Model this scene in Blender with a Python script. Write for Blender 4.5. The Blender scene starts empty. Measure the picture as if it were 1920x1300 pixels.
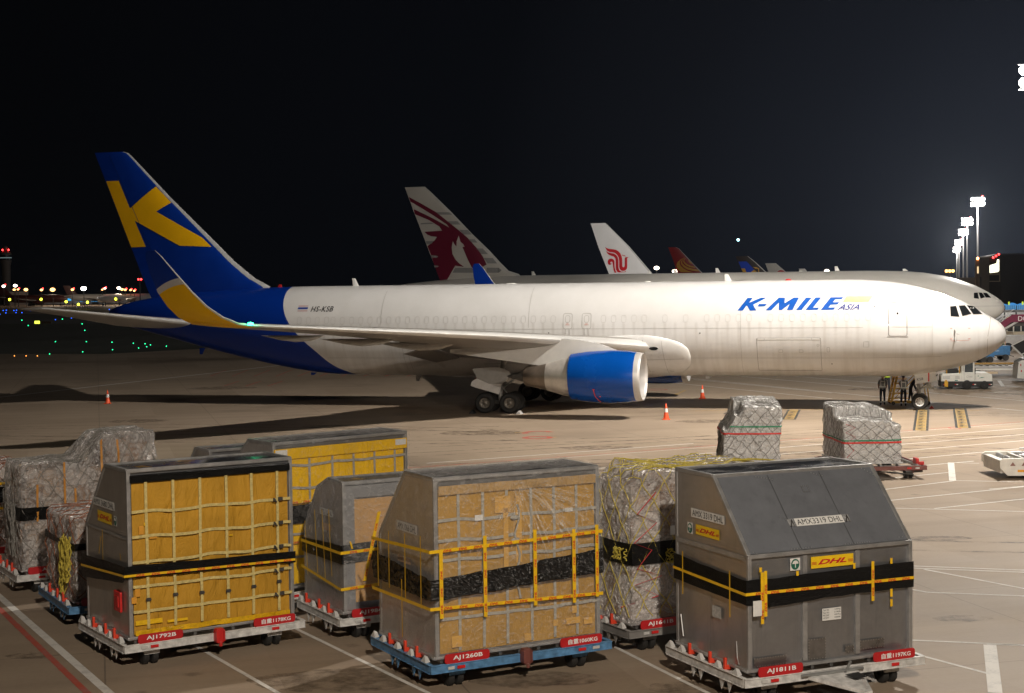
import bpy, bmesh, math, random
from mathutils import Vector, Matrix, noise
random.seed(7)
R = math.radians
S = bpy.context.scene
C = S.collection

# ---------------------------------------------------------------- camera
FPX, PITCH, ROLL, CAMH = 2842.65, 0.0391, -0.0125, 7.0334
cd = bpy.data.cameras.new('camera')
cam = bpy.data.objects.new('camera', cd); C.objects.link(cam)
cd.sensor_width = 36.0; cd.lens = FPX / 1920 * 36.0
cd.clip_start = 0.5; cd.clip_end = 6000
cam.matrix_world = Matrix.Translation((0, 0, CAMH)) @ Matrix.Rotation(math.pi/2 - PITCH, 4, 'X') @ Matrix.Rotation(ROLL, 4, 'Z')
S.camera = cam

# ---------------------------------------------------------------- view
S.render.engine = 'CYCLES'
S.view_settings.view_transform = 'Standard'; S.view_settings.look = 'None'
S.view_settings.exposure = 0.0; S.view_settings.gamma = 1.0
S.cycles.use_light_tree = True
S.cycles.max_bounces = 6; S.cycles.transparent_max_bounces = 12
S.cycles.sample_clamp_indirect = 4.0

# ---------------------------------------------------------------- night sky
W = bpy.data.worlds.new('World'); S.world = W; W.use_nodes = True
nt = W.node_tree; N = nt.nodes; L = nt.links
for n in list(N): N.remove(n)
out = N.new('ShaderNodeOutputWorld'); bg = N.new('ShaderNodeBackground'); L.new(bg.outputs[0], out.inputs[0])
tc = N.new('ShaderNodeTexCoord')
dot = N.new('ShaderNodeVectorMath'); dot.operation = 'DOT_PRODUCT'
dot.inputs[1].default_value = Vector((0.36, 0.93, 0.03)).normalized()
L.new(tc.outputs['Generated'], dot.inputs[0])
rp = N.new('ShaderNodeValToRGB'); L.new(dot.outputs['Value'], rp.inputs[0])
e = rp.color_ramp.elements
e[0].position = 0.0; e[0].color = (0.0012, 0.0014, 0.0018, 1)
e[1].position = 1.0; e[1].color = (0.0135, 0.0165, 0.024, 1)
for pos, col in ((0.78, (0.0013, 0.0015, 0.0020, 1)), (0.925, (0.0022, 0.0026, 0.0037, 1)), (0.965, (0.0050, 0.0058, 0.0082, 1)), (0.985, (0.0080, 0.0095, 0.0138, 1))):
    x = e.new(pos); x.color = col
L.new(rp.outputs[0], bg.inputs['Color']); bg.inputs['Strength'].default_value = 1.0

# ---------------------------------------------------------------- apron floodlights (on the masts and the terminal roof; one mast beam is added)
def lamp(name, loc, power, color=(1, .90, .78), r=0.7):
    d = bpy.data.lights.new(name, 'POINT'); d.energy = power; d.color = color; d.shadow_soft_size = r
    o = bpy.data.objects.new(name, d); o.location = loc; C.objects.link(o); return o
def spot(name, loc, aim, power, deg, color, r):
    d = bpy.data.lights.new(name, 'SPOT'); d.energy = power; d.color = color; d.shadow_soft_size = r; d.spot_size = R(deg); d.spot_blend = .8
    o = bpy.data.objects.new(name, d); o.location = loc; o.rotation_euler = (Vector(aim)-Vector(loc)).to_track_quat('-Z', 'Y').to_euler(); C.objects.link(o); return o
lamp('mast_floodlight', (27, 66, 29.2), 70000, (1, .925, .83), 0.6)
spot('mast_beam', (27, 66, 29.3), (8, 84, 3), 44000, 105, (1, .935, .85), 0.6)
spot('mast_beam', (27, 66, 29.4), (38, 156, 6), 420000, 40, (1, .92, .82), 0.6)  # extra spot added on this mast to brighten the grey jet behind
spot('terminal_floodlight', (5.0, -3, 20), (1.5, 30, 1.0), 38000, 72, (1, .885, .75), 0.40)
spot('terminal_floodlight', (24, -3, 21), (11.5, 57, 0.5), 66000, 25, (1, .90, .78), 0.40)
lamp('mast_floodlight', (58, 171, 28.6), 45000, (1, .95, .88), 0.7)
spot('mast_beam', (58, 171, 28.8), (25, 275, 8), 240000, 60, (1, .95, .9), 0.7)
for x_, y_, z_, w_ in ((135.5, 443, 28.3, 170000), (176.7, 589, 30, 200000), (215.6, 726, 30, 200000), (270.7, 918, 30, 240000), (329, 1122, 30, 240000)): lamp('mast_floodlight', (x_, y_-2, z_), w_, (1, .96, .90), 1.5)

# ---------------------------------------------------------------- picture ray -> point of the place
def at(u, v, z=0.0, Y=None):
    a = u - 960; b = -(v - 650); c, s = math.cos(ROLL), math.sin(ROLL)
    U = a*c - b*s; V = a*s + b*c
    c, s = math.cos(PITCH), math.sin(PITCH)
    D = Vector((U/FPX, c + V/FPX*s, -s + V/FPX*c))
    t = (z - CAMH)/D.z if Y is None else Y/D.y
    return Vector((0, 0, CAMH)) + D*t

# ---------------------------------------------------------------- helpers
def link(o, parent=None):
    C.objects.link(o)
    if parent is not None: o.parent = parent
    return o
def tag(o, label=None, cat=None, group=None, kind=None):
    if label: o['label'] = label
    if cat: o['category'] = cat
    if group: o['group'] = group
    if kind: o['kind'] = kind
    return o
def empty(name, loc=(0, 0, 0), rz=0.0, parent=None):
    o = bpy.data.objects.new(name, None); o.location = loc; o.rotation_euler = (0, 0, rz); o.empty_display_size = .3
    return link(o, parent)
def kids(o): return [c for c in bpy.data.objects if c.parent is o]
def copy_tree(o, parent=None, skip=()):
    c = o.copy(); C.objects.link(c); c.parent = parent
    for ch in kids(o):
        if ch.name.split('.')[0] not in skip: copy_tree(ch, c)
    return c

class MB:
    def __init__(s): s.v = []; s.f = []; s.m = []
    def add(s, vs, fs, mi=0):
        b = len(s.v); s.v += [tuple(q) for q in vs]
        for f in fs: s.f.append(tuple(i + b for i in f)); s.m.append(mi)
        return s
    def box(s, x0, x1, y0, y1, z0, z1, mi=0):
        vs = [(x, y, z) for z in (z0, z1) for y in (y0, y1) for x in (x0, x1)]
        return s.add(vs, [(0, 2, 3, 1), (4, 5, 7, 6), (0, 1, 5, 4), (2, 6, 7, 3), (0, 4, 6, 2), (1, 3, 7, 5)], mi)
    def prism(s, pts, ax, a0, a1, mi=0):
        def P(p, a): return {'x': (a, p[0], p[1]), 'y': (p[0], a, p[1]), 'z': (p[0], p[1], a)}[ax]
        n = len(pts)
        return s.add([P(p, a0) for p in pts] + [P(p, a1) for p in pts],
                     [tuple(range(n)), tuple(range(2*n-1, n-1, -1))] + [(i, i+n, (i+1) % n + n, (i+1) % n) for i in range(n)], mi)
    def bar(s, p0, p1, w, h=None, mi=0, up=(0, 0, 1)):
        p0, p1 = Vector(p0), Vector(p1); h = h or w; d = (p1-p0).normalized(); u = Vector(up)
        if abs(d.dot(u)) > .98: u = Vector((0, 1, 0))
        a = d.cross(u).normalized()*w/2; b = a.cross(d).normalized()*h/2
        vs = [p + i*a + j*b for p in (p0, p1) for j in (-1, 1) for i in (-1, 1)]
        return s.add(vs, [(0, 1, 3, 2), (4, 6, 7, 5), (0, 4, 5, 1), (2, 3, 7, 6), (0, 2, 6, 4), (1, 5, 7, 3)], mi)
    def tube(s, pts, r, n=6, mi=0, caps=True):
        pts = [Vector(p) for p in pts]; m = len(pts); rs = r if isinstance(r, (list, tuple)) else [r]*m
        vs = []; ref = Vector((0, 0, 1))
        for i, p in enumerate(pts):
            d = (pts[min(i+1, m-1)] - pts[max(i-1, 0)]); d = d.normalized() if d.length > 1e-9 else Vector((1, 0, 0))
            u = ref if abs(d.dot(ref)) < .95 else Vector((0, 1, 0))
            a = d.cross(u).normalized(); b = a.cross(d)
            vs += [p + rs[i]*(math.cos(2*math.pi*k/n)*a + math.sin(2*math.pi*k/n)*b) for k in range(n)]
        fs = [(i*n+k, i*n+(k+1) % n, (i+1)*n+(k+1) % n, (i+1)*n+k) for i in range(m-1) for k in range(n)]
        if caps: fs += [tuple(range(n-1, -1, -1)), tuple((m-1)*n+k for k in range(n))]
        return s.add(vs, fs, mi)
    def loft(s, rings, mi=0, caps=True, closed=True):
        n = len(rings[0]); m = len(rings); vs = [p for r in rings for p in r]
        K = n if closed else n-1
        fs = [(i*n+k, i*n+(k+1) % n, (i+1)*n+(k+1) % n, (i+1)*n+k) for i in range(m-1) for k in range(K)]
        if caps: fs += [tuple(range(n-1, -1, -1)), tuple((m-1)*n+k for k in range(n))]
        return s.add(vs, fs, mi)
    def lathe(s, prof, c, ax='x', n=32, mi=0, caps=False):
        rings = []
        for a, r in prof:
            ring = []
            for k in range(n):
                t = 2*math.pi*k/n; y, z = r*math.cos(t), r*math.sin(t)
                ring.append({'x': (c[0]+a, c[1]+y, c[2]+z), 'y': (c[0]+y, c[1]+a, c[2]+z), 'z': (c[0]+y, c[1]+z, c[2]+a)}[ax])
            rings.append(ring)
        return s.loft(rings, mi, caps)
    def ball(s, c, r, n=10, m=6, mi=0, sc=(1, 1, 1)):
        rings = []
        for i in range(m+1):
            p = math.pi*i/m; rr = max(math.sin(p), 1e-3)
            rings.append([(c[0]+r*sc[0]*rr*math.cos(2*math.pi*k/n), c[1]+r*sc[1]*rr*math.sin(2*math.pi*k/n), c[2]-r*sc[2]*math.cos(p)) for k in range(n)])
        return s.loft(rings, mi)
    def grid(s, fn, nu, nv, mi=0):
        vs = [fn(i/nu, j/nv) for j in range(nv+1) for i in range(nu+1)]
        return s.add(vs, [(j*(nu+1)+i, j*(nu+1)+i+1, (j+1)*(nu+1)+i+1, (j+1)*(nu+1)+i) for j in range(nv) for i in range(nu)], mi)
    def build(s, name, mats, parent=None, smooth=None, bevel=0, seg=2):
        me = bpy.data.meshes.new(name); me.from_pydata(s.v, [], s.f)
        if not isinstance(mats, (list, tuple)): mats = [mats]
        for m in mats: me.materials.append(m)
        if len(mats) > 1: me.polygons.foreach_set('material_index', s.m)
        bm = bmesh.new(); bm.from_mesh(me); bmesh.ops.recalc_face_normals(bm, faces=bm.faces); bm.to_mesh(me); bm.free()
        if smooth is not None:
            me.polygons.foreach_set('use_smooth', [True]*len(me.polygons)); me.set_sharp_from_angle(angle=R(smooth))
        me.update()
        o = bpy.data.objects.new(name, me); link(o, parent)
        if bevel:
            b = o.modifiers.new('bevel', 'BEVEL'); b.width = bevel; b.segments = seg; b.limit_method = 'ANGLE'; b.angle_limit = R(40)
        return o

# text and flat shapes mapped on to real surfaces
_fc = {}
def text2d(s, size=1.0, bold=0.0, shear=0.0, xs=1.0, sp=1.0, align='LEFT'):
    key = (s, size, bold, shear, xs, sp, align)
    if key in _fc: return _fc[key]
    cu = bpy.data.curves.new('lettering', 'FONT'); cu.body = s; cu.size = size; cu.offset = bold; cu.shear = shear
    cu.space_character = sp; cu.align_x = align; cu.resolution_u = 3; cu.fill_mode = 'FRONT'
    o = bpy.data.objects.new('lettering', cu); C.objects.link(o)
    bpy.context.view_layer.update()
    me = o.to_mesh()
    vs = [(v.co.x*xs, v.co.y) for v in me.vertices]; fs = [tuple(p.vertices) for p in me.polygons]
    o.to_mesh_clear(); bpy.data.objects.remove(o); bpy.data.curves.remove(cu)
    _fc[key] = (vs, fs); return vs, fs
def poly2d(*polys):
    vs = []; fs = []
    for p in polys:
        b = len(vs); vs += [tuple(q) for q in p]; fs.append(tuple(range(b, b+len(p))))
    return vs, fs
def ring2d(pts, w):
    c = Vector((sum(p[0] for p in pts)/len(pts), sum(p[1] for p in pts)/len(pts))); n = len(pts)
    inn = []
    for i in range(n):
        a, b, d = Vector(pts[i-1]), Vector(pts[i]), Vector(pts[(i+1) % n])
        e1 = (b-a).normalized(); e2 = (d-b).normalized()
        nn = Vector((-(e1.y+e2.y), e1.x+e2.x)); nn = nn.normalized() if nn.length > 1e-6 else Vector((0, 0))
        if nn.dot(c-b) < 0: nn = -nn
        inn.append(b + nn*w)
    return list(pts) + [tuple(q) for q in inn], [(i, (i+1) % n, n+(i+1) % n, n+i) for i in range(n)]
def rrect(x0, x1, y0, y1, r, k=4):
    P = []
    for cx, cy, a0 in ((x1-r, y1-r, 0), (x0+r, y1-r, 90), (x0+r, y0+r, 180), (x1-r, y0+r, 270)):
        for i in range(k+1):
            a = R(a0 + 90*i/k); P.append((cx + r*math.cos(a), cy + r*math.sin(a)))
    return P
def drape(name, geo, fn, mat, parent=None, step=None, smooth=True):
    vs, fs = geo
    bm = bmesh.new(); bv = [bm.verts.new((x, y, 0)) for x, y in vs]
    for f in fs:
        try: bm.faces.new([bv[i] for i in f])
        except Exception: pass
    bm.normal_update(); bmesh.ops.triangulate(bm, faces=[f for f in bm.faces if len(f.verts) > 4])
    if step:
        xs = [x for x, y in vs]; ys = [y for x, y in vs]
        for k, (lo, hi) in enumerate(((min(xs), max(xs)), (min(ys), max(ys)))):
            st = step[k]
            if not st: continue
            q = math.floor(lo/st)*st + st
            no = (1, 0, 0) if k == 0 else (0, 1, 0)
            while q < hi:
                bmesh.ops.bisect_plane(bm, geom=list(bm.verts)+list(bm.edges)+list(bm.faces), plane_co=(q, 0, 0) if k == 0 else (0, q, 0), plane_no=no)
                q += st
    for v in bm.verts: v.co = Vector(fn(v.co.x, v.co.y))
    me = bpy.data.meshes.new(name); bm.normal_update(); bm.to_mesh(me); bm.free(); me.materials.append(mat)
    if smooth: me.polygons.foreach_set('use_smooth', [True]*len(me.polygons))
    return link(bpy.data.objects.new(name, me), parent)

# ---------------------------------------------------------------- materials
class NM:
    def __init__(s, name):
        s.m = bpy.data.materials.new(name); s.m.use_nodes = True; s.t = s.m.node_tree; s.N = s.t.nodes
        s.b = s.N['Principled BSDF']; s.o = s.N['Material Output']; s._c = None
    def n(s, kind, **kw):
        x = s.N.new(kind)
        for k, v in kw.items():
            if k.startswith('i_'):
                key = k[2:]; key = int(key) if key.isdigit() else key.replace('_', ' ')
                x.inputs[key].default_value = v
            else: setattr(x, k, v)
        return x
    def l(s, a, b): s.t.links.new(a, b); return s
    def coord(s, kind='Object', scale=(1, 1, 1)):
        t = s.n('ShaderNodeTexCoord'); m = s.n('ShaderNodeMapping'); m.inputs['Scale'].default_value = scale
        s.l(t.outputs[kind], m.inputs[0]); return m.outputs[0]
    def noise(s, scale=5, detail=4, rough=.5, co=None, dist=0.0):
        x = s.n('ShaderNodeTexNoise'); x.inputs['Scale'].default_value = scale; x.inputs['Detail'].default_value = detail
        x.inputs['Roughness'].default_value = rough; x.inputs['Distortion'].default_value = dist
        s.l(co if co is not None else s.coord(), x.inputs['Vector']); return x.outputs['Fac']
    def ramp(s, fac, stops):
        r = s.n('ShaderNodeValToRGB'); e = r.color_ramp.elements
        e[0].position, e[0].color = stops[0][0], tuple(stops[0][1])+(1,); e[1].position, e[1].color = stops[-1][0], tuple(stops[-1][1])+(1,)
        for p, c in stops[1:-1]: q = e.new(p); q.color = tuple(c)+(1,)
        s.l(fac, r.inputs[0]); return r.outputs[0]
    def mix(s, fac, a, b, mode='MIX'):
        m = s.n('ShaderNodeMix', data_type='RGBA', blend_type=mode)
        for sock, v in ((m.inputs[0], fac), (m.inputs[6], a), (m.inputs[7], b)):
            if hasattr(v, 'is_linked') or hasattr(v, 'links'): s.l(v, sock)
            elif isinstance(v, (int, float)): sock.default_value = v
            else: sock.default_value = tuple(v)+(1,)
        return m.outputs[2]
    def math(s, op, a, b=0.0, c=0.0):
        m = s.n('ShaderNodeMath', operation=op)
        for i, v in enumerate((a, b, c)):
            if isinstance(v, (int, float)): m.inputs[i].default_value = v
            else: s.l(v, m.inputs[i])
        return m.outputs[0]
    def bump(s, h, strength=.3, dist=.02):
        b = s.n('ShaderNodeBump'); b.inputs['Strength'].default_value = strength; b.inputs['Distance'].default_value = dist
        s.l(h, b.inputs['Height']); s.l(b.outputs[0], s.b.inputs['Normal']); return s
    def base(s, v):
        if isinstance(v, tuple): s.b.inputs['Base Color'].default_value = v+(1,)
        else: s.l(v, s.b.inputs['Base Color'])
        return s
    def set(s, rough=None, metal=None, spec=None, coat=None):
        for k, v in (('Roughness', rough), ('Metallic', metal), ('Specular IOR Level', spec), ('Coat Weight', coat)):
            if v is None: continue
            if isinstance(v, (int, float)): s.b.inputs[k].default_value = v
            else: s.l(v, s.b.inputs[k])
        return s
_mc = {}
def plain(name, col, rough=.5, metal=0.0, var=.12, scale=3.0, bump=0.0, coat=0.0, spec=.5):
    if name in _mc: return _mc[name]
    x = NM(name); f = x.noise(scale, 5, .6)
    lo = tuple(max(0, c*(1-var)) for c in col); hi = tuple(min(1, c*(1+var)) for c in col)
    x.base(x.ramp(f, [(.3, lo), (.7, hi)])).set(rough=x.math('MULTIPLY_ADD', f, .25, rough-.12), metal=metal, coat=coat, spec=spec)
    if bump: x.bump(x.noise(scale*6, 3, .6), bump, .01)
    _mc[name] = x.m; return x.m
def emit(name, col, st):
    if name in _mc: return _mc[name]
    x = NM(name); x.base((.02, .02, .02)); x.b.inputs['Emission Color'].default_value = tuple(col)+(1,); x.b.inputs['Emission Strength'].default_value = st
    _mc[name] = x.m; return x.m
WHITE = plain('white_paint', (.78, .77, .74), .45, var=.06)
BLUE = plain('blue_paint', (.0012, .026, .23), .34, var=.08, coat=.08, scale=.8, spec=.35)
YELLOW = plain('yellow_paint', (.78, .42, .003), .4, var=.05, scale=.8)
GREY = plain('grey_paint', (.36, .35, .34), .45)
LGREY = plain('light_grey_paint', (.50, .49, .47), .45, var=.08, scale=1.2)
ALU = plain('bare_metal', (.62, .61, .59), .32, 1.0, var=.10, scale=2)
DMET = plain('dark_metal', (.09, .085, .08), .5, .6)
BLACK = plain('black_rubber', (.018, .018, .018), .6, var=.3)
RUB = plain('tyre_rubber', (.014, .013, .012), .75, var=.3, bump=.2)
DARKGLASS = plain('cockpit_glass', (.012, .014, .016), .06, coat=1.0, var=.2)
RED = plain('red_paint', (.52, .02, .018), .4, var=.15)
RAWRED = plain('signal_red', (.62, .05, .02), .45, var=.1)
LETTERW = plain('white_lettering', (.80, .80, .78), .5, var=.03)
LETTERK = plain('black_lettering', (.02, .02, .022), .5, var=.1)
SEAM = plain('panel_seam', (.22, .20, .18), .6)
SEAML = plain('faint_panel_seam', (.33, .31, .285), .5)
STEEL = plain('galvanised_steel', (.42, .42, .41), .45, .75, var=.15, scale=6)
# ================================================================ ground
g = NM('apron_concrete'); co = g.coord('Object')
rot = g.n('ShaderNodeMapping'); rot.inputs['Rotation'].default_value = (0, 0, R(-15.3)); g.l(co, rot.inputs[0]); rc = rot.outputs[0]
big = g.noise(.035, 4, .55, rc); mid = g.noise(.35, 5, .6, rc)
st = g.n('ShaderNodeMapping'); st.inputs['Scale'].default_value = (.05, .9, 1); st.inputs['Rotation'].default_value = (0, 0, R(4)); g.l(rc, st.inputs[0])
streak = g.noise(1.0, 5, .65, st.outputs[0], .3)
fine = g.noise(9, 3, .7, rc)
c = g.mix(.55, g.ramp(big, [(.3, (.245, .182, .122)), (.7, (.345, .266, .188))]), g.ramp(mid, [(.25, (.225, .167, .112)), (.75, (.360, .282, .202))]))
c = g.mix(g.ramp(streak, [(.34, (.34, .34, .34)), (.58, (0, 0, 0))]), c, (.145, .102, .070))
c = g.mix(g.ramp(streak, [(.62, (0, 0, 0)), (.80, (.16, .16, .16))]), c, (.40, .33, .26))
c = g.mix(.10, c, g.ramp(fine, [(.3, (.14, .11, .09)), (.7, (.46, .40, .33))]))
bn = g.noise(.11, 3, .5, g.coord('Object', (1, 1, 1)))
c = g.mix(g.ramp(bn, [(.62, (0, 0, 0)), (.70, (.42, .42, .42))]), c, (.115, .085, .06))
sep = g.n('ShaderNodeSeparateXYZ'); g.l(rc, sep.inputs[0])
def joint(sock, period, w):
    a = g.math('ABSOLUTE', g.math('SUBTRACT', g.math('FRACT', g.math('DIVIDE', sock, period)), .5))
    return g.math('GREATER_THAN', a, .5 - w/period)
j = g.math('MAXIMUM', joint(sep.outputs[0], 6.1, .016), joint(sep.outputs[1], 6.1, .016))
c = g.mix(g.math('MULTIPLY', j, .55), c, (.045, .036, .03))
fl = g.n('ShaderNodeVectorMath', operation='FLOOR'); dv = g.n('ShaderNodeVectorMath', operation='DIVIDE'); dv.inputs[1].default_value = (6.1, 6.1, 6.1); ad5 = g.n('ShaderNodeVectorMath', operation='ADD'); ad5.inputs[1].default_value = (3.05, 3.05, 0)
g.l(rc, ad5.inputs[0]); g.l(ad5.outputs[0], dv.inputs[0]); g.l(dv.outputs[0], fl.inputs[0]); wnz = g.n('ShaderNodeTexWhiteNoise'); g.l(fl.outputs[0], wnz.inputs['Vector'])
c = g.mix(.16, c, g.ramp(wnz.outputs['Value'], [(0, (.14, .10, .07)), (1, (.42, .33, .26))]))
vo = g.n('ShaderNodeTexVoronoi'); vo.inputs['Scale'].default_value = .55; g.l(rc, vo.inputs['Vector'])
c = g.mix(g.ramp(g.math('ADD', vo.outputs['Distance'], g.math('MULTIPLY', fine, .12)), [(.10, (.50, .50, .50)), (.17, (0, 0, 0))]), c, (.09, .065, .045))
g.base(c).set(rough=g.math('MULTIPLY_ADD', mid, .25, .55), spec=.35).bump(fine, .25, .01)
APRON = g.m
m = MB(); m.grid(lambda a, b: (-2600+5200*a, -300+4300*b, 0), 4, 4); tag(m.build('apron', APRON), kind='structure')
gr = NM('dark_grass'); gr.base(gr.ramp(gr.noise(.4, 5, .7), [(.3, (.022, .026, .014)), (.7, (.05, .05, .03))])).set(rough=.95)
gr.bump(gr.noise(8, 3), .6, .05)
m = MB(); a = [at(-900, 664), at(200, 664), at(420, 652), at(560, 640), at(560, 589), at(-900, 589)]
m.add([(p.x, p.y, .004) for p in a], [tuple(range(6))]); tag(m.build('grass_field', gr.m), kind='structure')
rdm = NM('taxiway_asphalt'); rdm.base(rdm.ramp(rdm.noise(.3, 5, .6), [(.3, (.035, .033, .03)), (.7, (.06, .056, .05))])).set(rough=.9)
m = MB(); a = [at(-900, 612), at(560, 605), at(560, 598), at(-900, 603)]
m.add([(p.x, p.y, .008) for p in a], [(0, 1, 2, 3)]); tag(m.build('taxiway', rdm.m), kind='structure')

# worn rubber and oil marks
def mark_mat(name, col, lo, hi, sc):
    x = NM(name); x.base(col).set(rough=.6); tr = x.n('ShaderNodeBsdfTransparent'); mx = x.n('ShaderNodeMixShader'); mr = x.n('ShaderNodeMapRange'); mr.inputs[1].default_value = .40; mr.inputs[2].default_value = .68; mr.inputs[3].default_value = lo; mr.inputs[4].default_value = hi
    x.l(x.noise(sc, 6, .7), mr.inputs[0]); x.l(mr.outputs[0], mx.inputs[0]); x.l(tr.outputs[0], mx.inputs[1]); x.l(x.b.outputs[0], mx.inputs[2]); x.l(mx.outputs[0], x.o.inputs[0]); return x.m
RUBM = mark_mat('rubber_mark', (.05, .036, .026), .0, .55, 1.3); OILM = mark_mat('oil_stain', (.10, .07, .048), .0, .6, 2.2)
rnd = random.Random(12)
def ribbon(name, pts, w, mat, z=.002):
    mb = MB(); strip_(mb, pts, w, z); tag(mb.build(name, mat), kind='structure')
def strip_(mb, pts, w, z):
    P = [Vector((p[0], p[1])) for p in pts]; L_ = []; R_ = []
    for i, p in enumerate(P):
        d = (P[min(i+1, len(P)-1)]-P[max(i-1, 0)]).normalized(); n = Vector((-d.y, d.x))*w/2; L_.append((p.x+n.x, p.y+n.y, z)); R_.append((p.x-n.x, p.y-n.y, z))
    m_ = len(P); mb.add(L_+R_, [(i, i+1, m_+i+1, m_+i) for i in range(m_-1)])
for k in range(16):
    x0 = rnd.uniform(-30, 24); y0 = rnd.uniform(38, 82); a0 = R(rnd.uniform(-25, 35)); cv_ = rnd.uniform(-.03, .03); q_ = []; x_, y_ = x0, y0
    for i in range(26): q_.append((x_, y_)); x_ += math.cos(a0)*1.1; y_ += math.sin(a0)*1.1; a0 += cv_
    ribbon('tyre_mark', q_, .20, RUBM, .0015+.00008*k); ribbon('tyre_mark', [(a+.3, b+1.5) for a, b in q_], .20, RUBM, .00155+.00008*k)
def stain(cx, cy, rx, ry, k, z=.003):
    P = [(cx+rx*math.cos(a*math.pi/16)*(1+.25*noise.noise(Vector((math.cos(a*math.pi/16)*1.5, math.sin(a*math.pi/16)*1.5, k)))), cy+ry*math.sin(a*math.pi/16)*(1+.3*noise.noise(Vector((math.sin(a*math.pi/16)*2, k, math.cos(a*math.pi/16)*2)))), z) for a in range(32)]
    mb = MB(); mb.add(P, [tuple(range(32))]); tag(mb.build('oil_stain', OILM), kind='structure')
for k, (u_, v_, rx, ry) in enumerate(((640, 1275, 1.6, .8), (1010, 1275, 1.2, .5), (60, 1230, .5, .25), (1330, 1290, 1.1, .5), (1800, 1160, .6, .3), (1760, 1010, .9, .4), (1500, 850, 1.1, .7), (1120, 840, 1.6, .8), (900, 812, 2.2, 1.2), (620, 800, 1.5, 1.0), (1330, 790, 1.8, .9), (1620, 800, 1.2, .8), (260, 790, 1.6, 1.1), (1650, 730, 2.2, 1.2), (420, 728, 2.5, 1.6))):
    p = at(u_, v_); stain(p.x, p.y, rx, ry, k, .0031+.0001*k)
# painted markings (sheets a few millimetres up, worn paint)
def paint(name, col, wear=.5):
    x = NM(name); n = x.noise(2.2, 6, .72); n2 = x.noise(18, 3, .6)
    f = x.math('ADD', x.math('MULTIPLY', n, .7), x.math('MULTIPLY', n2, .3))
    dirt = tuple(v*.5+.10 for v in col)
    x.base(x.ramp(f, [(wear-.08, dirt), (wear+.10, col)])).set(rough=.7); return x.m
PW = paint('white_line_paint', (.66, .63, .58), .42); PR = paint('red_line_paint', (.42, .075, .045), .44); PY = paint('yellow_line_paint', (.46, .28, .05), .50); PK = paint('black_line_paint', (.03, .03, .03), .4)
def strip(mb, pts, w, z):
    P = [Vector((p[0], p[1])) for p in pts]
    for a, b in zip(P[:-1], P[1:]):
        d = (b-a).normalized(); n = Vector((-d.y, d.x))*w/2
        mb.add([(a.x-n.x, a.y-n.y, z), (b.x-n.x, b.y-n.y, z), (b.x+n.x, b.y+n.y, z), (a.x+n.x, a.y+n.y, z)], [(0, 1, 2, 3)])
def lines(name, segs, w, z, mat):
    mb = MB()
    for sgm in segs: strip(mb, [at(*q) for q in sgm], w, z)
    tag(mb.build(name, mat), kind='structure')
lines('white_stand_lines', [[(1300, 852.4), (1920, 803.3), (2200, 781)], [(1000, 888), (1300, 865), (1920, 815), (2200, 793)], [(1140, 890), (1692, 846), (1920, 826.5), (2200, 804)],
      [(1692, 862), (1920, 841), (2200, 817)], [(1600, 884.5), (1705, 875.6), (1826, 865)], [(1560, 908), (1681, 896), (1781, 886)], [(1655, 918.6), (1789, 902)],
      [(1855, 917.6), (1920, 912), (2300, 882)], [(1666, 939), (1920, 913), (2300, 874)], [(1752, 954), (1920, 936), (2300, 897)], [(800, 869), (1300, 832)] ], .10, .004, PW)
lines('white_lane_lines', [[(1600, 952), (1674.5, 953.2), (1920, 959.6), (2300, 969)], [(1786, 868), (1836, 869)], [(1789, 901.5), (1920, 904), (2300, 911)],
      [(1560, 1056), (1707, 1061.5), (1920, 1069.5), (2200, 1080)], [(1560, 1061), (1707, 1065.5), (1920, 1073.5), (2200, 1084)], [(1733, 1068), (1920, 1104), (2100, 1139)],
      [(1700, 1104), (1739, 1111), (1920, 1118), (2100, 1125)], [(1690, 1200), (1920, 1210), (2100, 1218)], [(1690, 1220), (1855, 1264)], [(1850, 1208), (1990, 1214)]], .085, .004, PW)
lines('white_bay_marks', [[(1783, 868), (1786, 902)], [(1856, 1210), (1866, 1300)], [(1896, 630), (1900, 640)], [(1873, 714), (1881, 725)]], .24, .008, PW)
lines('long_white_line', [[(-300, 784), (0, 745), (510, 687), (900, 643)]], .28, .004, PW)
lines('white_edge_line', [[(-200, 935), (0, 1120), (190, 1287), (300, 1383)]], .17, .004, PW)
lines('red_edge_line', [[(-200, 958), (0, 1143), (150, 1287), (260, 1392)]], .13, .004, PR)
lines('white_parking_lines', [[(340, 1196), (490, 1282), (560, 1322)], [(540, 1172), (770, 1284), (860, 1327)], [(1100, 1187), (1290, 1282), (1380, 1325)]], .09, .004, PW)
lines('red_boundary_line', [[(600, 891), (766, 878), (1160, 849), (1536, 821), (1692, 808.5), (1920, 791), (2200, 769)]], .10, .006, PR)
lines('white_boundary_line', [[(766, 880.5), (1160, 851.3), (1536, 823), (1692, 810.5), (1920, 793), (2200, 771)]], .06, .004, PW)
lines('far_stand_lines', [[(1390, 706), (1640, 728), (1920, 752)], [(1250, 705), (1640, 744), (1920, 771)], [(1480, 705), (1920, 741)], [(1830, 708), (1920, 716)], [(1830, 718), (1920, 727)],
      [(1240, 716), (1560, 748)], [(1300, 712), (1560, 737)], [(1850, 735), (1920, 741)]], .13, .004, PW)
lines('lead_in_line', [[(1290, 771), (1530, 768.5), (1800, 769.5), (1850, 770)]], .16, .004, PY)
lines('red_hatch_ticks', [[(x, 706), (x+30, 694)] for x in range(394, 900, 41)] + [[(x+420, 724), (x+448, 715)] for x in range(0, 90, 41)], .14, .004, PR)
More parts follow.
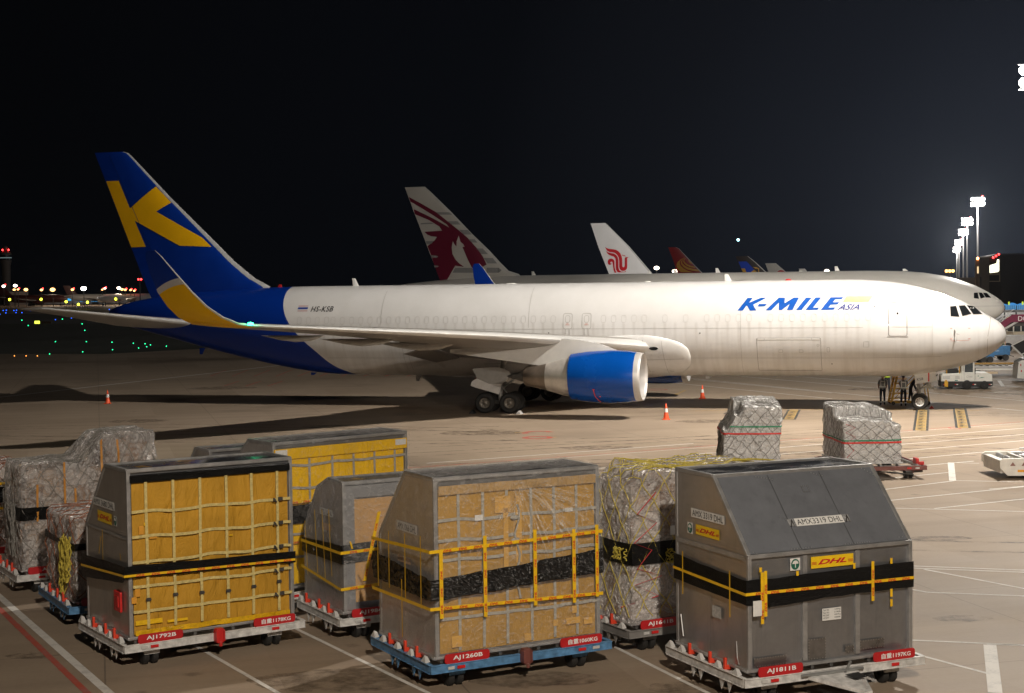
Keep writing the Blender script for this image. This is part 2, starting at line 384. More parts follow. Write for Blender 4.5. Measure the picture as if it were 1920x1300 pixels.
def arc(mb, u, v, ru, rv, a0, a1, w, z):
    c = at(u, v); rx = abs(at(u+ru, v).x - c.x); ry = abs(at(u, v+rv).y - c.y)
    strip(mb, [(c.x + rx*math.cos(R(a0+(a1-a0)*k/14)), c.y + ry*math.sin(R(a0+(a1-a0)*k/14))) for k in range(15)], w, z)
mb = MB(); arc(mb, 1010, 812, 26, 3, 20, 200, .3, .004); arc(mb, 1008, 821, 24, 2.4, 0, 360, .3, .004); arc(mb, 1230, 731, 20, 1.4, 0, 360, .2, .004); arc(mb, 1790, 803, 10, 1.6, 10, 350, .12, .004)
tag(mb.build('red_stand_arcs', PR), kind='structure')
lines('yellow_dashes', [[(965, 812), (985, 811)], [(1035, 821), (1042, 820)], [(1265, 741), (1285, 732)], [(1352, 769), (1372, 768)]], .18, .004, PY)
# stop-bar code panels near the nose wheel
for k, (u0, v0, u1, v1, txt) in enumerate(((1730, 769, 1726, 808, ''), (1799, 766, 1806, 803, ''), (1489, 769, 1479, 787, ''), (1380, 771, 1368, 777, ''))):
    a, b = at(u0, v0), at(u1, v1); d = Vector((b.x-a.x, b.y-a.y)); Ln = d.length; d.normalize(); n = Vector((-d.y, d.x)); w = .24
    def Q(s_, t_, z): return (a.x + d.x*s_ + n.x*t_, a.y + d.y*s_ + n.y*t_, z)
    mb = MB(); mb.add([Q(-.1, -w-.12, .008), Q(Ln, -w-.12, .008), Q(Ln, w+.12, .008), Q(-.1, w+.12, .008)], [(0, 1, 2, 3)])
    tag(mb.build('stop_mark_border', PK), kind='structure')
    mb = MB(); q = .9
    mb.add([Q(0, -w, .012), Q(q*.7, -w, .012), Q(q*.7, w, .012), Q(0, w, .012)], [(0, 1, 2, 3)])
    if Ln > 2: mb.add([Q(q, -w, .012), Q(Ln-.08, -w, .012), Q(Ln-.08, w, .012), Q(q, w, .012)], [(0, 1, 2, 3)])
    tag(mb.build('stop_mark', PY), kind='structure')
    if Ln > 2:
        mb = MB()
        for i in range(int((Ln-q)/.42)):
            s0 = q+.12+i*.42; kk = (i*7+k*3) % 4
            mb.add([Q(s0, -w+.04, .016), Q(s0+.12, -w+.04, .016), Q(s0+.12, w-.04-.1*(kk == 2), .016), Q(s0, w-.04-.1*(kk == 2), .016)], [(0, 1, 2, 3)])
            if kk in (0, 1): mb.add([Q(s0+.07, -.06+.1*kk, .016), Q(s0+.30, -.16, .016), Q(s0+.30, .0, .016), Q(s0+.07, .04+.1*kk, .016)], [(0, 1, 2, 3)])
        tag(mb.build('stop_mark_letters', PK), kind='structure')
# ================================================================ cargo airplane
T767 = [(0,4.12,4.04,.03),(.06,4.40,3.82,.30),(.14,4.55,3.68,.45),(.3,4.75,3.50,.66),(.48,4.90,3.33,.84),(.75,5.08,3.12,1.04),(1.03,5.24,2.95,1.22),(1.45,5.50,2.74,1.45),(1.86,5.73,2.56,1.64),(2.3,5.96,2.42,1.80),(2.7,6.12,2.32,1.93),(3.3,6.36,2.16,2.08),(3.84,6.55,2.04,2.2),(4.5,6.76,1.93,2.32),(5.25,6.93,1.86,2.41),(6.68,7.14,1.82,2.49),(8.2,7.22,1.82,2.515),(10,7.225,1.82,2.515),(36,7.24,1.82,2.515),(38.7,7.24,1.86,2.5),(40.46,7.24,2.02,2.45),(43.65,7.20,2.57,2.24),(47.26,7.05,3.39,1.8),(49.8,6.85,4.03,1.38),(52.0,6.55,4.58,.92),(53.4,6.25,4.92,.58),(54.3,5.95,5.15,.3),(54.5,5.75,5.35,.12)]
def interp(T, s):
    n = len(T); i = 0
    while i < n-2 and T[i+1][0] <= s: i += 1
    h = T[i+1][0]-T[i][0]; t = min(max((s-T[i][0])/h, 0), 1); o = []
    for c in range(1, len(T[0])):
        def sl(a): return (T[a+1][c]-T[a][c])/(T[a+1][0]-T[a][0])
        def d(k):
            if k <= 0: return sl(0)
            if k >= n-1: return sl(n-2)
            a, b = sl(k-1), sl(k); return 0 if a*b <= 0 else 2*a*b/(a+b)
        m0, m1 = d(i)*h, d(i+1)*h
        o.append((2*t**3-3*t*t+1)*T[i][c]+(t**3-2*t*t+t)*m0+(-2*t**3+3*t*t)*T[i+1][c]+(t**3-t*t)*m1)
    return o
def surf(T, eps=.008, side=1):
    def f(s, z):
        zt, zb, hw = interp(T, s); c = (zt+zb)/2; h = (zt-zb)/2
        q = max(-.999, min(.999, (z-c)/h)); y = (hw+eps)*math.sqrt(1-q*q)
        return (s, side*y, c+(h+eps)*q)
    return f
def body(T, name, mat, parent, n=56, ds=.45, s0=None, s1=None):
    mb = MB(); ss = [r[0] for r in T]; q = []
    for a, b in zip(ss[:-1], ss[1:]):
        k = max(1, int((b-a)/ds)); q += [a+(b-a)*i/k for i in range(k)]
    q.append(ss[-1])
    if s0 is not None: q = [s0] + [x for x in q if s0 < x < s1] + [s1]
    rings = []
    for s in q:
        zt, zb, hw = interp(T, s); c = (zt+zb)/2; h = (zt-zb)/2
        rings.append([(s, hw*math.sin(2*math.pi*k/n), c+h*math.cos(2*math.pi*k/n)) for k in range(n)])
    mb.loft(rings); return mb.build(name, mat, parent, smooth=50)

# livery paint: white body with a curved border to the blue tail, dirt streaks below the window line
f = NM('fuselage_paint'); tcx = f.n('ShaderNodeTexCoord'); sp = f.n('ShaderNodeSeparateXYZ'); f.l(tcx.outputs['Object'], sp.inputs[0])
zr = f.n('ShaderNodeFloatCurve'); f.l(f.math('DIVIDE', sp.outputs[2], 8.0), zr.inputs['Value'])
cv = zr.mapping.curves[0]
pts = [(1.99, 37.76), (2.37, 38.43), (3.32, 39.43), (4.28, 40.45), (5.05, 41.08), (5.73, 41.45), (6.53, 41.67), (7.3, 41.72)]
cv.points[0].location = (0, 0); cv.points[1].location = (1, (41.72-35)/10)
for z, s in pts: cv.points.new(z/8, (s-35)/10)
zr.mapping.update()
bs = f.math('MULTIPLY_ADD', zr.outputs[0], 10.0, 35.0)
isb = f.math('GREATER_THAN', sp.outputs[0], bs)
stn = f.noise(1, 5, .6, f.coord('Object', (2.2, .2, .16)))
lown = f.n('ShaderNodeMapRange'); lown.inputs[1].default_value = 5.2; lown.inputs[2].default_value = 3.2; f.l(sp.outputs[2], lown.inputs[0])
streakf = f.math('MULTIPLY', f.ramp(stn, [(.46, (0, 0, 0)), (.66, (1, 1, 1))]), f.math('MULTIPLY', lown.outputs[0], .26))
per = f.math('ABSOLUTE', f.math('SUBTRACT', f.math('FRACT', f.math('DIVIDE', f.math('SUBTRACT', sp.outputs[0], 7.2-.29), .585)), .5))
wst = f.n('ShaderNodeMapRange', interpolation_type='SMOOTHSTEP'); wst.inputs[1].default_value = .22; wst.inputs[2].default_value = .03; f.l(per, wst.inputs[0])
zz = f.n('ShaderNodeMapRange', interpolation_type='SMOOTHSTEP'); zz.inputs[1].default_value = 5.06; zz.inputs[2].default_value = 4.85; f.l(sp.outputs[2], zz.inputs[0])
zz2 = f.n('ShaderNodeMapRange', interpolation_type='SMOOTHSTEP'); zz2.inputs[1].default_value = 3.0; zz2.inputs[2].default_value = 4.6; f.l(sp.outputs[2], zz2.inputs[0])
inr = f.math('MULTIPLY', f.math('GREATER_THAN', sp.outputs[0], 7.0), f.math('LESS_THAN', sp.outputs[0], 40.6))
win = f.math('MULTIPLY', f.math('MULTIPLY', f.math('MULTIPLY', wst.outputs[0], zz.outputs[0]), zz2.outputs[0]), f.math('MULTIPLY', inr, f.math('MULTIPLY', f.noise(.9, 3, .6), .36)))
wn = f.noise(.5, 4, .6, f.coord('Object', (1, 1, 1)))
wc = f.ramp(wn, [(.3, (.61, .60, .585)), (.7, (.67, .66, .65))])
wc = f.mix(f.math('ADD', streakf, win), wc, (.34, .30, .26))
belly = f.n('ShaderNodeMapRange'); belly.inputs[1].default_value = 3.0; belly.inputs[2].default_value = 1.9; f.l(sp.outputs[2], belly.inputs[0])
wc = f.mix(f.math('MULTIPLY', belly.outputs[0], f.math('MULTIPLY', stn, .35)), wc, (.38, .34, .30))
col = f.mix(isb, wc, (.0012, .026, .23))
f.base(col).set(rough=f.math('MULTIPLY_ADD', wn, .12, .27), coat=f.math('MULTIPLY_ADD', isb, -.30, .35), spec=f.math('MULTIPLY_ADD', isb, -.2, .5))
f.bump(f.noise(1, 2, .4, f.coord('Object', (1.2, 1, .5))), .06, .02)
FUSE = f.m
def finmat(name, body_c, le_c, test):
    return plain(name, body_c, .3, var=.08, coat=.4)

def foil(c, t, n=14):
    # closed aerofoil section in (x along chord, +-h); upper then lower
    P = []
    for k in range(n+1):
        x = (1-math.cos(math.pi*k/n))/2; y = 5*t*(.2969*math.sqrt(x)-.126*x-.3516*x*x+.2843*x**3-.1015*x**4)
        P.append((x*c, y*c))
    return P + [(x, -y*.9) for x, y in reversed(P[1:-1])]
def wing_mesh(st, side, nsub=6, mats=None, parent=None, name='wing', le=.05):
    # st: (y, sLE, zLE, chord, t/c, twist)
    rows = []
    for a, b in zip(st[:-1], st[1:]):
        for i in range(nsub): rows.append([p+(q-p)*i/nsub for p, q in zip(a, b)])
    rows.append(list(st[-1])); mb = MB(); rings = []
    for y, s, z, c, t, tw in rows:
        rings.append([(s+x*math.cos(tw)+h*math.sin(tw), side*y, z-x*math.sin(tw)+h*math.cos(tw)) for x, h in foil(c, t)])
    mb.loft(rings)
    n = len(rings[0]); K = []
    for i in range(len(rings)-1):
        for k in range(n): K.append(1 if (k in (0, 1) or k in (n-1, n-2)) else 0)
    K += [0, 0]; mb.m = K
    return mb.build(name, mats, parent, smooth=40)
def fin_mesh(levels, mats, parent, name, t=.10, nle=3):
    mb = MB(); rings = []
    for z, sl, stt in levels:
        c = stt-sl; rings.append([(sl+x, h, z) for x, h in foil(c, t*min(1, 4/c+.45))])
    mb.loft(rings); n = len(rings[0])
    mb.m = [1 if (k < nle or k >= n-nle) else 0 for i in range(len(rings)-1) for k in range(n)] + [0, 0]
    return mb.build(name, mats, parent, smooth=40)
def fin_surf(levels, t, side=1, eps=.02):
    T = sorted([(z, a, b) for z, a, b in levels])
    def f(s, z):
        i = 0
        while i < len(T)-2 and T[i+1][0] < z: i += 1
        q = min(max((z-T[i][0])/(T[i+1][0]-T[i][0]), 0), 1); sl = T[i][1]+(T[i+1][1]-T[i][1])*q; st = T[i][2]+(T[i+1][2]-T[i][2])*q
        c = st-sl; x = min(max((s-sl)/c, 0.0), 1); tt = t*min(1, 4/c+.45)
        y = 5*tt*c*(.2969*math.sqrt(x)-.126*x-.3516*x*x+.2843*x**3-.1015*x**4)
        return (s, side*(y+eps), z)
    return f

AX0, AY0, AA = 26.8887, 82.3658, 0.2666
jet = tag(empty('cargo_airplane', (AX0, AY0, 0), math.pi-AA), 'large white cargo jet with blue tail bearing a yellow K, nearest aircraft', 'airplane')
fus = body(T767, 'fuselage', FUSE, jet)
SF = surf(T767, .010); SF2 = surf(T767, .016)
REDL = plain('faded_red_mark', (.62, .22, .16), .5)
TITB = plain('title_blue', (.001, .075, .38), .35, var=.05); NAVY = plain('navy_lettering', (.02, .03, .20), .4, var=.05)
TP = {'K': [(14.282, 5.583), (13.995, 5.581), (13.781, 5.87), (13.597, 5.578), (13.247, 5.575), (13.441, 5.901), (13.245, 5.993), (12.722, 6.278), (13.029, 6.272), (13.669, 6.005), (13.474, 6.268), (13.765, 6.271)],
'hy': [(13.201, 5.796), (12.788, 5.806), (12.676, 5.936), (13.11, 5.932)],
'M': [(12.746, 5.584), (12.44, 5.586), (12.026, 6.003), (12.026, 5.591), (11.869, 5.59), (11.439, 5.925), (11.587, 5.588), (11.279, 5.589), (10.949, 6.26), (11.236, 6.263), (11.719, 5.958), (11.719, 6.268), (12.041, 6.271)],
'I': [(11.09, 5.588), (10.788, 5.59), (10.263, 6.253), (10.57, 6.256)],
'L': [(10.578, 5.588), (9.935, 5.587), (9.85, 5.709), (10.172, 5.711), (9.753, 6.256), (10.058, 6.255)],
'E': [(9.751, 5.581), (9.065, 5.588), (8.985, 5.71), (9.346, 5.704), (9.238, 5.859), (8.864, 5.873), (8.781, 5.994), (9.129, 5.989), (8.997, 6.147), (8.653, 6.152), (8.565, 6.261), (9.251, 6.259)]}
for k, P in TP.items(): drape('title_letter', poly2d(P), SF, TITB, fus, (.3, .12))
ST = plain('title_yellow', (.80, .55, .12), .4, var=.05)
drape('title_stripes', poly2d(*[[(8.40+.04*i, 6.293-.063*i), (6.997+.046*i, 6.286-.063*i), (7.046+.044*i, 6.253-.063*i), (8.449+.037*i, 6.26-.063*i)] for i in range(5)]), SF, ST, fus, (.4, .1))
drape('subtitle_lettering', text2d('ASIA', .41, .008, .55, 1.28, 1.05), lambda x, y: SF(8.858-x, 5.583+y), NAVY, fus, (.3, .1))
drape('registration_lettering', text2d('HS-KSB', .44, .006, .28, .95, 1.1), lambda x, y: SF(39.75-x, 5.72+y), LETTERK, fus, (.3, .1))
FR, FB = plain('flag_red', (.45, .05, .06), .4), plain('flag_blue', (.02, .05, .30), .4)
for i, (dz, hh, mt) in enumerate(((.27, .03, FR), (.10, .11, FB), (-.02, .03, FR))):
    drape('flag_stripe', poly2d([(40.58-.02*(dz > .2), 5.77+dz), (39.95-.02, 5.77+dz), (39.95-.02, 5.77+dz+hh), (40.58-.02, 5.77+dz+hh)]), SF, mt, fus, (.3, .1))
PLUGM = plain('plug_edge_paint', (.49, .475, .455), .5)
# filled-in cabin windows, doors, seams
rw = ring2d(rrect(-.14, .14, -.215, .215, .12), .017)
base_s = 30.0
w0 = drape('window_plug', rw, lambda x, y: SF(base_s+x, 5.17+y), PLUGM, fus, None)
xs = [7.2+.585*i for i in range(58)]
for x in xs:
    if 8 < x < 38.6 and not (12.95 < x < 13.55 or 16.2 < x < 16.7 or 17.4 < x < 18 or 18.6 < x < 19.0 or 22.3 < x < 24.4):
        c = w0.copy(); C.objects.link(c); c.location.x = x-base_s
for x in (38.63, 39.22, 39.8, 40.39, 7.23, 7.8): drape('window_plug', rw, lambda a, b: SF(x+a, 5.19+b), PLUGM, fus)
C.objects.unlink(w0); bpy.data.objects.remove(w0)
def outline(name, x0, x1, z0, z1, r, w, mat, fn=SF): return drape(name, ring2d(rrect(x0, x1, z0, z1, r), w), fn, mat, fus, (None, .25))
outline('crew_door', 5.19, 6.18, 4.13, 5.965, .12, .034, SEAM)
drape('door_sill', poly2d([(5.13, 4.10), (6.25, 4.10), (6.22, 4.14), (5.16, 4.14)]), SF2, GREY, fus)
drape('door_window', (lambda P: (P, [tuple(range(len(P)))]))([(5.70+.05*math.cos(a/8*math.pi), 5.36+.055*math.sin(a/8*math.pi)) for a in range(16)]), SF2, DARKGLASS, fus)
outline('cargo_door', 9.75, 13.23, 2.22, 4.07, .05, .022, SEAM)
drape('hinge_cover', poly2d([(9.80, 3.98), (13.20, 3.98), (13.18, 4.05), (9.82, 4.05)]), SF2, WHITE, fus, (.5, None))
for s0, s1 in ((9.80, 10.25), (12.8, 13.2)): outline('hinge_panel', s0, s1, 3.95, 4.07, .02, .012, SEAM, SF2)
for s0, z0, w, h in ((11.82, 3.25, .22, .17), (10.72, 3.25, .22, .17), (9.85, 3.60, .12, .12), (9.28, 3.28, .16, .26), (7.2, 3.55, .3, .3)): outline('access_panel', s0, s0+w, z0, z0+h, .03, .014, SEAM)
outline('rear_cargo_door', 31.6, 33.6, 2.15, 3.45, .08, .018, SEAML)
for s0 in (23.65, 22.55):
    outline('overwing_exit', s0-.02, s0+.52, 4.62, 5.50, .12, .018, SEAML); outline('exit_window', s0+.11, s0+.39, 4.98, 5.38, .12, .014, SEAML); drape('exit_marking', poly2d([(s0+.12, 4.84), (s0+.38, 4.84), (s0+.38, 4.86), (s0+.12, 4.86)], [(s0+.18, 4.90), (s0+.32, 4.90), (s0+.32, 4.92), (s0+.18, 4.92)]), SF2, REDL, fus)
    drape('dirt_streak', poly2d([(s0+.08, 3.9), (s0+.20, 3.9), (s0+.17, 4.6), (s0+.11, 4.6)], [(s0+.32, 4.0), (s0+.42, 4.0), (s0+.40, 4.6), (s0+.34, 4.6)]), SF, PLUGM, fus, (None, .2))
for s0, z0 in ((16.35, 4.35), (9.2, 2.62), (25.0, 4.4), (27.8, 4.4), (31.2, 4.3), (6.9, 5.75)):
    drape('vent_hole', (lambda P: (P, [tuple(range(len(P)))]))([(s0+.035*math.cos(a/6*math.pi), z0+.035*math.sin(a/6*math.pi)) for a in range(12)]), SF2, BLACK, fus)
def seam(p, q, w=.014, m=SEAML):
    d = (Vector(q)-Vector(p)).normalized(); n = Vector((-d.y, d.x))*w/2
    return [(p[0]-n.x, p[1]-n.y), (q[0]-n.x, q[1]-n.y), (q[0]+n.x, q[1]+n.y), (p[0]+n.x, p[1]+n.y)]
sg = [seam((7.5, 4.62), (41.0, 4.62)), seam((7.5, 2.95), (17.0, 2.95)), seam((29.5, 2.95), (38.8, 2.95)), seam((3.4, 3.02), (7.5, 2.95)), seam((3.9, 4.62), (6.0, 4.64)), seam((14.1, 2.1), (14.1, 6.0)),
      seam((26.2, 4.7), (26.2, 7.0)), seam((33.9, 2.1), (33.9, 4.4)), seam((31.3, 2.1), (31.4, 3.3)), seam((3.9, 3.1), (3.9, 5.2)), seam((35.2, 4.9), (35.2, 6.9))]
drape('panel_seams', poly2d(*sg), SF, SEAML, fus, (.6, .2))
drape('radome_seam', poly2d([(.82, 5.08), (.86, 5.08), (1.04, 4.0), (1.05, 3.1), (1.02, 3.1), (1.01, 4.0)]), SF, SEAML, fus, (None, .1))
WFR = plain('window_frame_paint', (.42, .38, .34), .5)
SN = surf(T767, .018)
for side in (1, -1):
    SNs = surf(T767, .022, side); SNf = surf(T767, .012, side)
    for P in ([(2.956, 5.682), (2.653, 5.71), (2.49, 5.133), (2.943, 5.179)], [(2.504, 5.72), (2.184, 5.727), (1.863, 5.278), (2.329, 5.163)], [(2.066, 5.723), (1.70, 5.663), (1.274, 5.25), (1.76, 5.25)]):
        c_ = Vector((sum(p[0] for p in P)/4, sum(p[1] for p in P)/4))
        fr = drape('window_frame', poly2d([tuple(c_+(Vector(p)-c_)*1.10) for p in P]), SNf, WFR, fus, (.15, .12))
        drape('cockpit_window', poly2d(P), SNs, DARKGLASS, fus, (.15, .12))
for (a, b) in ((2.74, 4.45), (2.74, 4.02)):
    mb = MB(); p0 = Vector(SF(a, b)); mb.tube([p0, p0+Vector((-.03, .10, -.08)), p0+Vector((-.06, .14, -.20)), p0+Vector((-.24, .14, -.23))], [.035, .03, .025, .015]); mb.build('pitot_probe', GREY, fus)
REDL = plain('faded_red_mark', (.62, .22, .16), .5)
drape('probe_warning_marks', poly2d([(2.97, 4.52), (2.85, 4.52), (2.85, 4.55), (2.97, 4.55)], [(1.92, 4.51), (2.04, 4.51), (2.04, 4.54), (1.92, 4.54)], [(1.92, 3.95), (2.04, 3.95), (2.04, 3.98), (1.92, 3.98)], [(2.97, 3.96), (2.85, 3.96), (2.85, 3.99), (2.97, 3.99)], [(2.95, 3.86), (1.98, 3.88), (1.98, 3.895), (2.95, 3.875)]), SF, REDL, fus, (.15, None))
def blade(s, z, h, c, rake, parent=fus, mat=WHITE, name='blade_antenna'):
    mb = MB(); mb.loft([[(s+x, y, z-.05) for x, y in foil(c, .12, 5)], [(s+rake+x, y, z+h) for x, y in foil(c*.5, .12, 5)]]); return mb.build(name, mat, parent, smooth=40)
blade(14.85, 7.22, .40, .42, .22); blade(37.45, 7.24, .45, .40, .25); blade(42.5, 7.22, .16, .35, .05, mat=RED)
blade(27.5, 7.22, .05, 1.0, .1); blade(19.5, 7.22, .07, .5, .05)
mb = MB(); mb.ball((11.7, 0, 7.22), .12, 10, 6, 0, (1.5, 1, .8)); mb.build('beacon_light', RED, fus, smooth=40)
for s, z, h in ((33.5, 1.86, -.42), (40.3, 1.98, -.2), (47.8, 3.5, -.45), (16.0, 1.84, -.2), (12.2, 1.84, -.1)): blade(s, z+.02, h, .4, .2, mat=BLUE if s > 39 else GREY)
# fin and K
FL = [(5.6, 43.6, 50.9), (6.9, 43.2, 51.6), (7.24, 43.3, 51.75), (7.5, 43.75, 51.85), (7.75, 44.26, 51.95), (8.2, 44.85, 52.15), (8.86, 45.68, 52.40), (10.22, 47.1, 52.95), (12.94, 49.98, 54.05), (15.6, 52.62, 55.12), (15.8, 52.85, 55.20), (15.90, 53.15, 55.23)]
fin = fin_mesh(FL, [BLUE, plain('fin_edge_grey', (.30, .30, .30), .45)], jet, 'tail_fin', .095, 2)
drape('tail_letter', poly2d([(54.46, 14.08), (53.52, 14.08), (52.77, 12.31), (50.91, 13.64), (49.86, 12.605), (50.87, 12.06), (47.74, 10.36), (47.13, 9.78), (49.29, 9.89), (52.45, 11.53), (51.71, 9.87), (52.79, 9.855)]), fin_surf(FL, .095), YELLOW, fin, (.35, .35))
drape('rudder_gap', poly2d(seam((50.75, 8.4), (54.15, 15.7), .03)), fin_surf(FL, .095), plain('rudder_seam', (.002, .012, .12), .5), fin, (.3, .3))
# stabilisers
SURFM = plain('wing_grey_paint', (.40, .385, .365), .38, var=.10, scale=.9)
BRIGHT = plain('polished_leading_edge', (.66, .65, .63), .36, .40, var=.04, scale=.6)
for sd in (1, -1): wing_mesh([(.3, 46.8, 4.98, 6.3, .10, .02), (1.3, 47.6, 5.05, 5.7, .10, .02), (9.15, 52.85, 6.10, 2.05, .09, .0), (9.36, 53.35, 6.14, 1.5, .07, .0)], sd, 5, [SURFM, BRIGHT], jet, 'tailplane')
# wing-body fairing
T2 = [(16.92, 3.0, 2.90, 2.14), (16.97, 3.28, 2.62, 2.30), (17.08, 3.50, 2.42, 2.44), (17.35, 3.74, 2.18, 2.62), (17.85, 3.96, 1.98, 2.76), (18.6, 4.14, 1.82, 2.88), (19.6, 4.26, 1.72, 2.96), (21.5, 4.2, 1.68, 3.0), (25, 3.7, 1.66, 3.02), (28.5, 3.4, 1.66, 2.95), (31, 3.0, 1.70, 2.7), (33, 2.5, 1.80, 2.35), (34.6, 2.1, 1.9, 2.12)]
FAIR = plain('fairing_paint', (.62, .61, .595), .3, var=.08, scale=1.0, coat=.3)
FE = .36
def ssurf(T, eps):
    def f(s, z):
        zt, zb, hw = interp(T, s); c = (zt+zb)/2; h = (zt-zb)/2; q = max(-.999, min(.999, (z-c)/h)); return (s, fairy(s, z, math.sqrt(1-q*q), hw)+eps, z)
    return f
def fairy(s, z, sn, hw):
    fy = 2.515*math.sqrt(max(0, 1-((z-4.52)/2.7)**2)); return fy-.05+(hw-2.1)*.42*sn**.6
mb = MB(); rings = []
for i in range(70):
    s = 16.92+(34.6-16.92)*(i/69)**1.5; zt, zb, hw = interp(T2, s); c = (zt+zb)/2; h = (zt-zb)/2
    rings.append([(s, (1 if k < 28 else -1)*fairy(s, c+h*math.cos(2*math.pi*(k+.5)/56), abs(math.sin(2*math.pi*(k+.5)/56)), hw), c+h*math.cos(2*math.pi*(k+.5)/56)) for k in range(56)])
mb.loft(rings); fair = mb.build('wing_root_fairing', FAIR, jet, smooth=50)
SFf = ssurf(T2, .014)
drape('landing_light', (lambda P: (P, [tuple(range(len(P)))]))([(18.95+.26*math.cos(a/8*math.pi), 3.50+.10*math.sin(a/8*math.pi)) for a in range(16)]), SFf, DARKGLASS, fair)
drape('fairing_seams', poly2d(seam((18.3, 1.95), (18.5, 3.9), .015), seam((19.35, 2.1), (19.55, 4.0), .015), seam((17.3, 2.9), (29, 2.6), .015)), SFf, SEAM, fair, (.3, .15))
# wings
WS = [(1.8, 18.55, 3.50, 12.2, .125, .045), (2.7, 19.25, 3.62, 11.3, .125, .045), (7.9, 22.76, 4.18, 8.0, .112, .03), (12, 25.45, 4.55, 6.5, .108, .022), (16, 28.05, 4.86, 5.15, .105, .015), (20, 30.85, 5.16, 3.75, .10, .005), (23.3, 33.35, 5.42, 2.55, .095, 0)]
def wz(y):
    for a, b in zip(WS[:-1], WS[1:]):
        if y <= b[0]: break
    t = (y-a[0])/(b[0]-a[0]); return [p+(q-p)*t for p, q in zip(a, b)]
wm = plain('wing_paint', (.25, .232, .212), .36, var=.14, scale=.7)
for sd in (1, -1):
    w = wing_mesh(WS, sd, 4, [wm, BRIGHT], jet, 'wing')
    # blended winglet: lofted along a curve bending up and out
    C0 = [(23.3, 33.35, 5.42, 2.55, 0), (23.95, 33.95, 5.52, 2.42, 22), (24.45, 34.55, 5.85, 2.25, 48), (24.8, 35.15, 6.35, 2.0, 66), (25.02, 35.75, 7.0, 1.75, 74), (25.22, 36.45, 7.85, 1.30, 76), (25.40, 37.05, 8.6, .82, 77), (25.45, 37.35, 8.88, .42, 77)]
    rings = []
    for y, s, z, c, ang in C0:
        a = R(ang); rings.append([(s+x, sd*(y+(-h)*math.sin(a)*1.0), z+h*math.cos(a)) for x, h in foil(c, .085)])
    mb = MB(); mb.loft(rings); n = len(rings[0]); mm = []
    for i in range(len(rings)-1):
        for k in range(n):
            led = k in (0, 1) or k in (n-1, n-2)
            mm.append(3 if led else 0)
    mb.m = mm + [0, 0]
    wl = NM('winglet_paint_'+('near' if sd == 1 else 'far')) if sd == 1 else wl
    if sd == 1:
        q = wl.n('ShaderNodeTexCoord'); sx = wl.n('ShaderNodeSeparateXYZ'); wl.l(q.outputs['Object'], sx.inputs[0])
        bend = wl.math('MULTIPLY_ADD', wl.math('POWER', wl.math('SUBTRACT', sx.outputs[0], 36.0), 2.0), -.22, 7.35)
        t1 = wl.math('GREATER_THAN', sx.outputs[2], bend); t2 = wl.math('GREATER_THAN', sx.outputs[2], wl.math('ADD', bend, .30))
        inn = wl.math('LESS_THAN', sx.outputs[1], 0)
        geo = wl.n('ShaderNodeNewGeometry')
        cY = wl.mix(t1, (.78, .42, .003), (.50, .48, .46)); cY = wl.mix(t2, cY, (.0012, .026, .23))
        wl.base(cY).set(rough=.34, coat=.05, spec=.35)
    mb.build('winglet', [wl.m, wl.m, wl.m, LGREY] if sd == 1 else [BLUE, BLUE, BLUE, LGREY], jet, smooth=40)
    if sd == 1:
        mb = MB(); mb.ball((33.60, 23.72, 5.53), .10, 10, 6, 0, (1.5, 1, .7)); mb.build('navigation_light', emit('green_navigation_light', (.02, 1, .35), 25), w, smooth=40)
        lg = bpy.data.lights.new('navigation_lamp', 'POINT'); lg.energy = 25; lg.color = (.05, 1, .4); lg.shadow_soft_size = .06
        lo = bpy.data.objects.new('navigation_lamp', lg); C.objects.link(lo); lo.parent = w; lo.location = (33.42, 23.85, 5.62)
    # flap track fairings
    for y, l0, hh in ((11.0, 4.6, .42), (15.3, 4.0, .36), (19.3, 3.2, .30)):
        q = wz(y); te = q[1]+q[3]; zz_ = q[2]-.22; rings = []
        for t in (0, .06, .2, .45, .7, .88, 1):
            h = hh*math.sin(math.pi*min(.985, max(.02, t**.75))); xx = te+.75-l0+l0*t; zt = zz_ -.03
            rings.append([(xx, sd*y+.16*math.sin(2*math.pi*k/12)*(h/hh), zt-h*.55+.55*h*math.cos(2*math.pi*k/12)) for k in range(12)])
        mb = MB(); mb.loft(rings); mb.build('flap_track_fairing', plain('flap_fairing_paint', (.36, .345, .32), .4), w, smooth=40)
    # trailing-edge wedge (inboard flap, slightly drooped)
    mb = MB(); mb.add([(30.2, sd*3.0, 2.98), (31.6, sd*3.0, 2.72), (31.9, sd*8.0, 3.45), (30.6, sd*8.0, 3.72), (30.2, sd*3.0, 3.12), (30.6, sd*8.0, 3.86)], [(0, 1, 2, 3), (4, 5, 2, 1), (0, 4, 1), (3, 2, 5), (0, 3, 5, 4)])
    mb.build('inboard_flap', wm, w)
    # engine
    ez, es = 2.24, 18.55; ec = (0, sd*7.92, ez); eng = empty('engine', (0, 0, 0), 0, jet)
    mb = MB(); mb.lathe([(18.90, 1.300), (19.2, 1.345), (19.7, 1.385), (20.3, 1.405), (20.9, 1.395), (21.5, 1.36), (22.0, 1.30), (22.40, 1.235), (22.40, 1.16), (21.8, 1.15)], ec, 'x', 64); mb.build('fan_cowl', plain('cowl_blue_paint', (.001, .056, .29), .24, var=.06, coat=.15, scale=.7, spec=.4), eng, smooth=40)
    mb = MB(); mb.lathe([(19.35, 1.14), (18.95, 1.13), (18.70, 1.155), (18.59, 1.19), (18.555, 1.222), (18.58, 1.25), (18.70, 1.275), (18.898, 1.299)], ec, 'x', 64); mb.build('inlet_lip', plain('inlet_lip_metal', (.50, .48, .46), .42, .35, var=.05), eng, smooth=40)
    mb = MB(); mb.lathe([(19.35, 1.14), (20.2, 1.17)], ec, 'x', 48); mb.build('inlet_duct', plain('inlet_duct_paint', (.20, .19, .18), .55), eng, smooth=40)
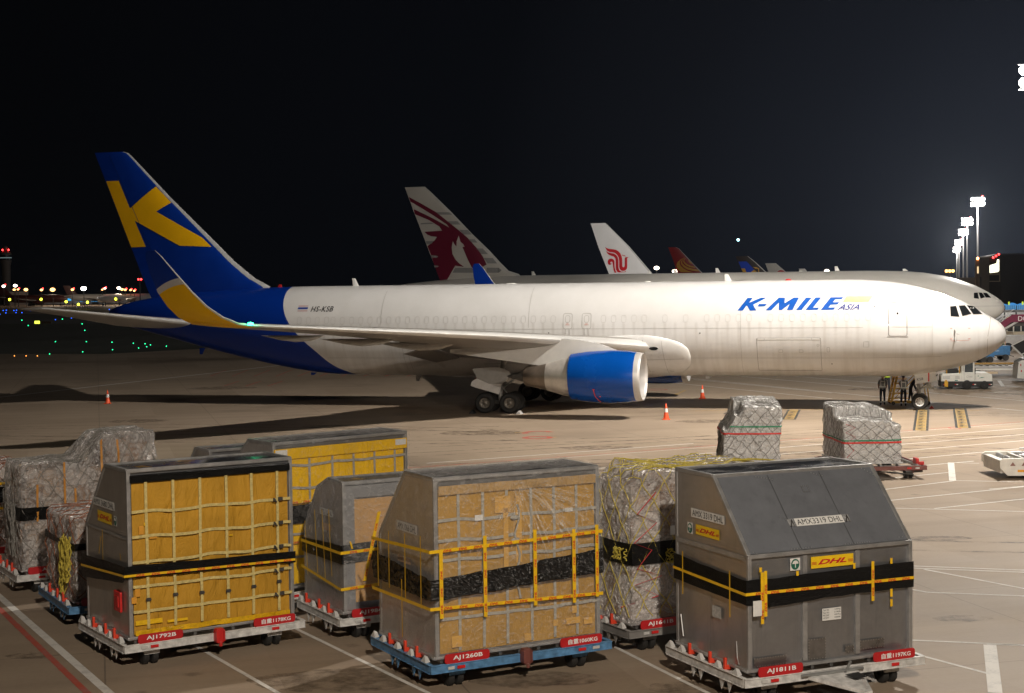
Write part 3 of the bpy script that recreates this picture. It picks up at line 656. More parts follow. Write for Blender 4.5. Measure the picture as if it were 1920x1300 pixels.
    mb = MB()
    for k in range(34):
        a = 2*math.pi*k/34
        def pt(r, tw, dx): b = a+tw; return (19.95+dx, sd*7.92+r*math.cos(b), ez+r*math.sin(b))
        mb.add([pt(.35, 0, 0), pt(.75, .03, -.03), pt(1.15, .05, 0), pt(1.15, .22, .16), pt(.75, .22, .2), pt(.35, .25, .22)], [(0, 1, 4, 5), (1, 2, 3, 4)])
    fan = mb.build('fan', plain('fan_metal', (.10, .10, .105), .45, .6), eng)
    mb = MB(); mb.lathe([(19.45, .02), (19.6, .14), (19.8, .26), (20.1, .38), (20.3, .40)], ec, 'x', 32, caps=True); mb.build('spinner', DMET, eng, smooth=40)
    mb = MB(); mb.lathe([(20.35, 1.17), (20.36, .02)], ec, 'x', 32); mb.build('fan_backing', BLACK, eng)
    mb = MB(); mb.lathe([(22.2, 1.10), (22.42, 1.08), (22.9, 1.0), (23.4, .86), (23.75, .76)], ec, 'x', 48); mb.build('core_cowl', plain('core_cowl_metal', (.58, .55, .51), .38, .6, var=.16, scale=1.6), eng, smooth=40)
    mb = MB(); mb.lathe([(23.75, .745), (24.2, .66), (24.95, .50), (25.0, .46), (24.7, .42)], ec, 'x', 48); mb.build('exhaust_nozzle', plain('heat_stained_metal', (.23, .19, .155), .45, .75, var=.2, scale=1.5), eng, smooth=40)
    mb = MB(); mb.lathe([(24.5, .34), (25.1, .28), (25.9, .08), (26.0, .02)], ec, 'x', 24); mb.build('exhaust_plug', DMET, eng, smooth=40)
    PY_ = sd*7.92
    mb = MB(); rings = []
    for s, zt, zb, hw in ((20.0, 3.66, 3.5, .05), (20.8, 3.95, 3.4, .20), (22.0, 4.20, 3.1, .26), (23.2, 4.28, 2.9, .27), (24.2, 4.2, 2.85, .26), (25.5, 4.0, 3.02, .22), (27.6, 3.8, 3.3, .14), (29.2, 3.7, 3.5, .04)):
        rings.append([(s, PY_-hw, zb), (s, PY_+hw, zb), (s, PY_+hw*1.1, (zb+zt)/2), (s, PY_+hw*.8, zt), (s, PY_-hw*.8, zt), (s, PY_-hw*1.1, (zb+zt)/2)])
    mb.loft(rings); mb.build('pylon', LGREY, eng, smooth=30)
    if sd == 1:
        mb = MB(); yy = PY_+1.325
        for (s, z, w_, h_) in ((20.92, 1.62, .12, .03), (20.60, 1.26, .08, .02)): mb.box(s, s+w_, yy-.10, yy+.0, z, z+h_)
        mb.tube([(20.98, PY_+1.30, 1.62), (20.94, PY_+1.13, 1.30), (20.85, PY_+.92, 1.12), (20.72, PY_+.70, .94)], .022, 5); mb.build('tie_down_strap', RAWRED, eng)
# ------------- landing gear
RIM = plain('wheel_rim_paint', (.17, .15, .125), .5, .3)
RIMW = plain('white_wheel_rim', (.75, .73, .70), .4, .1)
def wheel(parent, c, r, w, rim, side=1, name='wheel'):
    mb = MB(); k = w/2
    mb.lathe([(-k*.55, r*.52), (-k, r*.60), (-k, r*.84), (-k*.7, r*.96), (-k*.3, r), (k*.3, r), (k*.7, r*.96), (k, r*.84), (k, r*.60), (k*.55, r*.52)], (0, 0, 0), 'y', 32)
    mb.build('tyre', RUB, parent, smooth=35).location = c
    mb = MB(); mb.lathe([(-k*.6, r*.50), (-k*.85, r*.53), (-k*.4, r*.47), (-k*.25, r*.30), (-k*.6, r*.2), (-k*.75, r*.06), (k*.75, r*.06), (k*.6, r*.2), (k*.25, r*.30), (k*.4, r*.47), (k*.85, r*.53), (k*.6, r*.50)], (0, 0, 0), 'y', 24)
    h = mb.build('rim', rim, parent, smooth=30); h.location = c
    mb = MB()
    for q in range(8):
        a = 2*math.pi*q/8
        for s_ in (1, -1): mb.tube([(r*.36*math.cos(a), s_*k*.24, r*.36*math.sin(a)), (r*.36*math.cos(a), s_*k*.40, r*.36*math.sin(a))], r*.055, 6)
    mb.build('wheel_hub', DMET, parent).location = c
    return h
GEARP = plain('gear_grey_paint', (.26, .25, .235), .4, .2)
for sd in (1, -1):
    gx, gy = 27.318, sd*4.65
    gr_ = empty('main_landing_gear', (0, 0, 0), 0, jet)
    mb = MB(); mb.tube([(gx-.25, gy-.1*sd, 3.2), (gx, gy, 1.5), (gx, gy, .75)], [.16, .15, .11], 14); mb.tube([(gx, gy, 1.5), (gx, gy, .6)], .09, 12); mb.build('strut', GEARP, gr_, smooth=30)
    mb = MB(); mb.bar((gx-.8, gy, .58), (gx+.8, gy, .58), .16, .2); mb.tube([(gx-.71, gy-.62, .585), (gx-.71, gy+.62, .585)], .07, 8); mb.tube([(gx+.71, gy-.62, .585), (gx+.71, gy+.62, .585)], .07, 8); mb.build('bogie_beam', DMET, gr_, smooth=30)
    mb = MB(); mb.tube([(gx-1.9, gy-.2*sd, 2.75), (gx-.1, gy, 1.35)], .065, 8); mb.tube([(gx+.1, gy-1.4*sd, 2.4), (gx, gy, 1.35)], .06, 8); mb.build('side_brace', GEARP, gr_, smooth=30)
    mb = MB(); mb.tube([(gx-.12, gy+.1*sd, 1.5), (gx-.42, gy+.1*sd, 1.1), (gx-.12, gy+.1*sd, .8)], .035, 6); mb.build('torque_link', GEARP, gr_)
    for a in (-.71, .71):
        for b in (-.57, .57): wheel(gr_, (gx+a, gy+b, .585), .585, .42, RIM)
    yd = gy + sd*.72
    dp = MB(); P = [(27.25, 2.62, .0), (28.72, 2.50, 0), (28.45, 1.97, .04), (27.75, 1.66, .04), (27.0, 1.64, .04), (26.5, 2.10, .0), (26.55, 2.35, 0)]
    dp.add([(s, yd+q, z) for s, z, q in P]+[(s, yd+q-.05*sd, z) for s, z, q in P], [tuple(range(7)), tuple(range(13, 6, -1))]+[(i, i+7, (i+1) % 7+7, (i+1) % 7) for i in range(7)])
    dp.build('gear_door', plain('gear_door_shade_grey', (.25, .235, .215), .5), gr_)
    dp = MB(); P = [(28.46, 1.96), (27.75, 1.66), (27.02, 1.64), (27.18, 1.08), (28.5, 1.44), (28.82, 1.55), (28.75, 1.80)]
    dp.add([(s, yd+.06*sd, z) for s, z in P]+[(s, yd+.02*sd, z) for s, z in P], [tuple(range(7)), tuple(range(13, 6, -1))]+[(i, i+7, (i+1) % 7+7, (i+1) % 7) for i in range(7)])
    dp.build('lower_gear_door', plain('lower_door_grey', (.50, .48, .46), .42), gr_)
ng = empty('nose_landing_gear', (0, 0, 0), 0, jet)
for sd in (1, -1): wheel(ng, (4.56, sd*.31, .455), .455, .34, RIMW)
mb = MB(); mb.tube([(4.72, 0, 2.3), (4.58, 0, .9), (4.56, 0, .455)], [.11, .09, .06], 12); mb.tube([(4.56, -.31, .455), (4.56, .31, .455)], .05, 8); mb.tube([(3.6, 0, 1.95), (4.6, 0, 1.1)], .045, 8); mb.tube([(4.65, 0, 1.2), (4.95, 0, .95), (4.62, 0, .62)], .03, 6); mb.build('strut', GEARP, ng, smooth=30)
mb = MB()
for i in range(9):
    y0 = .12*math.sin(i*2.1); mb.tube([(4.2-.02*i, y0, 1.75), (4.15+.06*math.sin(i), y0+.06, 1.4), (4.35-.05*i, y0, 1.15)], .014, 4)
mb.box(3.95, 4.45, -.14, .16, 1.18, 1.32); mb.box(3.72, 3.95, -.10, .12, 1.12, 1.25); mb.box(3.95, 4.15, .08, .2, 1.28, 1.48); mb.build('hoses_and_linkage', plain('hydraulic_hardware', (.26, .25, .21), .45, .4, scale=20, var=.6), ng)
for y in (-.12, .12):
    mb = MB(); mb.lathe([(-.06, .02), (-.05, .10), (.05, .12), (.06, .02)], (3.74, y, 1.2), 'x', 14); mb.build('taxi_light', RIMW, ng, smooth=30)
for sd in (1, -1):
    P = [(4.86, 2.02), (3.75, 2.2), (3.65, 1.60), (4.77, 1.45)]; yy = sd*.52
    mb = MB(); mb.add([(s, yy, z) for s, z in P]+[(s, yy-.04, z) for s, z in P], [(0, 1, 2, 3), (7, 6, 5, 4)]+[(i, i+4, (i+1) % 4+4, (i+1) % 4) for i in range(4)])
    d = mb.build('nose_gear_door', WHITE, ng)
    if sd == 1:
        F = lambda x, z: (4.72-x, yy+.006, 1.62+z+x*.15)
        drape('door_lettering', text2d('KSB', .19, 0.0, 0, 1.0, 1.15), F, LETTERK, ng, smooth=False)
        drape('door_stripe', poly2d([(.60, -.13), (.67, -.13), (.67, .48), (.60, .48)]), F, RED, ng, smooth=False)
# ================================================================ the other airplanes
def airliner(cat_name, label, nose, ang, Tb, fl, bodymat, finmats, wingst, stabst, eng=None, group=None, windows=None):
    r = tag(empty(cat_name, (nose[0], nose[1], 0), ang), label, 'airplane', group)
    b = body(Tb, 'fuselage', bodymat, r, n=40, ds=1.2)
    fo = fin_mesh(fl, finmats, r, 'tail_fin', .09, 2)
    for sd in (1, -1):
        wing_mesh(wingst, sd, 3, [SURFM, BRIGHT], r, 'wing'); wing_mesh(stabst, sd, 3, [SURFM, BRIGHT], r, 'tailplane')
        if eng:
            s, y, z, rr, ln = eng
            mb = MB(); mb.lathe([(s+ln*.12, rr*.84), (s, rr*.95), (s+.1, rr), (s+ln*.35, rr*1.06), (s+ln*.8, rr*.95), (s+ln*.8, rr*.7), (s+ln*1.25, rr*.4), (s+ln*1.25, .02)], (0, sd*y, z), 'x', 28)
            mb.lathe([(s+ln*.3, rr*.8), (s+ln*.3, .02)], (0, sd*y, z), 'x', 24)
            mb.add([(s+ln*.2, sd*y, z+rr), (s+ln*1.3, sd*y, z+rr*.4), (s+ln*1.6, sd*y, z+rr*1.5), (s+ln*.7, sd*y, z+rr*1.6), (s+ln*.2, sd*y+.3, z+rr), (s+ln*1.3, sd*y+.3, z+rr*.4), (s+ln*1.6, sd*y+.3, z+rr*1.5), (s+ln*.7, sd*y+.3, z+rr*1.6)],
                   [(0, 1, 2, 3), (7, 6, 5, 4), (0, 4, 5, 1), (1, 5, 6, 2), (2, 6, 7, 3), (3, 7, 4, 0)])
            mb.build('engine', bodymat, r, smooth=35)
    mb = MB()
    L_ = Tb[-1][0]
    for x, ys, rr in ((L_*.095, (-.3, .3), .5), (L_*.5, (-5.4, -4.2, 4.2, 5.4), .62), (L_*.525, (-5.4, -4.2, 4.2, 5.4), .62)):
        for y in ys: mb.lathe([(-.2, .05), (-.2, rr*.9), (0, rr), (.2, rr*.9), (.2, .05)], (x, y, rr), 'y', 16)
        for y in (min(ys)*.88, max(ys)*.88): mb.tube([(x, y, rr), (x, y, 3.2)], .14, 6)
    mb.build('landing_gear', BLACK, r, smooth=35)
    return r, b, fo
def scaleT(T, kx, kz, z0, kw): return [(s*kx, z0+(a-4.52)*kz, z0+(b-4.52)*kz, w*kw) for s, a, b, w in T]
PA = math.pi-AA
# grey twin-engine freighter behind (fuselage crown 8.25 m, tail 17.8 m)
T77 = [(0,4.52,4.44,.03),(.1,4.9,4.1,.42),(.4,5.22,3.72,.8),(.9,5.58,3.4,1.15),(1.5,5.98,3.1,1.5),(2.2,6.38,2.88,1.85),(2.9,6.72,2.7,2.1),(4,7.15,2.5,2.42),(5.5,7.6,2.3,2.72),(7.5,7.95,2.2,2.95),(10,8.14,2.15,3.06),(13,8.22,2.14,3.08),(42,8.25,2.14,3.08),(47,8.25,2.5,2.95),(51,8.2,3.2,2.6),(55,8.0,4.2,2.0),(59,7.7,5.3,1.2),(62,7.35,6.2,.5),(62.8,7.1,6.6,.15)]
F77 = [(7.0,48.6,57.0),(8.2,48.2,57.1),(8.42,48.47,57.15),(8.75,49.5,57.35),(9.53,50.29,57.68),(10.88,51.54,58.22),(12.75,53.49,58.93),(14.96,55.61,59.8),(17.26,57.98,60.65),(17.8,58.6,60.85)]
GREYW = plain('warm_grey_livery', (.66, .64, .60), .35, var=.05, scale=.5, coat=.3)
q1, q1b, q1f = airliner('freighter_airplane', 'grey wide-body jet parked behind the white cargo jet, maroon antelope emblem on its tail', (47.5, 146.0), PA, T77, F77, GREYW, [plain('tail_grey_livery', (.52, .50, .46), .4, var=.05, scale=.5), LGREY],
    [(2, 20, 3.6, 14, .12, .03), (3.2, 21.2, 3.7, 13, .12, .03), (10, 26.5, 4.4, 9, .11, .02), (30, 41, 6.4, 2.4, .1, 0), (32, 43.2, 6.6, .8, .08, 0)],
    [(.4, 53.5, 6.2, 6.6, .1, 0), (1.2, 54.2, 6.3, 6.2, .1, 0), (10.4, 61.2, 7.0, 2.3, .09, 0), (10.7, 61.8, 7.05, 1.4, .07, 0)], (21.5, 9.8, 2.5, 1.75, 5.5))
MAR = plain('maroon_emblem', (.135, .008, .028), .4, var=.08, scale=.5); SHG = plain('grey_wave_emblem', (.25, .25, .25), .4, var=.05)
fs7 = fin_surf(F77, .09, 1, .03); fs7b = fin_surf(F77, .09, 1, .05)
drape('tail_emblem', poly2d([(60.40, 16.77), (59.06, 16.06), (57.31, 15.06), (55.92, 13.97), (54.76, 13.05), (53.84, 12.26), (52.81, 11.13), (52.24, 10.34), (51.79, 9.44), (52.14, 9.25), (53.02, 8.74), (53.48, 9.25), (53.87, 10.03), (54.44, 11.32), (54.18, 11.35), (54.32, 11.62), (54.64, 11.88), (54.83, 12.55), (55.07, 11.95), (55.1, 11.39), (55.31, 11.62), (55.5, 11.98), (55.63, 11.29), (55.56, 10.62), (55.27, 10.06), (54.81, 9.6), (54.29, 9.24), (54.93, 9.32), (55.28, 9.39), (55.7, 8.73), (56.24, 7.9), (57.05, 7.85), (57.65, 9.43), (58.05, 10.67), (58.40, 11.51), (58.0, 11.78), (57.53, 12.11), (57.29, 12.46), (57.93, 12.54), (58.4, 12.74), (58.69, 13.03), (56.69, 13.1), (56.98, 13.55), (58.14, 14.25), (59.72, 14.9), (59.90, 15.47), (58.72, 14.93), (57.32, 14.23), (55.87, 13.41), (56.15, 13.75), (57.55, 14.68), (59.07, 15.61), (60.22, 16.26)]), fs7, MAR, q1f, (.5, .5))
WAVES = ([(57.42, 15.07), (55.9, 15.03), (55.58, 14.76), (57.08, 14.8)], [(56.03, 14.08), (54.98, 14.06), (54.66, 13.7), (55.69, 13.72)], [(54.76, 13.14), (53.89, 13.12), (53.43, 12.63), (54.3, 12.64)], [(53.78, 12.14), (53.12, 12.13), (52.8, 11.77), (53.41, 11.78)], [(52.93, 11.15), (52.23, 11.14), (51.65, 10.53), (52.36, 10.54)], [(52.13, 10.14), (51.15, 10.12), (50.68, 9.54), (51.68, 9.55)],
     [(55.3, 9.15), (53.42, 9.12), (53.02, 8.6), (55.6, 8.64)], [(51.8, 9.11), (50.5, 9.09), (50.17, 8.83), (50.5, 8.56), (51.81, 8.58)], [(58.60, 12.05), (57.59, 12.02), (57.95, 11.73), (58.5, 11.74)], [(59.1, 13.96), (57.91, 13.98), (57.56, 13.84), (59.1, 13.82)])
for P in WAVES: drape('tail_wave_band', poly2d(P), fs7, SHG, q1f, (.5, .5))
drape('tail_emblem_gap', poly2d([(58.05, 10.53), (57.38, 10.48), (57.17, 10.37), (57.38, 10.26), (57.98, 10.24)], [(57.7, 9.45), (57.27, 9.42), (57.12, 9.33), (57.3, 9.24), (57.62, 9.22)]), fs7b, SHG, q1f, (.5, .5))
s7 = surf(T77, .03)
for P in ([(2.79, 5.94), (2.41, 5.94), (2.32, 5.35), (2.79, 5.43)], [(2.35, 5.94), (2.03, 5.93), (1.76, 5.49), (2.16, 5.37)], [(1.94, 5.93), (1.55, 5.88), (1.18, 5.44), (1.68, 5.46)]):
    drape('cockpit_window', poly2d([(s+.12, z) for s, z in P]), s7, DARKGLASS, q1b, (.2, .2))
drape('livery_line', poly2d([(0.15, 4.62), (14, 4.72), (14, 4.76), (.15, 4.68)]), s7, LGREY, q1b, (.3, None))
for s, h in ((15.5, .5), (27.3, .5), (31.6, .42), (34.3, .3), (46.5, .45), (9.0, .15), (19.0, .12)): blade(s, 8.2, h, .5, .28, q1b, WHITE)
# white jet with red phoenix
def FK(z): pass
fl3 = [(7.5, 47.6, 57.6), (9.31, 50.39, 58.42), (14.15, 54.49, 60.3), (18.2, 58.5, 61.62), (18.6, 58.95, 61.74)]
WJ = plain('white_livery', (.74, .73, .72), .35, var=.04, scale=.5, coat=.3)
wst = [(2, 20, 3.6, 14, .12, .03), (10, 26.5, 4.2, 9, .11, .02), (29.5, 41, 5.6, 2.4, .1, 0)]; sst = [(.4, 53.5, 6.0, 6.6, .1, 0), (10.2, 61.0, 6.6, 2.0, .09, 0)]
T77b = [(s, a-.55 if a > 5 else a, b, w) for s, a, b, w in T77]
q2, q2b, q2f = airliner('parked_airplane', 'white jet tail with a red phoenix emblem, second tail behind the white cargo jet', (74.33, 263.7), PA, T77b, fl3, WJ, [WJ, LGREY], wst, sst, (21.5, 9.8, 2.4, 1.6, 5.2))
REDE = plain('red_emblem', (.55, .012, .020), .4, var=.05)
fs3 = fin_surf(fl3, .09, 1, .05)
for P in ([(59.09, 14.24), (58.69, 13.97), (58.21, 13.83), (57.57, 13.76), (57.03, 13.65), (56.55, 13.38), (56.18, 12.98), (55.95, 12.5), (55.84, 11.97), (55.84, 11.24), (55.83, 10.66), (55.75, 10.47), (55.62, 10.42), (55.46, 10.5), (55.38, 10.7), (55.36, 12.07), (55.2, 12.28), (54.8, 12.28), (54.43, 12.26), (54.77, 12.22), (54.9, 12.01), (54.91, 10.43), (55.03, 10.07), (55.36, 9.81), (55.73, 9.76), (56.11, 9.87), (56.34, 10.19), (56.41, 10.56), (56.4, 11.51), (56.48, 12.19), (56.77, 12.72), (57.2, 13.07), (57.68, 13.21), (58.22, 13.28), (58.7, 13.55)],
    [(58.86, 13.45), (58.49, 13.2), (57.9, 13.05), (57.36, 12.97), (56.93, 12.67), (56.67, 12.25), (56.57, 11.77), (56.57, 10.46), (56.43, 9.93), (56.11, 9.66), (55.68, 9.59), (55.33, 9.63), (55.06, 9.81), (55.23, 9.55), (55.68, 9.5), (56.43, 9.48), (56.75, 9.57), (57.01, 9.99), (57.06, 10.47), (57.06, 11.68), (57.15, 12.1), (57.42, 12.42), (57.9, 12.56), (58.33, 12.75), (58.65, 13.02)],
    [(57.57, 10.53), (57.65, 11.27), (57.7, 11.43), (57.86, 11.51), (58.05, 11.43), (58.1, 11.27), (58.02, 11.14), (57.86, 11.19), (57.92, 11.01), (58.13, 10.9), (58.4, 10.96), (58.56, 11.23), (58.58, 11.54), (58.45, 11.86), (58.17, 12.04), (57.8, 12.05), (57.48, 11.9), (57.29, 11.58), (57.28, 10.47), (57.15, 9.89), (56.94, 9.44), (57.29, 9.47), (57.5, 9.95)],
    [(55.87, 12.79), (55.65, 12.6), (55.33, 12.59), (55.12, 12.41), (55.33, 12.44), (55.65, 12.47), (55.81, 12.6)]): drape('tail_emblem', poly2d(P), fs3, REDE, q2f, (.6, .6))
# red, dark, grey tails farther along the row
T33 = scaleT(T767, 58.5/54.5, 1.06, 4.6, 1.12)
w33 = [(2, 20, 3.4, 11, .12, .03), (10, 26, 4.2, 7, .11, .02), (28, 38, 5.4, 2.2, .1, 0)]; s33 = [(.4, 50.5, 5.6, 6, .1, 0), (9.5, 57, 6.2, 2.0, .09, 0)]
fl4 = [(7, 46.5, 55.4), (10.4, 50.24, 56.6), (12, 51.84, 57.2), (14.4, 54.07, 58.0), (16.6, 56.1, 58.85), (17.0, 56.9, 58.97)]
RDM = plain('dark_red_livery', (.26, .012, .014), .4, var=.08)
GLD = plain('gold_emblem', (.52, .28, .035), .45, var=.1)
q3, q3b, q3f = airliner('parked_airplane', 'dark red jet tail with golden swirls, third tail behind the white cargo jet', (98.4, 384.5), PA, T33, fl4, WJ, [RDM, LGREY], w33, s33)
fs4 = fin_surf(fl4, .09, 1, .08)
for P in ([(54.35, 14.2), (54.99, 14.13), (55.77, 13.72), (56.48, 13.17), (56.8, 12.55), (56.77, 11.78), (56.35, 11.0), (55.65, 10.43), (52.42, 10.35), (53.82, 10.75), (55.01, 11.4), (55.78, 12.18), (55.99, 12.82), (55.77, 13.44), (55.2, 13.92)], [(55.06, 13.85), (55.49, 13.44), (55.67, 12.95), (55.5, 12.39), (54.87, 11.68), (53.82, 11.1), (52.41, 10.73), (50.8, 10.53), (51.2, 11.06), (52.41, 11.26), (53.81, 11.66), (54.79, 12.24), (55.28, 12.81), (55.28, 13.43), (54.78, 13.92)],
    [(54.3, 14.1), (54.71, 13.84), (54.99, 13.43), (55.0, 13.08), (54.72, 12.66), (54.16, 12.16), (53.25, 11.72), (51.8, 11.52), (52.0, 11.81), (52.9, 12.0), (53.88, 12.43), (54.51, 12.93), (54.75, 13.36), (54.64, 13.7)], [(53.6, 13.72), (53.69, 13.41), (53.38, 12.91), (52.9, 12.59), (52.6, 12.7)]): drape('tail_emblem', poly2d(P), fs4, GLD, q3f, (1, 1))
fl5 = [(7, 44.5, 55), (11.2, 48.01, 56.5), (14.92, 51.93, 58.1), (17.02, 54.5, 59.0), (17.1, 54.7, 59.07)]
NB = plain('near_black_livery', (.03, .022, .02), .4)
q4, q4b, q4f = airliner('parked_airplane', 'black jet tail with blue panel and yellow blocks, fourth tail behind the white cargo jet', (137.6, 529.5), PA, T33, fl5, WJ, [NB, LGREY], w33, s33)
fs5 = fin_surf(fl5, .09, 1, .10); fs5b = fin_surf(fl5, .09, 1, .16)
drape('tail_panel', poly2d([(58.0, 15.18), (55.09, 15.21), (52.42, 12.3), (53.53, 11.37), (56.4, 11.41)]), fs5, plain('emblem_blue', (.01, .05, .42), .4), q4f, (1, 1))
for P in ([(57.03, 12.77), (55.7, 12.75), (55.14, 11.34), (56.44, 11.36)], [(52.42, 12.22), (51.47, 11.42), (51.24, 11.29), (53.61, 11.32)], [(52.88, 13.15), (51.62, 13.08), (50.68, 12.67), (50.56, 11.28), (50.92, 11.28), (50.96, 12.52), (51.94, 12.61)]): drape('tail_block', poly2d(P), fs5b, GLD, q4f, (1, 1))
fl6 = [(7, 43, 54.8), (12.6, 48.7, 57.1), (16.97, 53.6, 58.72)]
q5, q5b, q5f = airliner('parked_airplane', 'plain light grey jet tail, fifth tail behind the white cargo jet', (178.9, 714.5), PA, T33, fl6, WJ, [GREYW, LGREY], w33, s33)
drape('tail_emblem', (lambda P: (P, [tuple(range(len(P)))]))([(51.2+1.9*math.cos(a/10*math.pi), 12.2+1.4*math.sin(a/10*math.pi)) for a in range(20)]), fin_surf(fl6, .09, 1, .12), REDE, q5f, (1, 1))
T32 = scaleT(T767, 37/54.5, .80, 3.9, .78)
q6, q6b, q6f = airliner('parked_airplane', 'small pale jet tail, farthest tail behind the white cargo jet', (225.7, 990.0), PA, T32, [(6, 27.5, 35), (14.5, 31.6, 36.6), (16.85, 33.5, 37.5)], WJ, [GREYW, LGREY], [(2, 13, 2.8, 7, .12, .02), (17, 22, 4, 1.6, .1, 0)], [(.3, 31, 4.8, 4, .1, 0), (6, 35, 5.2, 1.4, .09, 0)])
FDR = plain('faint_dark_red', (.045, .008, .006), .5)
# three jets far off on the left apron
for (u, v, Y, ang, bm_, fm, lab) in ((86, 577, 830, R(188), FDR, FDR, 'dark red jet far off on the left apron'), (182, 578, 800, R(5), WJ, NB, 'white jet with dark tail far off on the left apron'), (240, 577, 900, R(185), GREY, FDR, 'grey jet with dark red tail far off by the lit terminal')):
    p = at(u, v, 0, Y)
    if lab.startswith('dark'): p = at(126, 577, 0, Y)
    airliner('distant_airplane', lab, (p.x, p.y), ang if ang > 1 else math.pi-ang if 0 else ang, T32, [(5.5, 27.5, 35), (6.2, 29, 35.4), (11.2, 33.5, 37.5)], bm_, [fm, fm], [(2, 13, 2.8, 7, .12, .02), (17, 22, 4, 1.6, .1, 0)], [(.3, 31, 4.8, 4, .1, 0), (6, 35, 5.2, 1.4, .09, 0)], (13, 5.5, 1.9, 1.0, 3), 'jets parked by the far terminal')
# ================================================================ freight containers, pallets and their dollies
def aluskin(name, col, rough, metal, sc=1.0):
    x = NM(name); n = x.noise(1.1*sc, 6, .7, None, .6); n2 = x.noise(7*sc, 5, .7); v = x.noise(1, 5, .7, x.coord('Object', (9, 9, .5)))
    c = x.ramp(n, [(.25, tuple(q*.80 for q in col)), (.75, tuple(min(1, q*1.14) for q in col))]); c = x.mix(.12, c, x.ramp(n2, [(.3, tuple(q*.6 for q in col)), (.7, tuple(min(1, q*1.3) for q in col))]))
    c = x.mix(x.ramp(v, [(.55, (0, 0, 0)), (.8, (.35, .35, .35))]), c, tuple(q*.5 for q in col))
    x.base(c).set(rough=x.math('MULTIPLY_ADD', n2, .20, rough-.12), metal=metal).bump(x.noise(1.3, 3, .5), .22, .06); return x.m
ALUP = aluskin('container_panel', (.35, .355, .37), .34, .80); ALUSH = aluskin('container_side_panel', (.46, .435, .41), .36, .78)
SLANT = aluskin('sky_dark_slanted_panel', (.150, .157, .172), .48, .15)  # dark sky mirrored in the bare sloping metal, put into the colour
ALUF = plain('container_frame_metal', (.40, .395, .39), .42, .65, var=.18, scale=5)
WT = NM('wet_roof_metal'); wq = WT.noise(.9, 5, .6, None, .5); WT.base(WT.ramp(wq, [(.3, (.10, .10, .10)), (.7, (.26, .26, .26))])).set(rough=WT.ramp(wq, [(.44, (.04, .04, .04)), (.56, (.30, .30, .30))]), metal=.7, spec=.8); WET = WT.m
def cloth(name, col, wr=.4):
    x = NM(name); n = x.noise(.9, 4, .6); dk = tuple(q*.62 for q in col)
    c = x.ramp(n, [(.25, tuple(q*.80 for q in col)), (.75, tuple(min(1, q*1.12) for q in col))])
    d = x.noise(2.2, 6, .75, None, .8); c = x.mix(x.ramp(d, [(.60, (0, 0, 0)), (.74, (.5, .5, .5))]), c, dk)
    wv = x.noise(1, 4, .6, x.coord('Object', (3.2, 1, 1.1)), 1.2); x.base(c).set(rough=.72, spec=.25).bump(wv, wr, .10); return x.m
ORANGE = cloth('orange_tarpaulin', (.50, .265, .026), .8); YEL = cloth('yellow_tarpaulin', (.80, .47, .006)); TAN = cloth('tan_board', (.50, .29, .11), .15)
STRAP = plain('yellow_webbing', (.56, .45, .17), .8, var=.25, scale=14); STRAPG = plain('grey_webbing', (.34, .32, .27), .8, var=.25, scale=14)
def film(name, lo, hi, col=(.85, .84, .83), rough=.24, sc=1.0, bump=1.0, an=(1, 1, 1)):
    x = NM(name); x.N.remove(x.b); tr = x.n('ShaderNodeBsdfTransparent'); gl = x.n('ShaderNodeBsdfPrincipled'); gl.inputs['Base Color'].default_value = col+(1,); gl.inputs['Roughness'].default_value = rough
    gl.inputs['Specular IOR Level'].default_value = .9
    co = x.coord('Object', an); n = x.noise(4.5*sc, 6, .72, co, 1.6); n2 = x.noise(17*sc, 4, .7, co, .8)
    r = x.math('ADD', x.math('MULTIPLY', n, .65), x.math('MULTIPLY', n2, .35))
    mr = x.n('ShaderNodeMapRange'); mr.inputs[1].default_value = .50; mr.inputs[2].default_value = .66; mr.inputs[3].default_value = lo; mr.inputs[4].default_value = hi; x.l(r, mr.inputs[0])
    b = x.n('ShaderNodeBump'); b.inputs['Strength'].default_value = bump; b.inputs['Distance'].default_value = .05; x.l(r, b.inputs['Height']); x.l(b.outputs[0], gl.inputs['Normal'])
    mx = x.n('ShaderNodeMixShader'); x.l(mr.outputs[0], mx.inputs[0]); x.l(tr.outputs[0], mx.inputs[1]); x.l(gl.outputs[0], mx.inputs[2]); x.l(mx.outputs[0], x.o.inputs[0]); return x.m
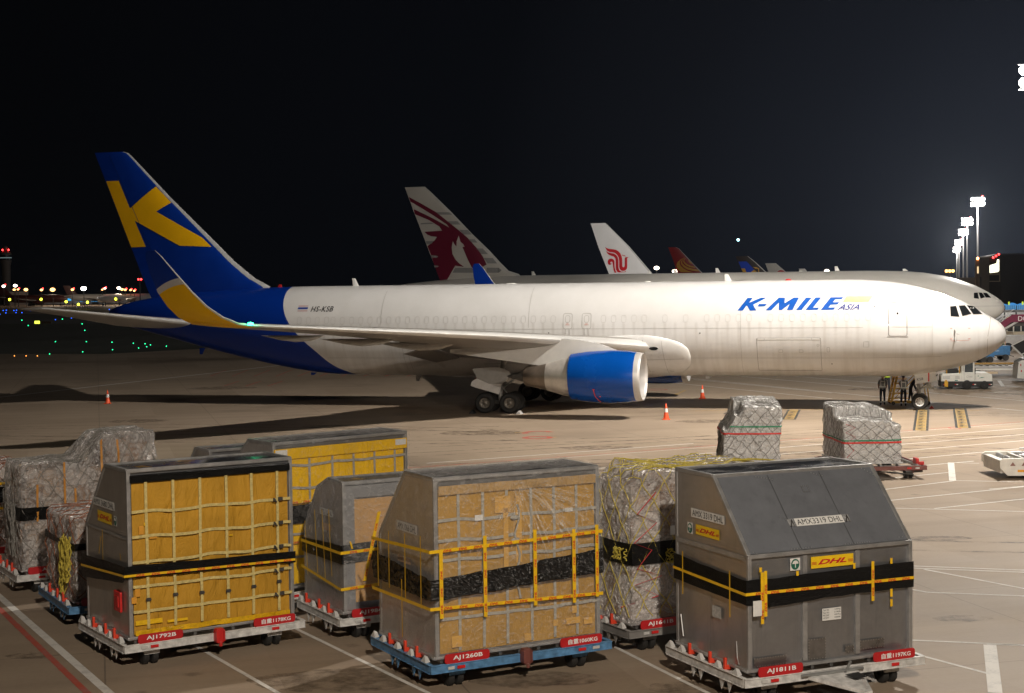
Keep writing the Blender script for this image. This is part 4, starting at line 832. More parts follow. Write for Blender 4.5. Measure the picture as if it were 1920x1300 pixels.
def crumple(name, lo, hi, col, me_=.35):
    x = NM(name); x.N.remove(x.b); tr = x.n('ShaderNodeBsdfTransparent'); gl = x.n('ShaderNodeBsdfPrincipled'); gl.inputs['Base Color'].default_value = col+(1,); gl.inputs['Roughness'].default_value = .27; gl.inputs['Metallic'].default_value = me_
    gl.inputs['Specular IOR Level'].default_value = 1.0
    v = x.n('ShaderNodeTexVoronoi', feature='DISTANCE_TO_EDGE'); v.inputs['Scale'].default_value = 3.2
    wn_ = x.n('ShaderNodeTexNoise'); wn_.inputs['Scale'].default_value = 2.5; wn_.inputs['Detail'].default_value = 4; co = x.coord(); x.l(co, wn_.inputs['Vector'])
    ad = x.n('ShaderNodeVectorMath', operation='ADD'); x.l(co, ad.inputs[0]); x.l(wn_.outputs['Color'], ad.inputs[1]); x.l(ad.outputs[0], v.inputs['Vector'])
    n = x.noise(9, 6, .72, co, 1.4); h = x.math('ADD', x.math('MULTIPLY', v.outputs['Distance'], 1.2), x.math('MULTIPLY', n, .5))
    b = x.n('ShaderNodeBump'); b.inputs['Strength'].default_value = 1.0; b.inputs['Distance'].default_value = .16; x.l(h, b.inputs['Height']); x.l(b.outputs[0], gl.inputs['Normal'])
    mr = x.n('ShaderNodeMapRange'); mr.inputs[1].default_value = .38; mr.inputs[2].default_value = .64; mr.inputs[3].default_value = lo; mr.inputs[4].default_value = hi; x.l(x.noise(3.2, 6, .7, co, 1.5), mr.inputs[0])
    mx = x.n('ShaderNodeMixShader'); x.l(mr.outputs[0], mx.inputs[0]); x.l(tr.outputs[0], mx.inputs[1]); x.l(gl.outputs[0], mx.inputs[2]); x.l(mx.outputs[0], x.o.inputs[0]); return x.m
CLEAR = film('clear_stretch_film', .08, .40, rough=.24, an=(1, 1, 2.2), bump=1.0); CLEARS = film('clear_stretch_film_side', .20, .42, (.62, .58, .55), an=(1, 1, .8))
PALF = crumple('pallet_film', .25, .84, (.92, .88, .86), .25); PALS = crumple('silver_pallet_film', .75, .97, (.92, .91, .90), .15)
x = NM('black_stretch_film'); x.base((.0035, .0033, .003)).set(rough=.30, spec=.22).bump(x.noise(5, 6, .75, x.coord('Object', (2, 2, 12)), 1.2), .9, .03); BLKF = x.m
x = NM('glittering_black_film'); x.base((.004, .004, .004)).set(rough=.21, spec=.8).bump(x.noise(12, 3, .6, x.coord('Object', (1.0, 1.0, 2.5)), 1.2), .8, .03); BLKG = x.m
TAPE = plain('yellow_tape', (.78, .47, .012), .35, var=.12, scale=9); TAPER = plain('tape_red_print', (.55, .03, .02), .5)
STK = plain('white_sticker', (.66, .65, .62), .5, var=.08); LOGY = plain('sticker_yellow', (.80, .52, .01), .45, var=.06); LOGR = plain('sticker_red', (.52, .012, .018), .45, var=.06); GRN = plain('emblem_green', (.012, .11, .07), .5)
CARD = [plain('cardboard_'+n_, c, .75, var=.12, scale=6) for n_, c in (('brown', (.36, .22, .13)), ('light', (.50, .36, .25)), ('dark', (.24, .15, .10)), ('pale', (.60, .52, .46)))]
PLATE = plain('number_plate_red', (.46, .015, .018), .4, var=.12)

def frontf(e): return lambda x, z: (x, -e, z)
def sidef(e): return lambda y, z: (-e, y, z)          # seen from the left: y grows to the left
def stick(name, u, x0, x1, z0, z1, fn, mat): return drape(name, poly2d([(x0, z0), (x1, z0), (x1, z1), (x0, z1)]), fn, mat, u, smooth=False)
def letters(name, u, txt, x0, x1, z0, h, f, mat, mirror=False, bold=0, shear=0, sp=1.0):
    vs, fs = text2d(txt, 1.0, bold, shear, 1.0, sp); w = max(v[0] for v in vs)-min(v[0] for v in vs); mx = min(v[0] for v in vs); my = min(v[1] for v in vs); hh = max(v[1] for v in vs)-my
    k = (x1-x0)/w
    return drape(name, ([((v[0]-mx)*k, (v[1]-my)*h/hh) for v in vs], fs), lambda a, b: f(x0+a, z0+b), mat, u, smooth=False)
def rev(fn, x0, x1): return lambda a, z: fn(x1-(a-x0), z)
def carrier_logo(u, x0, x1, z0, z1, f, e):
    stick('logo_sticker', u, x0, x1, z0, z1, f(e), LOGY); w = x1-x0; h = z1-z0; g_ = f(e+.004)
    if f is sidef: g_ = rev(g_, x0, x1)
    letters('logo_lettering', u, 'DHL', x0+w*.16, x0+w*.84, z0+h*.30, h*.42, g_, LOGR, bold=.035, shear=.38)
    drape('logo_stripes', poly2d(*[[(x0+a, z0+h*(.32+.09*i)), (x0+b, z0+h*(.32+.09*i)), (x0+b, z0+h*(.36+.09*i)), (x0+a, z0+h*(.36+.09*i))] for i in range(3) for a, b in ((.01, w*.13), (w*.87, w-.01))]), g_, LOGR, u, smooth=False)
def umbrella_mark(u, x0, x1, z0, z1, f, e):
    stick('emblem_sticker', u, x0, x1, z0, z1, f(e), STK); cx, cz = (x0+x1)/2, (z0+z1)/2; r = (x1-x0)*.42; rz = (z1-z0)*.44
    P = [(cx+r*math.cos(a*math.pi/10), cz+rz*math.sin(a*math.pi/10)) for a in range(20)]
    em = drape('emblem_disc', (P, [tuple(range(20))]), f(e+.004), GRN, u, smooth=False)
    Q = [(cx+r*.72*math.cos(a*math.pi/8), cz+rz*.10+rz*.62*math.sin(a*math.pi/8)) for a in range(9)]
    drape('emblem_umbrella', (Q+[(cx-.008, cz+.01), (cx+.008, cz+.01), (cx+.008, cz-rz*.6), (cx-.008, cz-rz*.6)], [tuple(range(9)), (9, 10, 11, 12)]), f(e+.008), STK, u, smooth=False)
def face(u, seg, e):
    # point on the wrap path: ('f', x, z) front face, ('s', y, z) left side
    return (seg[1], -e, seg[2]) if seg[0] == 'f' else (-e, seg[1], seg[2])
def band(u, name, mat, path, e, rough=.012, n=10, m=6, flat=False):
    # path: (face, coord, zlow, zhigh)
    mb = MB(); cols = []
    for a, b in zip(path[:-1], path[1:]):
        k = n if a[0] == b[0] else 1
        for i in range(k):
            t = i/k; sg = a[0]
            if a[0] != b[0]: cols.append(((-e, -e), a[2], a[3])); break
            c = a[1]+(b[1]-a[1])*t
            cols.append((((c, -e) if sg == 'f' else (-e, c)), a[2]+(b[2]-a[2])*t, a[3]+(b[3]-a[3])*t))
    b = path[-1]; cols.append((((b[1], -e) if b[0] == 'f' else (-e, b[1])), b[2], b[3]))
    vs = []; jr = random.Random(len(cols))
    for j, (xy, z0, z1) in enumerate(cols):
        for i in range(m+1):
            d = rough*(noise.noise(Vector((xy[0]*2, xy[1]*2+9, i*1.7)))*.5)+(jr.uniform(-.02, .02) if flat else 0)
            zz_ = z0+(z1-z0)*i/m + (rough*.7*noise.noise(Vector((xy[0]*3+i, xy[1]*3, 4))) if i in (0, m) else 0)
            on_f = abs(xy[1]+e) < 1e-6; on_s = abs(xy[0]+e) < 1e-6
            vs.append((xy[0]-(d if on_s and not on_f else 0), xy[1]-(abs(d) if on_f else 0), zz_))
    fs = [(j*(m+1)+i, (j+1)*(m+1)+i, (j+1)*(m+1)+i+1, j*(m+1)+i+1) for j in range(len(cols)-1) for i in range(m)]
    mb.add(vs, fs); return mb.build(name, mat, u, smooth=None if flat else 50)
def tape_h(u, z_r, z_c, z_s, W_, D_, e, w=.075, name='yellow_tape', txt=True):
    t = band(u, name, TAPE, [('f', W_, z_r-w/2, z_r+w/2), ('f', 0, z_c-w/2, z_c+w/2), ('s', 0, z_c-w/2, z_c+w/2), ('s', D_, z_s-w/2, z_s+w/2)], e, .003)
    if txt:
        vs, fs = text2d('DHL', .058, .002, .3, 1.5); V = []; Fq = []
        for k in range(int(W_/.30)):
            b = len(V); x0 = .1+k*.30; V += [(x0+v[0], v[1]) for v in vs]; Fq += [tuple(i+b for i in f) for f in fs]
        drape('tape_print', (V, Fq), lambda a, b: (a, -e-.007, z_c+(z_r-z_c)*a/W_-.021+b), TAPER, u, smooth=False)
    return t
def tape_v(u, fc, c, z0, z1, e, w=.07, lean=0):
    f = frontf(e) if fc == 'f' else sidef(e)
    drape('yellow_tape', poly2d([(c-w/2, z0), (c+w/2, z0), (c+w/2+lean, z1), (c-w/2+lean, z1)]), f, TAPE, u, (None, .25), smooth=False)
    if fc == 'f':
        vs, fs = text2d('DHL', .055, .002, .3, 1.5); V = []; Fq = []
        for k in range(int((z1-z0)/.30)):
            b = len(V); V += [(c+.02-v[1], z0+.08+k*.30+v[0]) for v in vs]; Fq += [tuple(i+b for i in q) for q in fs]
        if V: drape('tape_print', (V, Fq), lambda a, b: f(a+lean*(b-z0)/(z1-z0), b) if fc == 's' else (a+lean*(b-z0)/(z1-z0), -e-.004, b), TAPER, u, smooth=False)

PROF_B = [(0, .56), (0, 3.70), (1.20, 3.70), (2.38, 2.45), (2.38, .56)]
PROF_G = [(0, .56), (0, 2.48), (1.12, 3.71), (2.36, 3.71), (2.36, .56)]
def container(label, org, ang, W_, prof, panel, sidep, group='cargo containers on dollies in the foreground'):
    u = tag(empty('cargo_container', (org[0], org[1], 0), R(ang)), label, 'cargo container', group)
    mb = MB(); sh = [(y+(.03 if y < .1 else (-.02 if y > 2 else 0)), z-(.02 if z > 3 else 0)) for y, z in prof]
    mb.prism(sh, 'x', .02, W_-.02); mb.build('shell', [panel], u, smooth=20)
    # left side sheet
    n = len(prof); mb = MB(); mb.prism([(y*.985+.015, z) for y, z in sh], 'x', .004, .02); mb.build('side_panel', sidep, u)
    for i in range(n):
        a, b = prof[i], prof[(i+1) % n]
        if a[1] < .6 and b[1] < .6: continue
        for x in (.03, W_-.03): mb = MB(); mb.bar((x, a[0], a[1]), (x, b[0], b[1]), .075, .075, up=(1, 0, 0)); mb.build('edge_rail', ALUF, u, bevel=.008)
    for y, z in prof[1:-1]:
        mb = MB(); mb.bar((0, y, z), (W_, y, z), .08, .07); mb.build('corner_beam', ALUF, u, bevel=.008)
    ys = sorted(y for y, z in prof if z == max(q[1] for q in prof) or z > 3.1)
    if ys[-1]-ys[0] > .3: mb = MB(); mb.box(.06, W_-.06, ys[0]+.06, ys[-1]-.05, max(q[1] for q in prof)-.005, max(q[1] for q in prof)+.012); mb.build('roof_panel', WET, u)
    mb = MB(); mb.box(-.04, W_+.04, -.04, prof[-1][0]+.04, .525, .585); mb.build('base_plate', ALUF, u, bevel=.012)
    return u
def curtain(u, W_, z0, z1, mat, e=.0, amp=.02):
    mb = MB()
    def fn(a, b):
        x = .09+(W_-.18)*a; z = z0+(z1-z0)*b
        d = amp*(noise.noise(Vector((x*1.3, z*.8, 3)))+.7*noise.noise(Vector((x*3.5+z, z*1.5, 7)))+.5*noise.noise(Vector((x*7-z*2, z*2.4+x*2, 11)))+.4*math.sin(x*5+2*noise.noise(Vector((z, x, 0)))))
        ed = min(1, 6*a, 6*(1-a), 5*b, 5*(1-b)); return (x, -e-.004-max(0, (d+amp*.5)*ed), z)
    mb.grid(fn, 120, 100); return mb.build('curtain', mat, u, smooth=60)
def straps(u, W_, xs, zs, z0, z1, mat, e=.045, w=.055, buck=True):
    for x in xs:
        mb = MB(); P = []
        for i in range(13): z = z0+(z1-z0)*i/12; P.append((x+.012*noise.noise(Vector((x, z*1.2, 1))), z))
        for a, b in zip(P[:-1], P[1:]): mb.add([(a[0]-w/2, -e, a[1]), (a[0]+w/2, -e, a[1]), (b[0]+w/2, -e, b[1]), (b[0]-w/2, -e, b[1])], [(0, 1, 2, 3)])
        mb.build('strap', mat, u, smooth=60)
        if buck: mb = MB(); z = z0+.52+.03*math.sin(x*9); mb.box(x-.045, x+.045, -e-.025, -e-.004, z, z+.06); mb.box(x-.05, x+.05, -e-.035, -e-.015, z+.02, z+.04); mb.build('buckle', DMET, u)
    for z in zs:
        mb = MB(); P = []
        for i in range(25):
            x = .06+(W_-.12)*i/24; P.append((x, z+.034*noise.noise(Vector((x*1.5, z, 5)))-.012*abs(math.sin(math.pi*(x/.53)))))
        for a, b in zip(P[:-1], P[1:]): mb.add([(a[0], -e-.006, a[1]-w/2), (b[0], -e-.006, b[1]-w/2), (b[0], -e-.006, b[1]+w/2), (a[0], -e-.006, a[1]+w/2)], [(0, 1, 2, 3)])
        mb.build('strap', mat, u, smooth=60)
        if buck: mb = MB(); mb.box(W_-.33, W_-.24, -e-.035, -e-.01, z-.035, z+.035); mb.tube([(W_-.42, -e-.02, z+.02), (W_-.38, -e-.05, z-.05), (W_-.45, -e-.04, z-.03), (W_-.42, -e-.02, z+.02)], .02, 5); mb.build('buckle', DMET, u)

# --- dollies
DW = plain('dolly_white_paint', (.56, .55, .53), .45, var=.30, scale=7); DB = plain('dolly_blue_paint', (.085, .21, .38), .45, var=.38, scale=7); DG = plain('dolly_grey_paint', (.20, .19, .18), .5, var=.2, scale=3); DKR = plain('dolly_brown_paint', (.16, .05, .04), .5, var=.2)
REFR = plain('red_reflector', (.60, .02, .02), .3)
ROLLM = plain('roller_steel', (.40, .40, .40), .35, .85)
def dolly(label, org, ang, W_, D_, paint, tl=None, tr=None, hitch='box', full=True, group='pallet dollies under the freight', hc=RED, pm=None):
    u = tag(empty('pallet_dolly', (org[0], org[1], 0), R(ang)), label, 'dolly', group)
    x0, x1, y0, y1 = -.16, W_+.17, -.17, D_+.12
    for nm, f_ in (('front_beam', y0), ('rear_beam', y1-.06)):
        mb = MB(); mb.box(x0, x1, f_, f_+.05, .33, .47); mb.box(x0, x1, f_-.015, f_+.06, .455, .475); mb.box(x0, x1, f_-.015, f_+.06, .325, .34); mb.build(nm, paint, u, bevel=.006)
    for nm, f_ in (('side_beam', x0), ('side_beam', x1-.06)):
        mb = MB(); mb.box(f_, f_+.05, y0+.055, y1-.07, .335, .465); mb.box(f_-.02, f_+.07, y0+.055, y1-.07, .468, .482); mb.box(f_-.02, f_+.07, y0+.055, y1-.07, .318, .332); mb.build(nm, paint, u, bevel=.006)
    mb = MB()
    for y in (.3, D_*.5, D_-.3): mb.box(x0+.06, x1-.07, y-.04, y+.04, .36, .45)
    mb.build('cross_beams', DG, u)
    for k in range(9 if full else 5):
        x = .12+(W_-.24)*k/((9 if full else 5)-1); mb = MB(); mb.tube([(x, 0, .485), (x, D_, .485)], .036, 10); mb.build('roller', ROLLM, u, smooth=40)
    if full:
        for y in (.15, .75, 1.35, 2.0, 2.4):
            if y > D_: continue
            mb = MB(); mb.add([(x0-.01, y-.10, .482), (x0-.01, y+.10, .482), (x0+.02, y, .60), (x0+.10, y-.07, .482), (x0+.10, y+.07, .482), (x0+.08, y, .57)], [(0, 1, 2), (3, 5, 4), (0, 3, 4, 1), (0, 2, 5, 3), (1, 4, 5, 2)]); mb.build('guide_fin', LGREY, u)
        for y in (.55, 1.05, 1.75):
            mb = MB(); mb.box(x0+.03, x0+.08, y-.03, y+.03, .47, .68); mb.box(x0+.03, x0+.17, y-.02, y+.02, .47, .55); mb.build('stop_post', RAWRED, u, bevel=.01)
        for y in (.35, .6, 1.3, 1.55):
            mb = MB(); mb.add([(x0, y-.07, .33), (x0, y+.07, .33), (x0+.01, y, .12), (x0+.07, y-.05, .33), (x0+.07, y+.05, .33)], [(0, 1, 2), (3, 4, 2), (0, 3, 2), (1, 4, 2), (0, 3, 4, 1)]); mb.build('tie_bracket', paint, u)
    for x in (.42, W_-.42):
        for y in (.12, D_-.35):
            mb = MB(); mb.box(x-.17, x+.17, y-.10, y+.16, .27, .37); mb.box(x-.15, x+.15, y-.14, y-.10, .22, .30)
            mb.build('caster_bracket', paint if y < .2 else DG, u)
            for dx in (-.09, .09):
                mb = MB(); mb.lathe([(-.06, .03), (-.06, .14), (-.04, .165), (.04, .165), (.06, .14), (.06, .03)], (x+dx, y+.05, .165), 'x', 20); mb.build('wheel', RUB, u, smooth=35)
    pm = pm or PLATE
    for txt, a, b in ((tl, .10, .98), (tr, W_-.93, W_-.05)):
        if txt is None: continue
        mb = MB(); P = rrect(a, b, .475, .645, .05); mb.prism(P, 'y', y0-.005, y0+.012); mb.build('number_plate', pm, u)
        if txt: letters('plate_lettering', u, txt, a+.16 if len(txt) > 3 else a+.32, b-(.14 if len(txt) < 8 else .10) if len(txt) > 3 else a+.52, .515, .095, lambda p, q: (p, y0-.011, q), LETTERW, bold=.018)
    for a, m_, w_ in ((.34, REFR, .15), (.16, LGREY, .12), (W_-.55, REFR, .15), (W_-.25, LGREY, .14)):
        mb = MB(); mb.box(a, a+w_, y0-.022, y0-.002, .375, .425); mb.build('reflector', m_, u)
    if hitch == 'box':
        x = W_*.50; mb = MB(); mb.box(x-.07, x+.07, y0-.13, y0-.0, .30, .58); mb.box(x-.09, x-.06, y0-.16, y0, .33, .55); mb.box(x+.06, x+.09, y0-.16, y0, .33, .55); mb.tube([(x, y0-.14, .24), (x, y0-.14, .33)], .035, 8); mb.build('tow_hitch', hc, u, bevel=.008)
    elif hitch == 'bar':
        x = W_*.50; mb = MB(); P = [(x-.62, y0-.0), (x+.42, y0-.0), (x+.36, y0-.32), (x+.02, y0-.95), (x-.10, y0-.95)]
        mb.add([(p, q, .40-.1*(q < -.4)) for p, q in P]+[(p, q, .34-.1*(q < -.4)) for p, q in P], [tuple(range(5)), tuple(range(9, 4, -1))]+[(i, i+5, (i+1) % 5+5, (i+1) % 5) for i in range(5)]); mb.build('tow_bar', paint, u)
        mb = MB(); mb.tube([(x-.75, y0-.04, .42), (x+.5, y0-.04, .42)], .03, 8); mb.tube([(x+.10, y0-.1, .42), (x+.16, y0-.16, .60)], .025, 6); mb.build('hinge_pin', STEEL, u)
        mb = MB(); mb.add([(x-.05, y0-.28, .425), (x+.25, y0-.24, .425), (x+.28, y0-.46, .39), (x+.02, y0-.50, .39)], [(0, 1, 2, 3)]); mb.build('step_pad', BLACK, u)
    return u

GW = 3.36
# ---- B: orange curtain container, left
B = container('tall cargo container with orange tarpaulin front held by a grid of yellow straps', (-7.21, 28.09), 33.7, GW, PROF_B, ALUP, ALUSH)
cb = curtain(B, GW, .62, 3.50, ORANGE, .0, .045)
straps(B, GW, [.35, .88, 1.41, 1.95, 2.48, 3.02], [2.93, 2.46, 1.99, 1.53, 1.06], .72, 3.48, STRAP, e=.075)
mb = MB(); mb.box(.05, GW-.05, -.07, -.02, 3.47, 3.62); mb.build('curtain_roll', BLKF, B, smooth=40, bevel=.02)
mb = MB(); mb.grid(lambda a, b: (.10+(GW-.2)*a, -.055-.02*noise.noise(Vector((a*30, b*3, 2))), .60+.10*b+.02*noise.noise(Vector((a*9, 4, 2)))), 60, 3); mb.build('yellow_hem_tape', plain('shiny_yellow_tape', (.66, .38, .012), .2, var=.3, scale=9, bump=.8), B, smooth=50)
band(B, 'black_wrap', BLKF, [('f', GW+.02, 1.64, 1.86), ('f', 0, 1.71, 1.94), ('s', 0, 1.62, 1.94), ('s', 2.42, 1.38, 1.84)], .10, .02)
tape_h(B, 1.70, 1.76, 1.62, GW, 2.4, .125, .045)
def idplate(u, txt, x0, x1, z0, z1, f, e):
    stick('id_plate', u, x0, x1, z0, z1, f(e), STK); g_ = f(e+.004); g_ = rev(g_, x0, x1) if f is sidef else g_
    letters('id_lettering', u, txt, x0+.05, x1-.05, z0+.025, (z1-z0)-.05, g_, LETTERK)
idplate(B, 'AMX 3680 DHL', .64, 1.88, 2.88, 3.04, sidef, .012)
carrier_logo(B, .82, 1.64, 2.59, 2.80, sidef, .012); umbrella_mark(B, .52, .70, 2.60, 2.79, sidef, .012)
mb = MB(); mb.box(-.06, -.01, .32, .68, 1.0, 1.38); mb.box(-.075, -.05, .40, .60, 1.08, 1.30); mb.build('red_pouch', RED, B, bevel=.02)
drape('side_seam', poly2d(seam((1.34, .6), (1.34, 2.43), .03), seam((0, 2.43), (2.38, 2.43), .05)), sidef(.014), ALUF, B, smooth=False)
for c_, a, b, ln in ((1.33, 1.7, 2.46, 0), (1.55, 1.95, 2.30, -.12), (.30, 2.0, 2.12, .05)): tape_v(B, 's', c_, a, b, .03, .035, ln)
for i, (x0, z0, w_, h_) in enumerate(((.20, 2.50, .09, .16), (.40, 2.40, .15, .06), (.10, 1.34, .10, .15), (.03, 1.22, .10, .12), (.10, .80, .52, .09), (.72, .78, .40, .05), (.30, 2.66, .05, .06), (2.0, 2.30, .07, .02), (3.22, 1.02, .08, .06))):
    stick('repair_tape', B, x0, x0+w_, z0, z0+h_, frontf(.068), plain('orange_repair_tape', (.66, .30, .03), .5) if i < 5 and i != 4 else TAPE)
dolly('white pallet dolly under the orange strapped container', (-7.21, 28.09), 33.7, GW, 2.42, DW, 'AJ1792B', '自重1178KG', 'box')
# ---- E: film wrapped container, centre
E_ = container('tall film-wrapped cargo container with slanting black band, middle of the front row', (-1.41, 26.30), 28.2, GW, PROF_B, ALUP, ALUSH)
curtain(E_, GW, .62, 3.52, cloth('dull_orange_tarpaulin', (.43, .235, .03)), .0, .03)
straps(E_, GW, [.47, .95, 1.42, 1.92, 2.40, 2.87], [2.97, 2.61, 2.27, 1.24], .66, 3.45, STRAPG, buck=False)
mb = MB(); mb.grid(lambda a, b: (.08+(GW-.16)*a, -.06-.03*noise.noise(Vector((a*9, b*2, 5))), 3.42+.16*b), 40, 3); mb.build('curtain_roll', cloth('rolled_tarpaulin', (.42, .26, .09), .8), E_, smooth=50)
for x0, z0, w_, h_ in ((1.18, 3.02, .32, .30), (.30, .72, .20, .20), (2.35, .86, .10, .12), (2.62, .86, .30, .12), (3.0, .82, .18, .12), (1.75, .66, .14, .14), (2.75, 1.05, .1, .14), (1.35, 2.0, .10, 1.1), (1.60, 2.1, .12, 1.2)):
    stick('repair_tape', E_, x0, x0+w_, z0, z0+h_, frontf(.056), plain('faded_orange_tape', (.60, .33, .05), .5))
stick('paper_tag', E_, .78, .94, 2.92, 3.02, frontf(.062), STK); stick('paper_tag', E_, 2.62, 2.78, 2.93, 3.0, frontf(.062), STK)
mb = MB(); rs = []
for i in range(14): z = 3.15-.13*i; rs.append((1.62+.05*math.sin(i*1.1), -.075, z))
mb.tube(rs, .022, 5); mb.ball((1.58, -.08, 2.92), .07, 8, 5, 0, (1.5, .5, .6)); mb.ball((1.58, -.08, 2.52), .06, 8, 5, 0, (1.5, .5, .6)); mb.build('hanging_cord', STRAPG, E_, smooth=40)
idplate(E_, 'AMX1066 DHL', .66, 1.56, 2.63, 2.80, sidef, .012); stick('logo_sticker', E_, .96, 1.54, 2.05, 2.16, sidef(.012), plain('faded_logo', (.50, .30, .16), .6))
def fa(a, b):
    x = -.02+(GW+.04)*a; z = .56+3.16*b; d = .02*noise.noise(Vector((x*2.2, z*2.2, 1)))+.014*noise.noise(Vector((x*7+z*3, z*7-x*3, 1)))
    return (x, -.095-abs(d)-.025*math.sin(math.pi*b), z)
mb = MB(); mb.grid(fa, 90, 80); mb.build('plastic_wrap', CLEAR, E_, smooth=80)
def prof_at(z): return 2.40 if z < 2.45 else 2.40-(z-2.45)/1.25*1.2
def fb(a, b):
    z = .58+3.12*b; y = -.09+(prof_at(z)+.1)*a; d = .03*noise.noise(Vector((z*1.0, y*3.0, 4)))*min(1, 8*a*(1-a)); return (-.03-abs(d)-.03*math.sin(math.pi*a), y, z)
mb = MB(); mb.grid(fb, 60, 60); mb.build('plastic_wrap', CLEARS, E_, smooth=80)
mb = MB(); mb.grid(lambda a, b: (-.03+(GW+.06)*a, -.06+1.27*b, 3.76+.02*noise.noise(Vector((a*9, b*9, 1)))), 60, 24); mb.build('plastic_wrap', CLEARS, E_, smooth=80)
mb = MB(); mb.grid(lambda a, b: (-.03+(GW+.06)*a, 1.21+1.19*b, 3.76-1.26*b), 30, 12); mb.build('plastic_wrap', CLEARS, E_, smooth=80)
FOLD = film('film_fold', .10, .75, (.95, .92, .86), .2)
def folds(u, W_, e, seed, n1, n2, cx, cz):
    rn = random.Random(seed); mb = MB()
    for k in range(n1):
        a = math.pi*(1.08+.84*rn.random()); r0 = rn.uniform(.05, .5); L_ = rn.uniform(.3, 1.5); x = cx+rn.uniform(-.25, .25); w = rn.uniform(.004, .011); pts = []
        for i in range(7):
            r = r0+L_*i/6; px, pz = x+r*math.cos(a)*1.35, cz+r*math.sin(a)*.8+.02*math.sin(i+k)
            if .1 < px < W_-.1 and 2.1 < pz < 3.6: pts.append((px, pz, w*math.sin(math.pi*(i+.6)/7.2)))
        for p, q in zip(pts[:-1], pts[1:]): mb.add([(p[0]-p[2], -e, p[1]-p[2]), (q[0]-q[2], -e, q[1]-q[2]), (q[0]+q[2], -e-.012, q[1]+q[2]), (p[0]+p[2], -e-.012, p[1]+p[2])], [(0, 1, 2, 3)])
    for k in range(n2):
        x = rn.uniform(.1, W_-.4); z = rn.uniform(.68, 1.65); L_ = rn.uniform(.05, .32); w = rn.uniform(.003, .010); sl_ = rn.uniform(-.12, .08)
        mb.add([(x, -e, z), (x+L_, -e, z+sl_*L_), (x+L_*.9, -e-.014, z+w+sl_*L_), (x+L_*.1, -e-.014, z+w)], [(0, 1, 2, 3)])
    mb.build('film_folds', FOLD, u)['kind'] = 'stuff'
folds(E_, GW, .150, 5, 95, 150, 1.75, 3.52)
folds(E_, GW, .152, 9, 20, 30, 2.9, 3.3)
band(E_, 'black_wrap', BLKG, [('f', GW+.02, 1.76, 2.21), ('f', 1.7, 1.70, 2.08), ('f', 0, 1.60, 1.97), ('s', 0, 1.60, 1.97), ('s', 2.42, 1.62, 2.12)], .135, .03, 44, 12, True)
tape_h(E_, 2.53, 2.46, 2.36, GW, 2.42, .155, .06); tape_h(E_, 1.38, 1.46, 1.42, GW, 2.42, .155, .06)
for c_, a, b in ((.06, 1.28, 2.46), (.92, 1.22, 2.66), (1.93, 1.31, 2.68), (2.74, 1.27, 2.62), (3.23, 1.33, 2.66)): tape_v(E_, 'f', c_, a, b, .165, .07)
for c_, a, b in ((2.11, 1.5, 2.42), (1.60, 1.55, 2.60), (.88, 1.48, 2.65), (.21, 1.42, 2.70), (1.04, .75, 1.80)): tape_v(E_, 's', c_, a, b, .16, .035)
dolly('blue pallet dolly under the film-wrapped container', (-1.41, 26.30), 28.2, GW, 2.42, DB, 'AJ1260B', '自重1060KG', 'box', hc=DKR)
# ---- G: metal container with slanted front
G_ = container('grey metal cargo container with sloping upper front, bare panels and a straight black band', (3.88, 25.15), 23.4, GW, PROF_G, ALUP, ALUSH)
sl = Vector((0, 1.12, 1.23)).normalized(); nrm = Vector((0, -1.23, 1.12)).normalized()
def slf(e): return lambda x, t: tuple(Vector((x, 0, 2.48)) + sl*t + nrm*e)
drape('sloping_panel', poly2d([(.06, .04), (GW-.06, .04), (GW-.06, 1.62), (.06, 1.62)]), slf(.016), SLANT, G_, (.4, .4))
RIV = plain('rivet_metal', (.45, .44, .42), .4, .8)
def rivets(u, pts, f): 
    drape('rivets', poly2d(*[[(x-.009, z-.009), (x+.009, z-.009), (x+.009, z+.009), (x-.009, z+.009)] for x, z in pts]), f, RIV, u, smooth=False)['kind'] = 'stuff'
def rline(a, b, st=.05):
    L_ = (Vector(b)-Vector(a)).length; n_ = max(1, int(L_/st)); return [(a[0]+(b[0]-a[0])*i/n_, a[1]+(b[1]-a[1])*i/n_) for i in range(n_+1)]
for x in (1.14, 2.22):
    mb = MB(); mb.box(x-.045, x+.045, -.012, .03, .62, 2.42); mb.build('panel_post', ALUF, G_)
    drape('panel_seam', poly2d(seam((x-.05, .05), (x-.05, 1.6), .02)), slf(.02), plain('slant_seam', (.07, .072, .075), .5), G_, smooth=False)
rivets(G_, rline((.9, .06), (1.3, .06))+rline((2.0, .06), (2.5, .06))+rline((.95, .72), (1.1, .62))+rline((.85, 1.58), (1.15, 1.5))+rline((2.0, 1.58), (2.2, 1.5))+rline((3.1, 1.6), (3.28, 1.45))+rline((3.15, .1), (3.3, .1))+rline((.08, .1), (.2, .04)), slf(.022))
stick('repair_patch', G_, 1.66, 1.80, 1.18, 1.32, slf(.022), SLANT); rivets(G_, rline((1.67, 1.19), (1.79, 1.19), .04)+rline((1.67, 1.31), (1.79, 1.31), .04)+rline((1.67, 1.2), (1.67, 1.3), .04)+rline((1.79, 1.2), (1.79, 1.3), .04), slf(.027))
stick('id_plate', G_, 1.21, 2.20, .50, .66, slf(.022), STK); letters('id_lettering', G_, 'AMX3319 DHL', 1.24, 2.17, .525, .11, slf(.026), LETTERK)
for x0 in (1.07, 2.21): stick('torn_label', G_, x0, x0+.12, .52, .66, slf(.022), plain('torn_label_paper', (.25, .25, .25), .6, var=.5, scale=20)); mb = MB(); mb.tube([slf(.03)(x0+.02, .5), slf(.06)(x0+.06, .62), slf(.03)(x0+.1, .5)], .012, 5); mb.build('hook', DMET, G_)
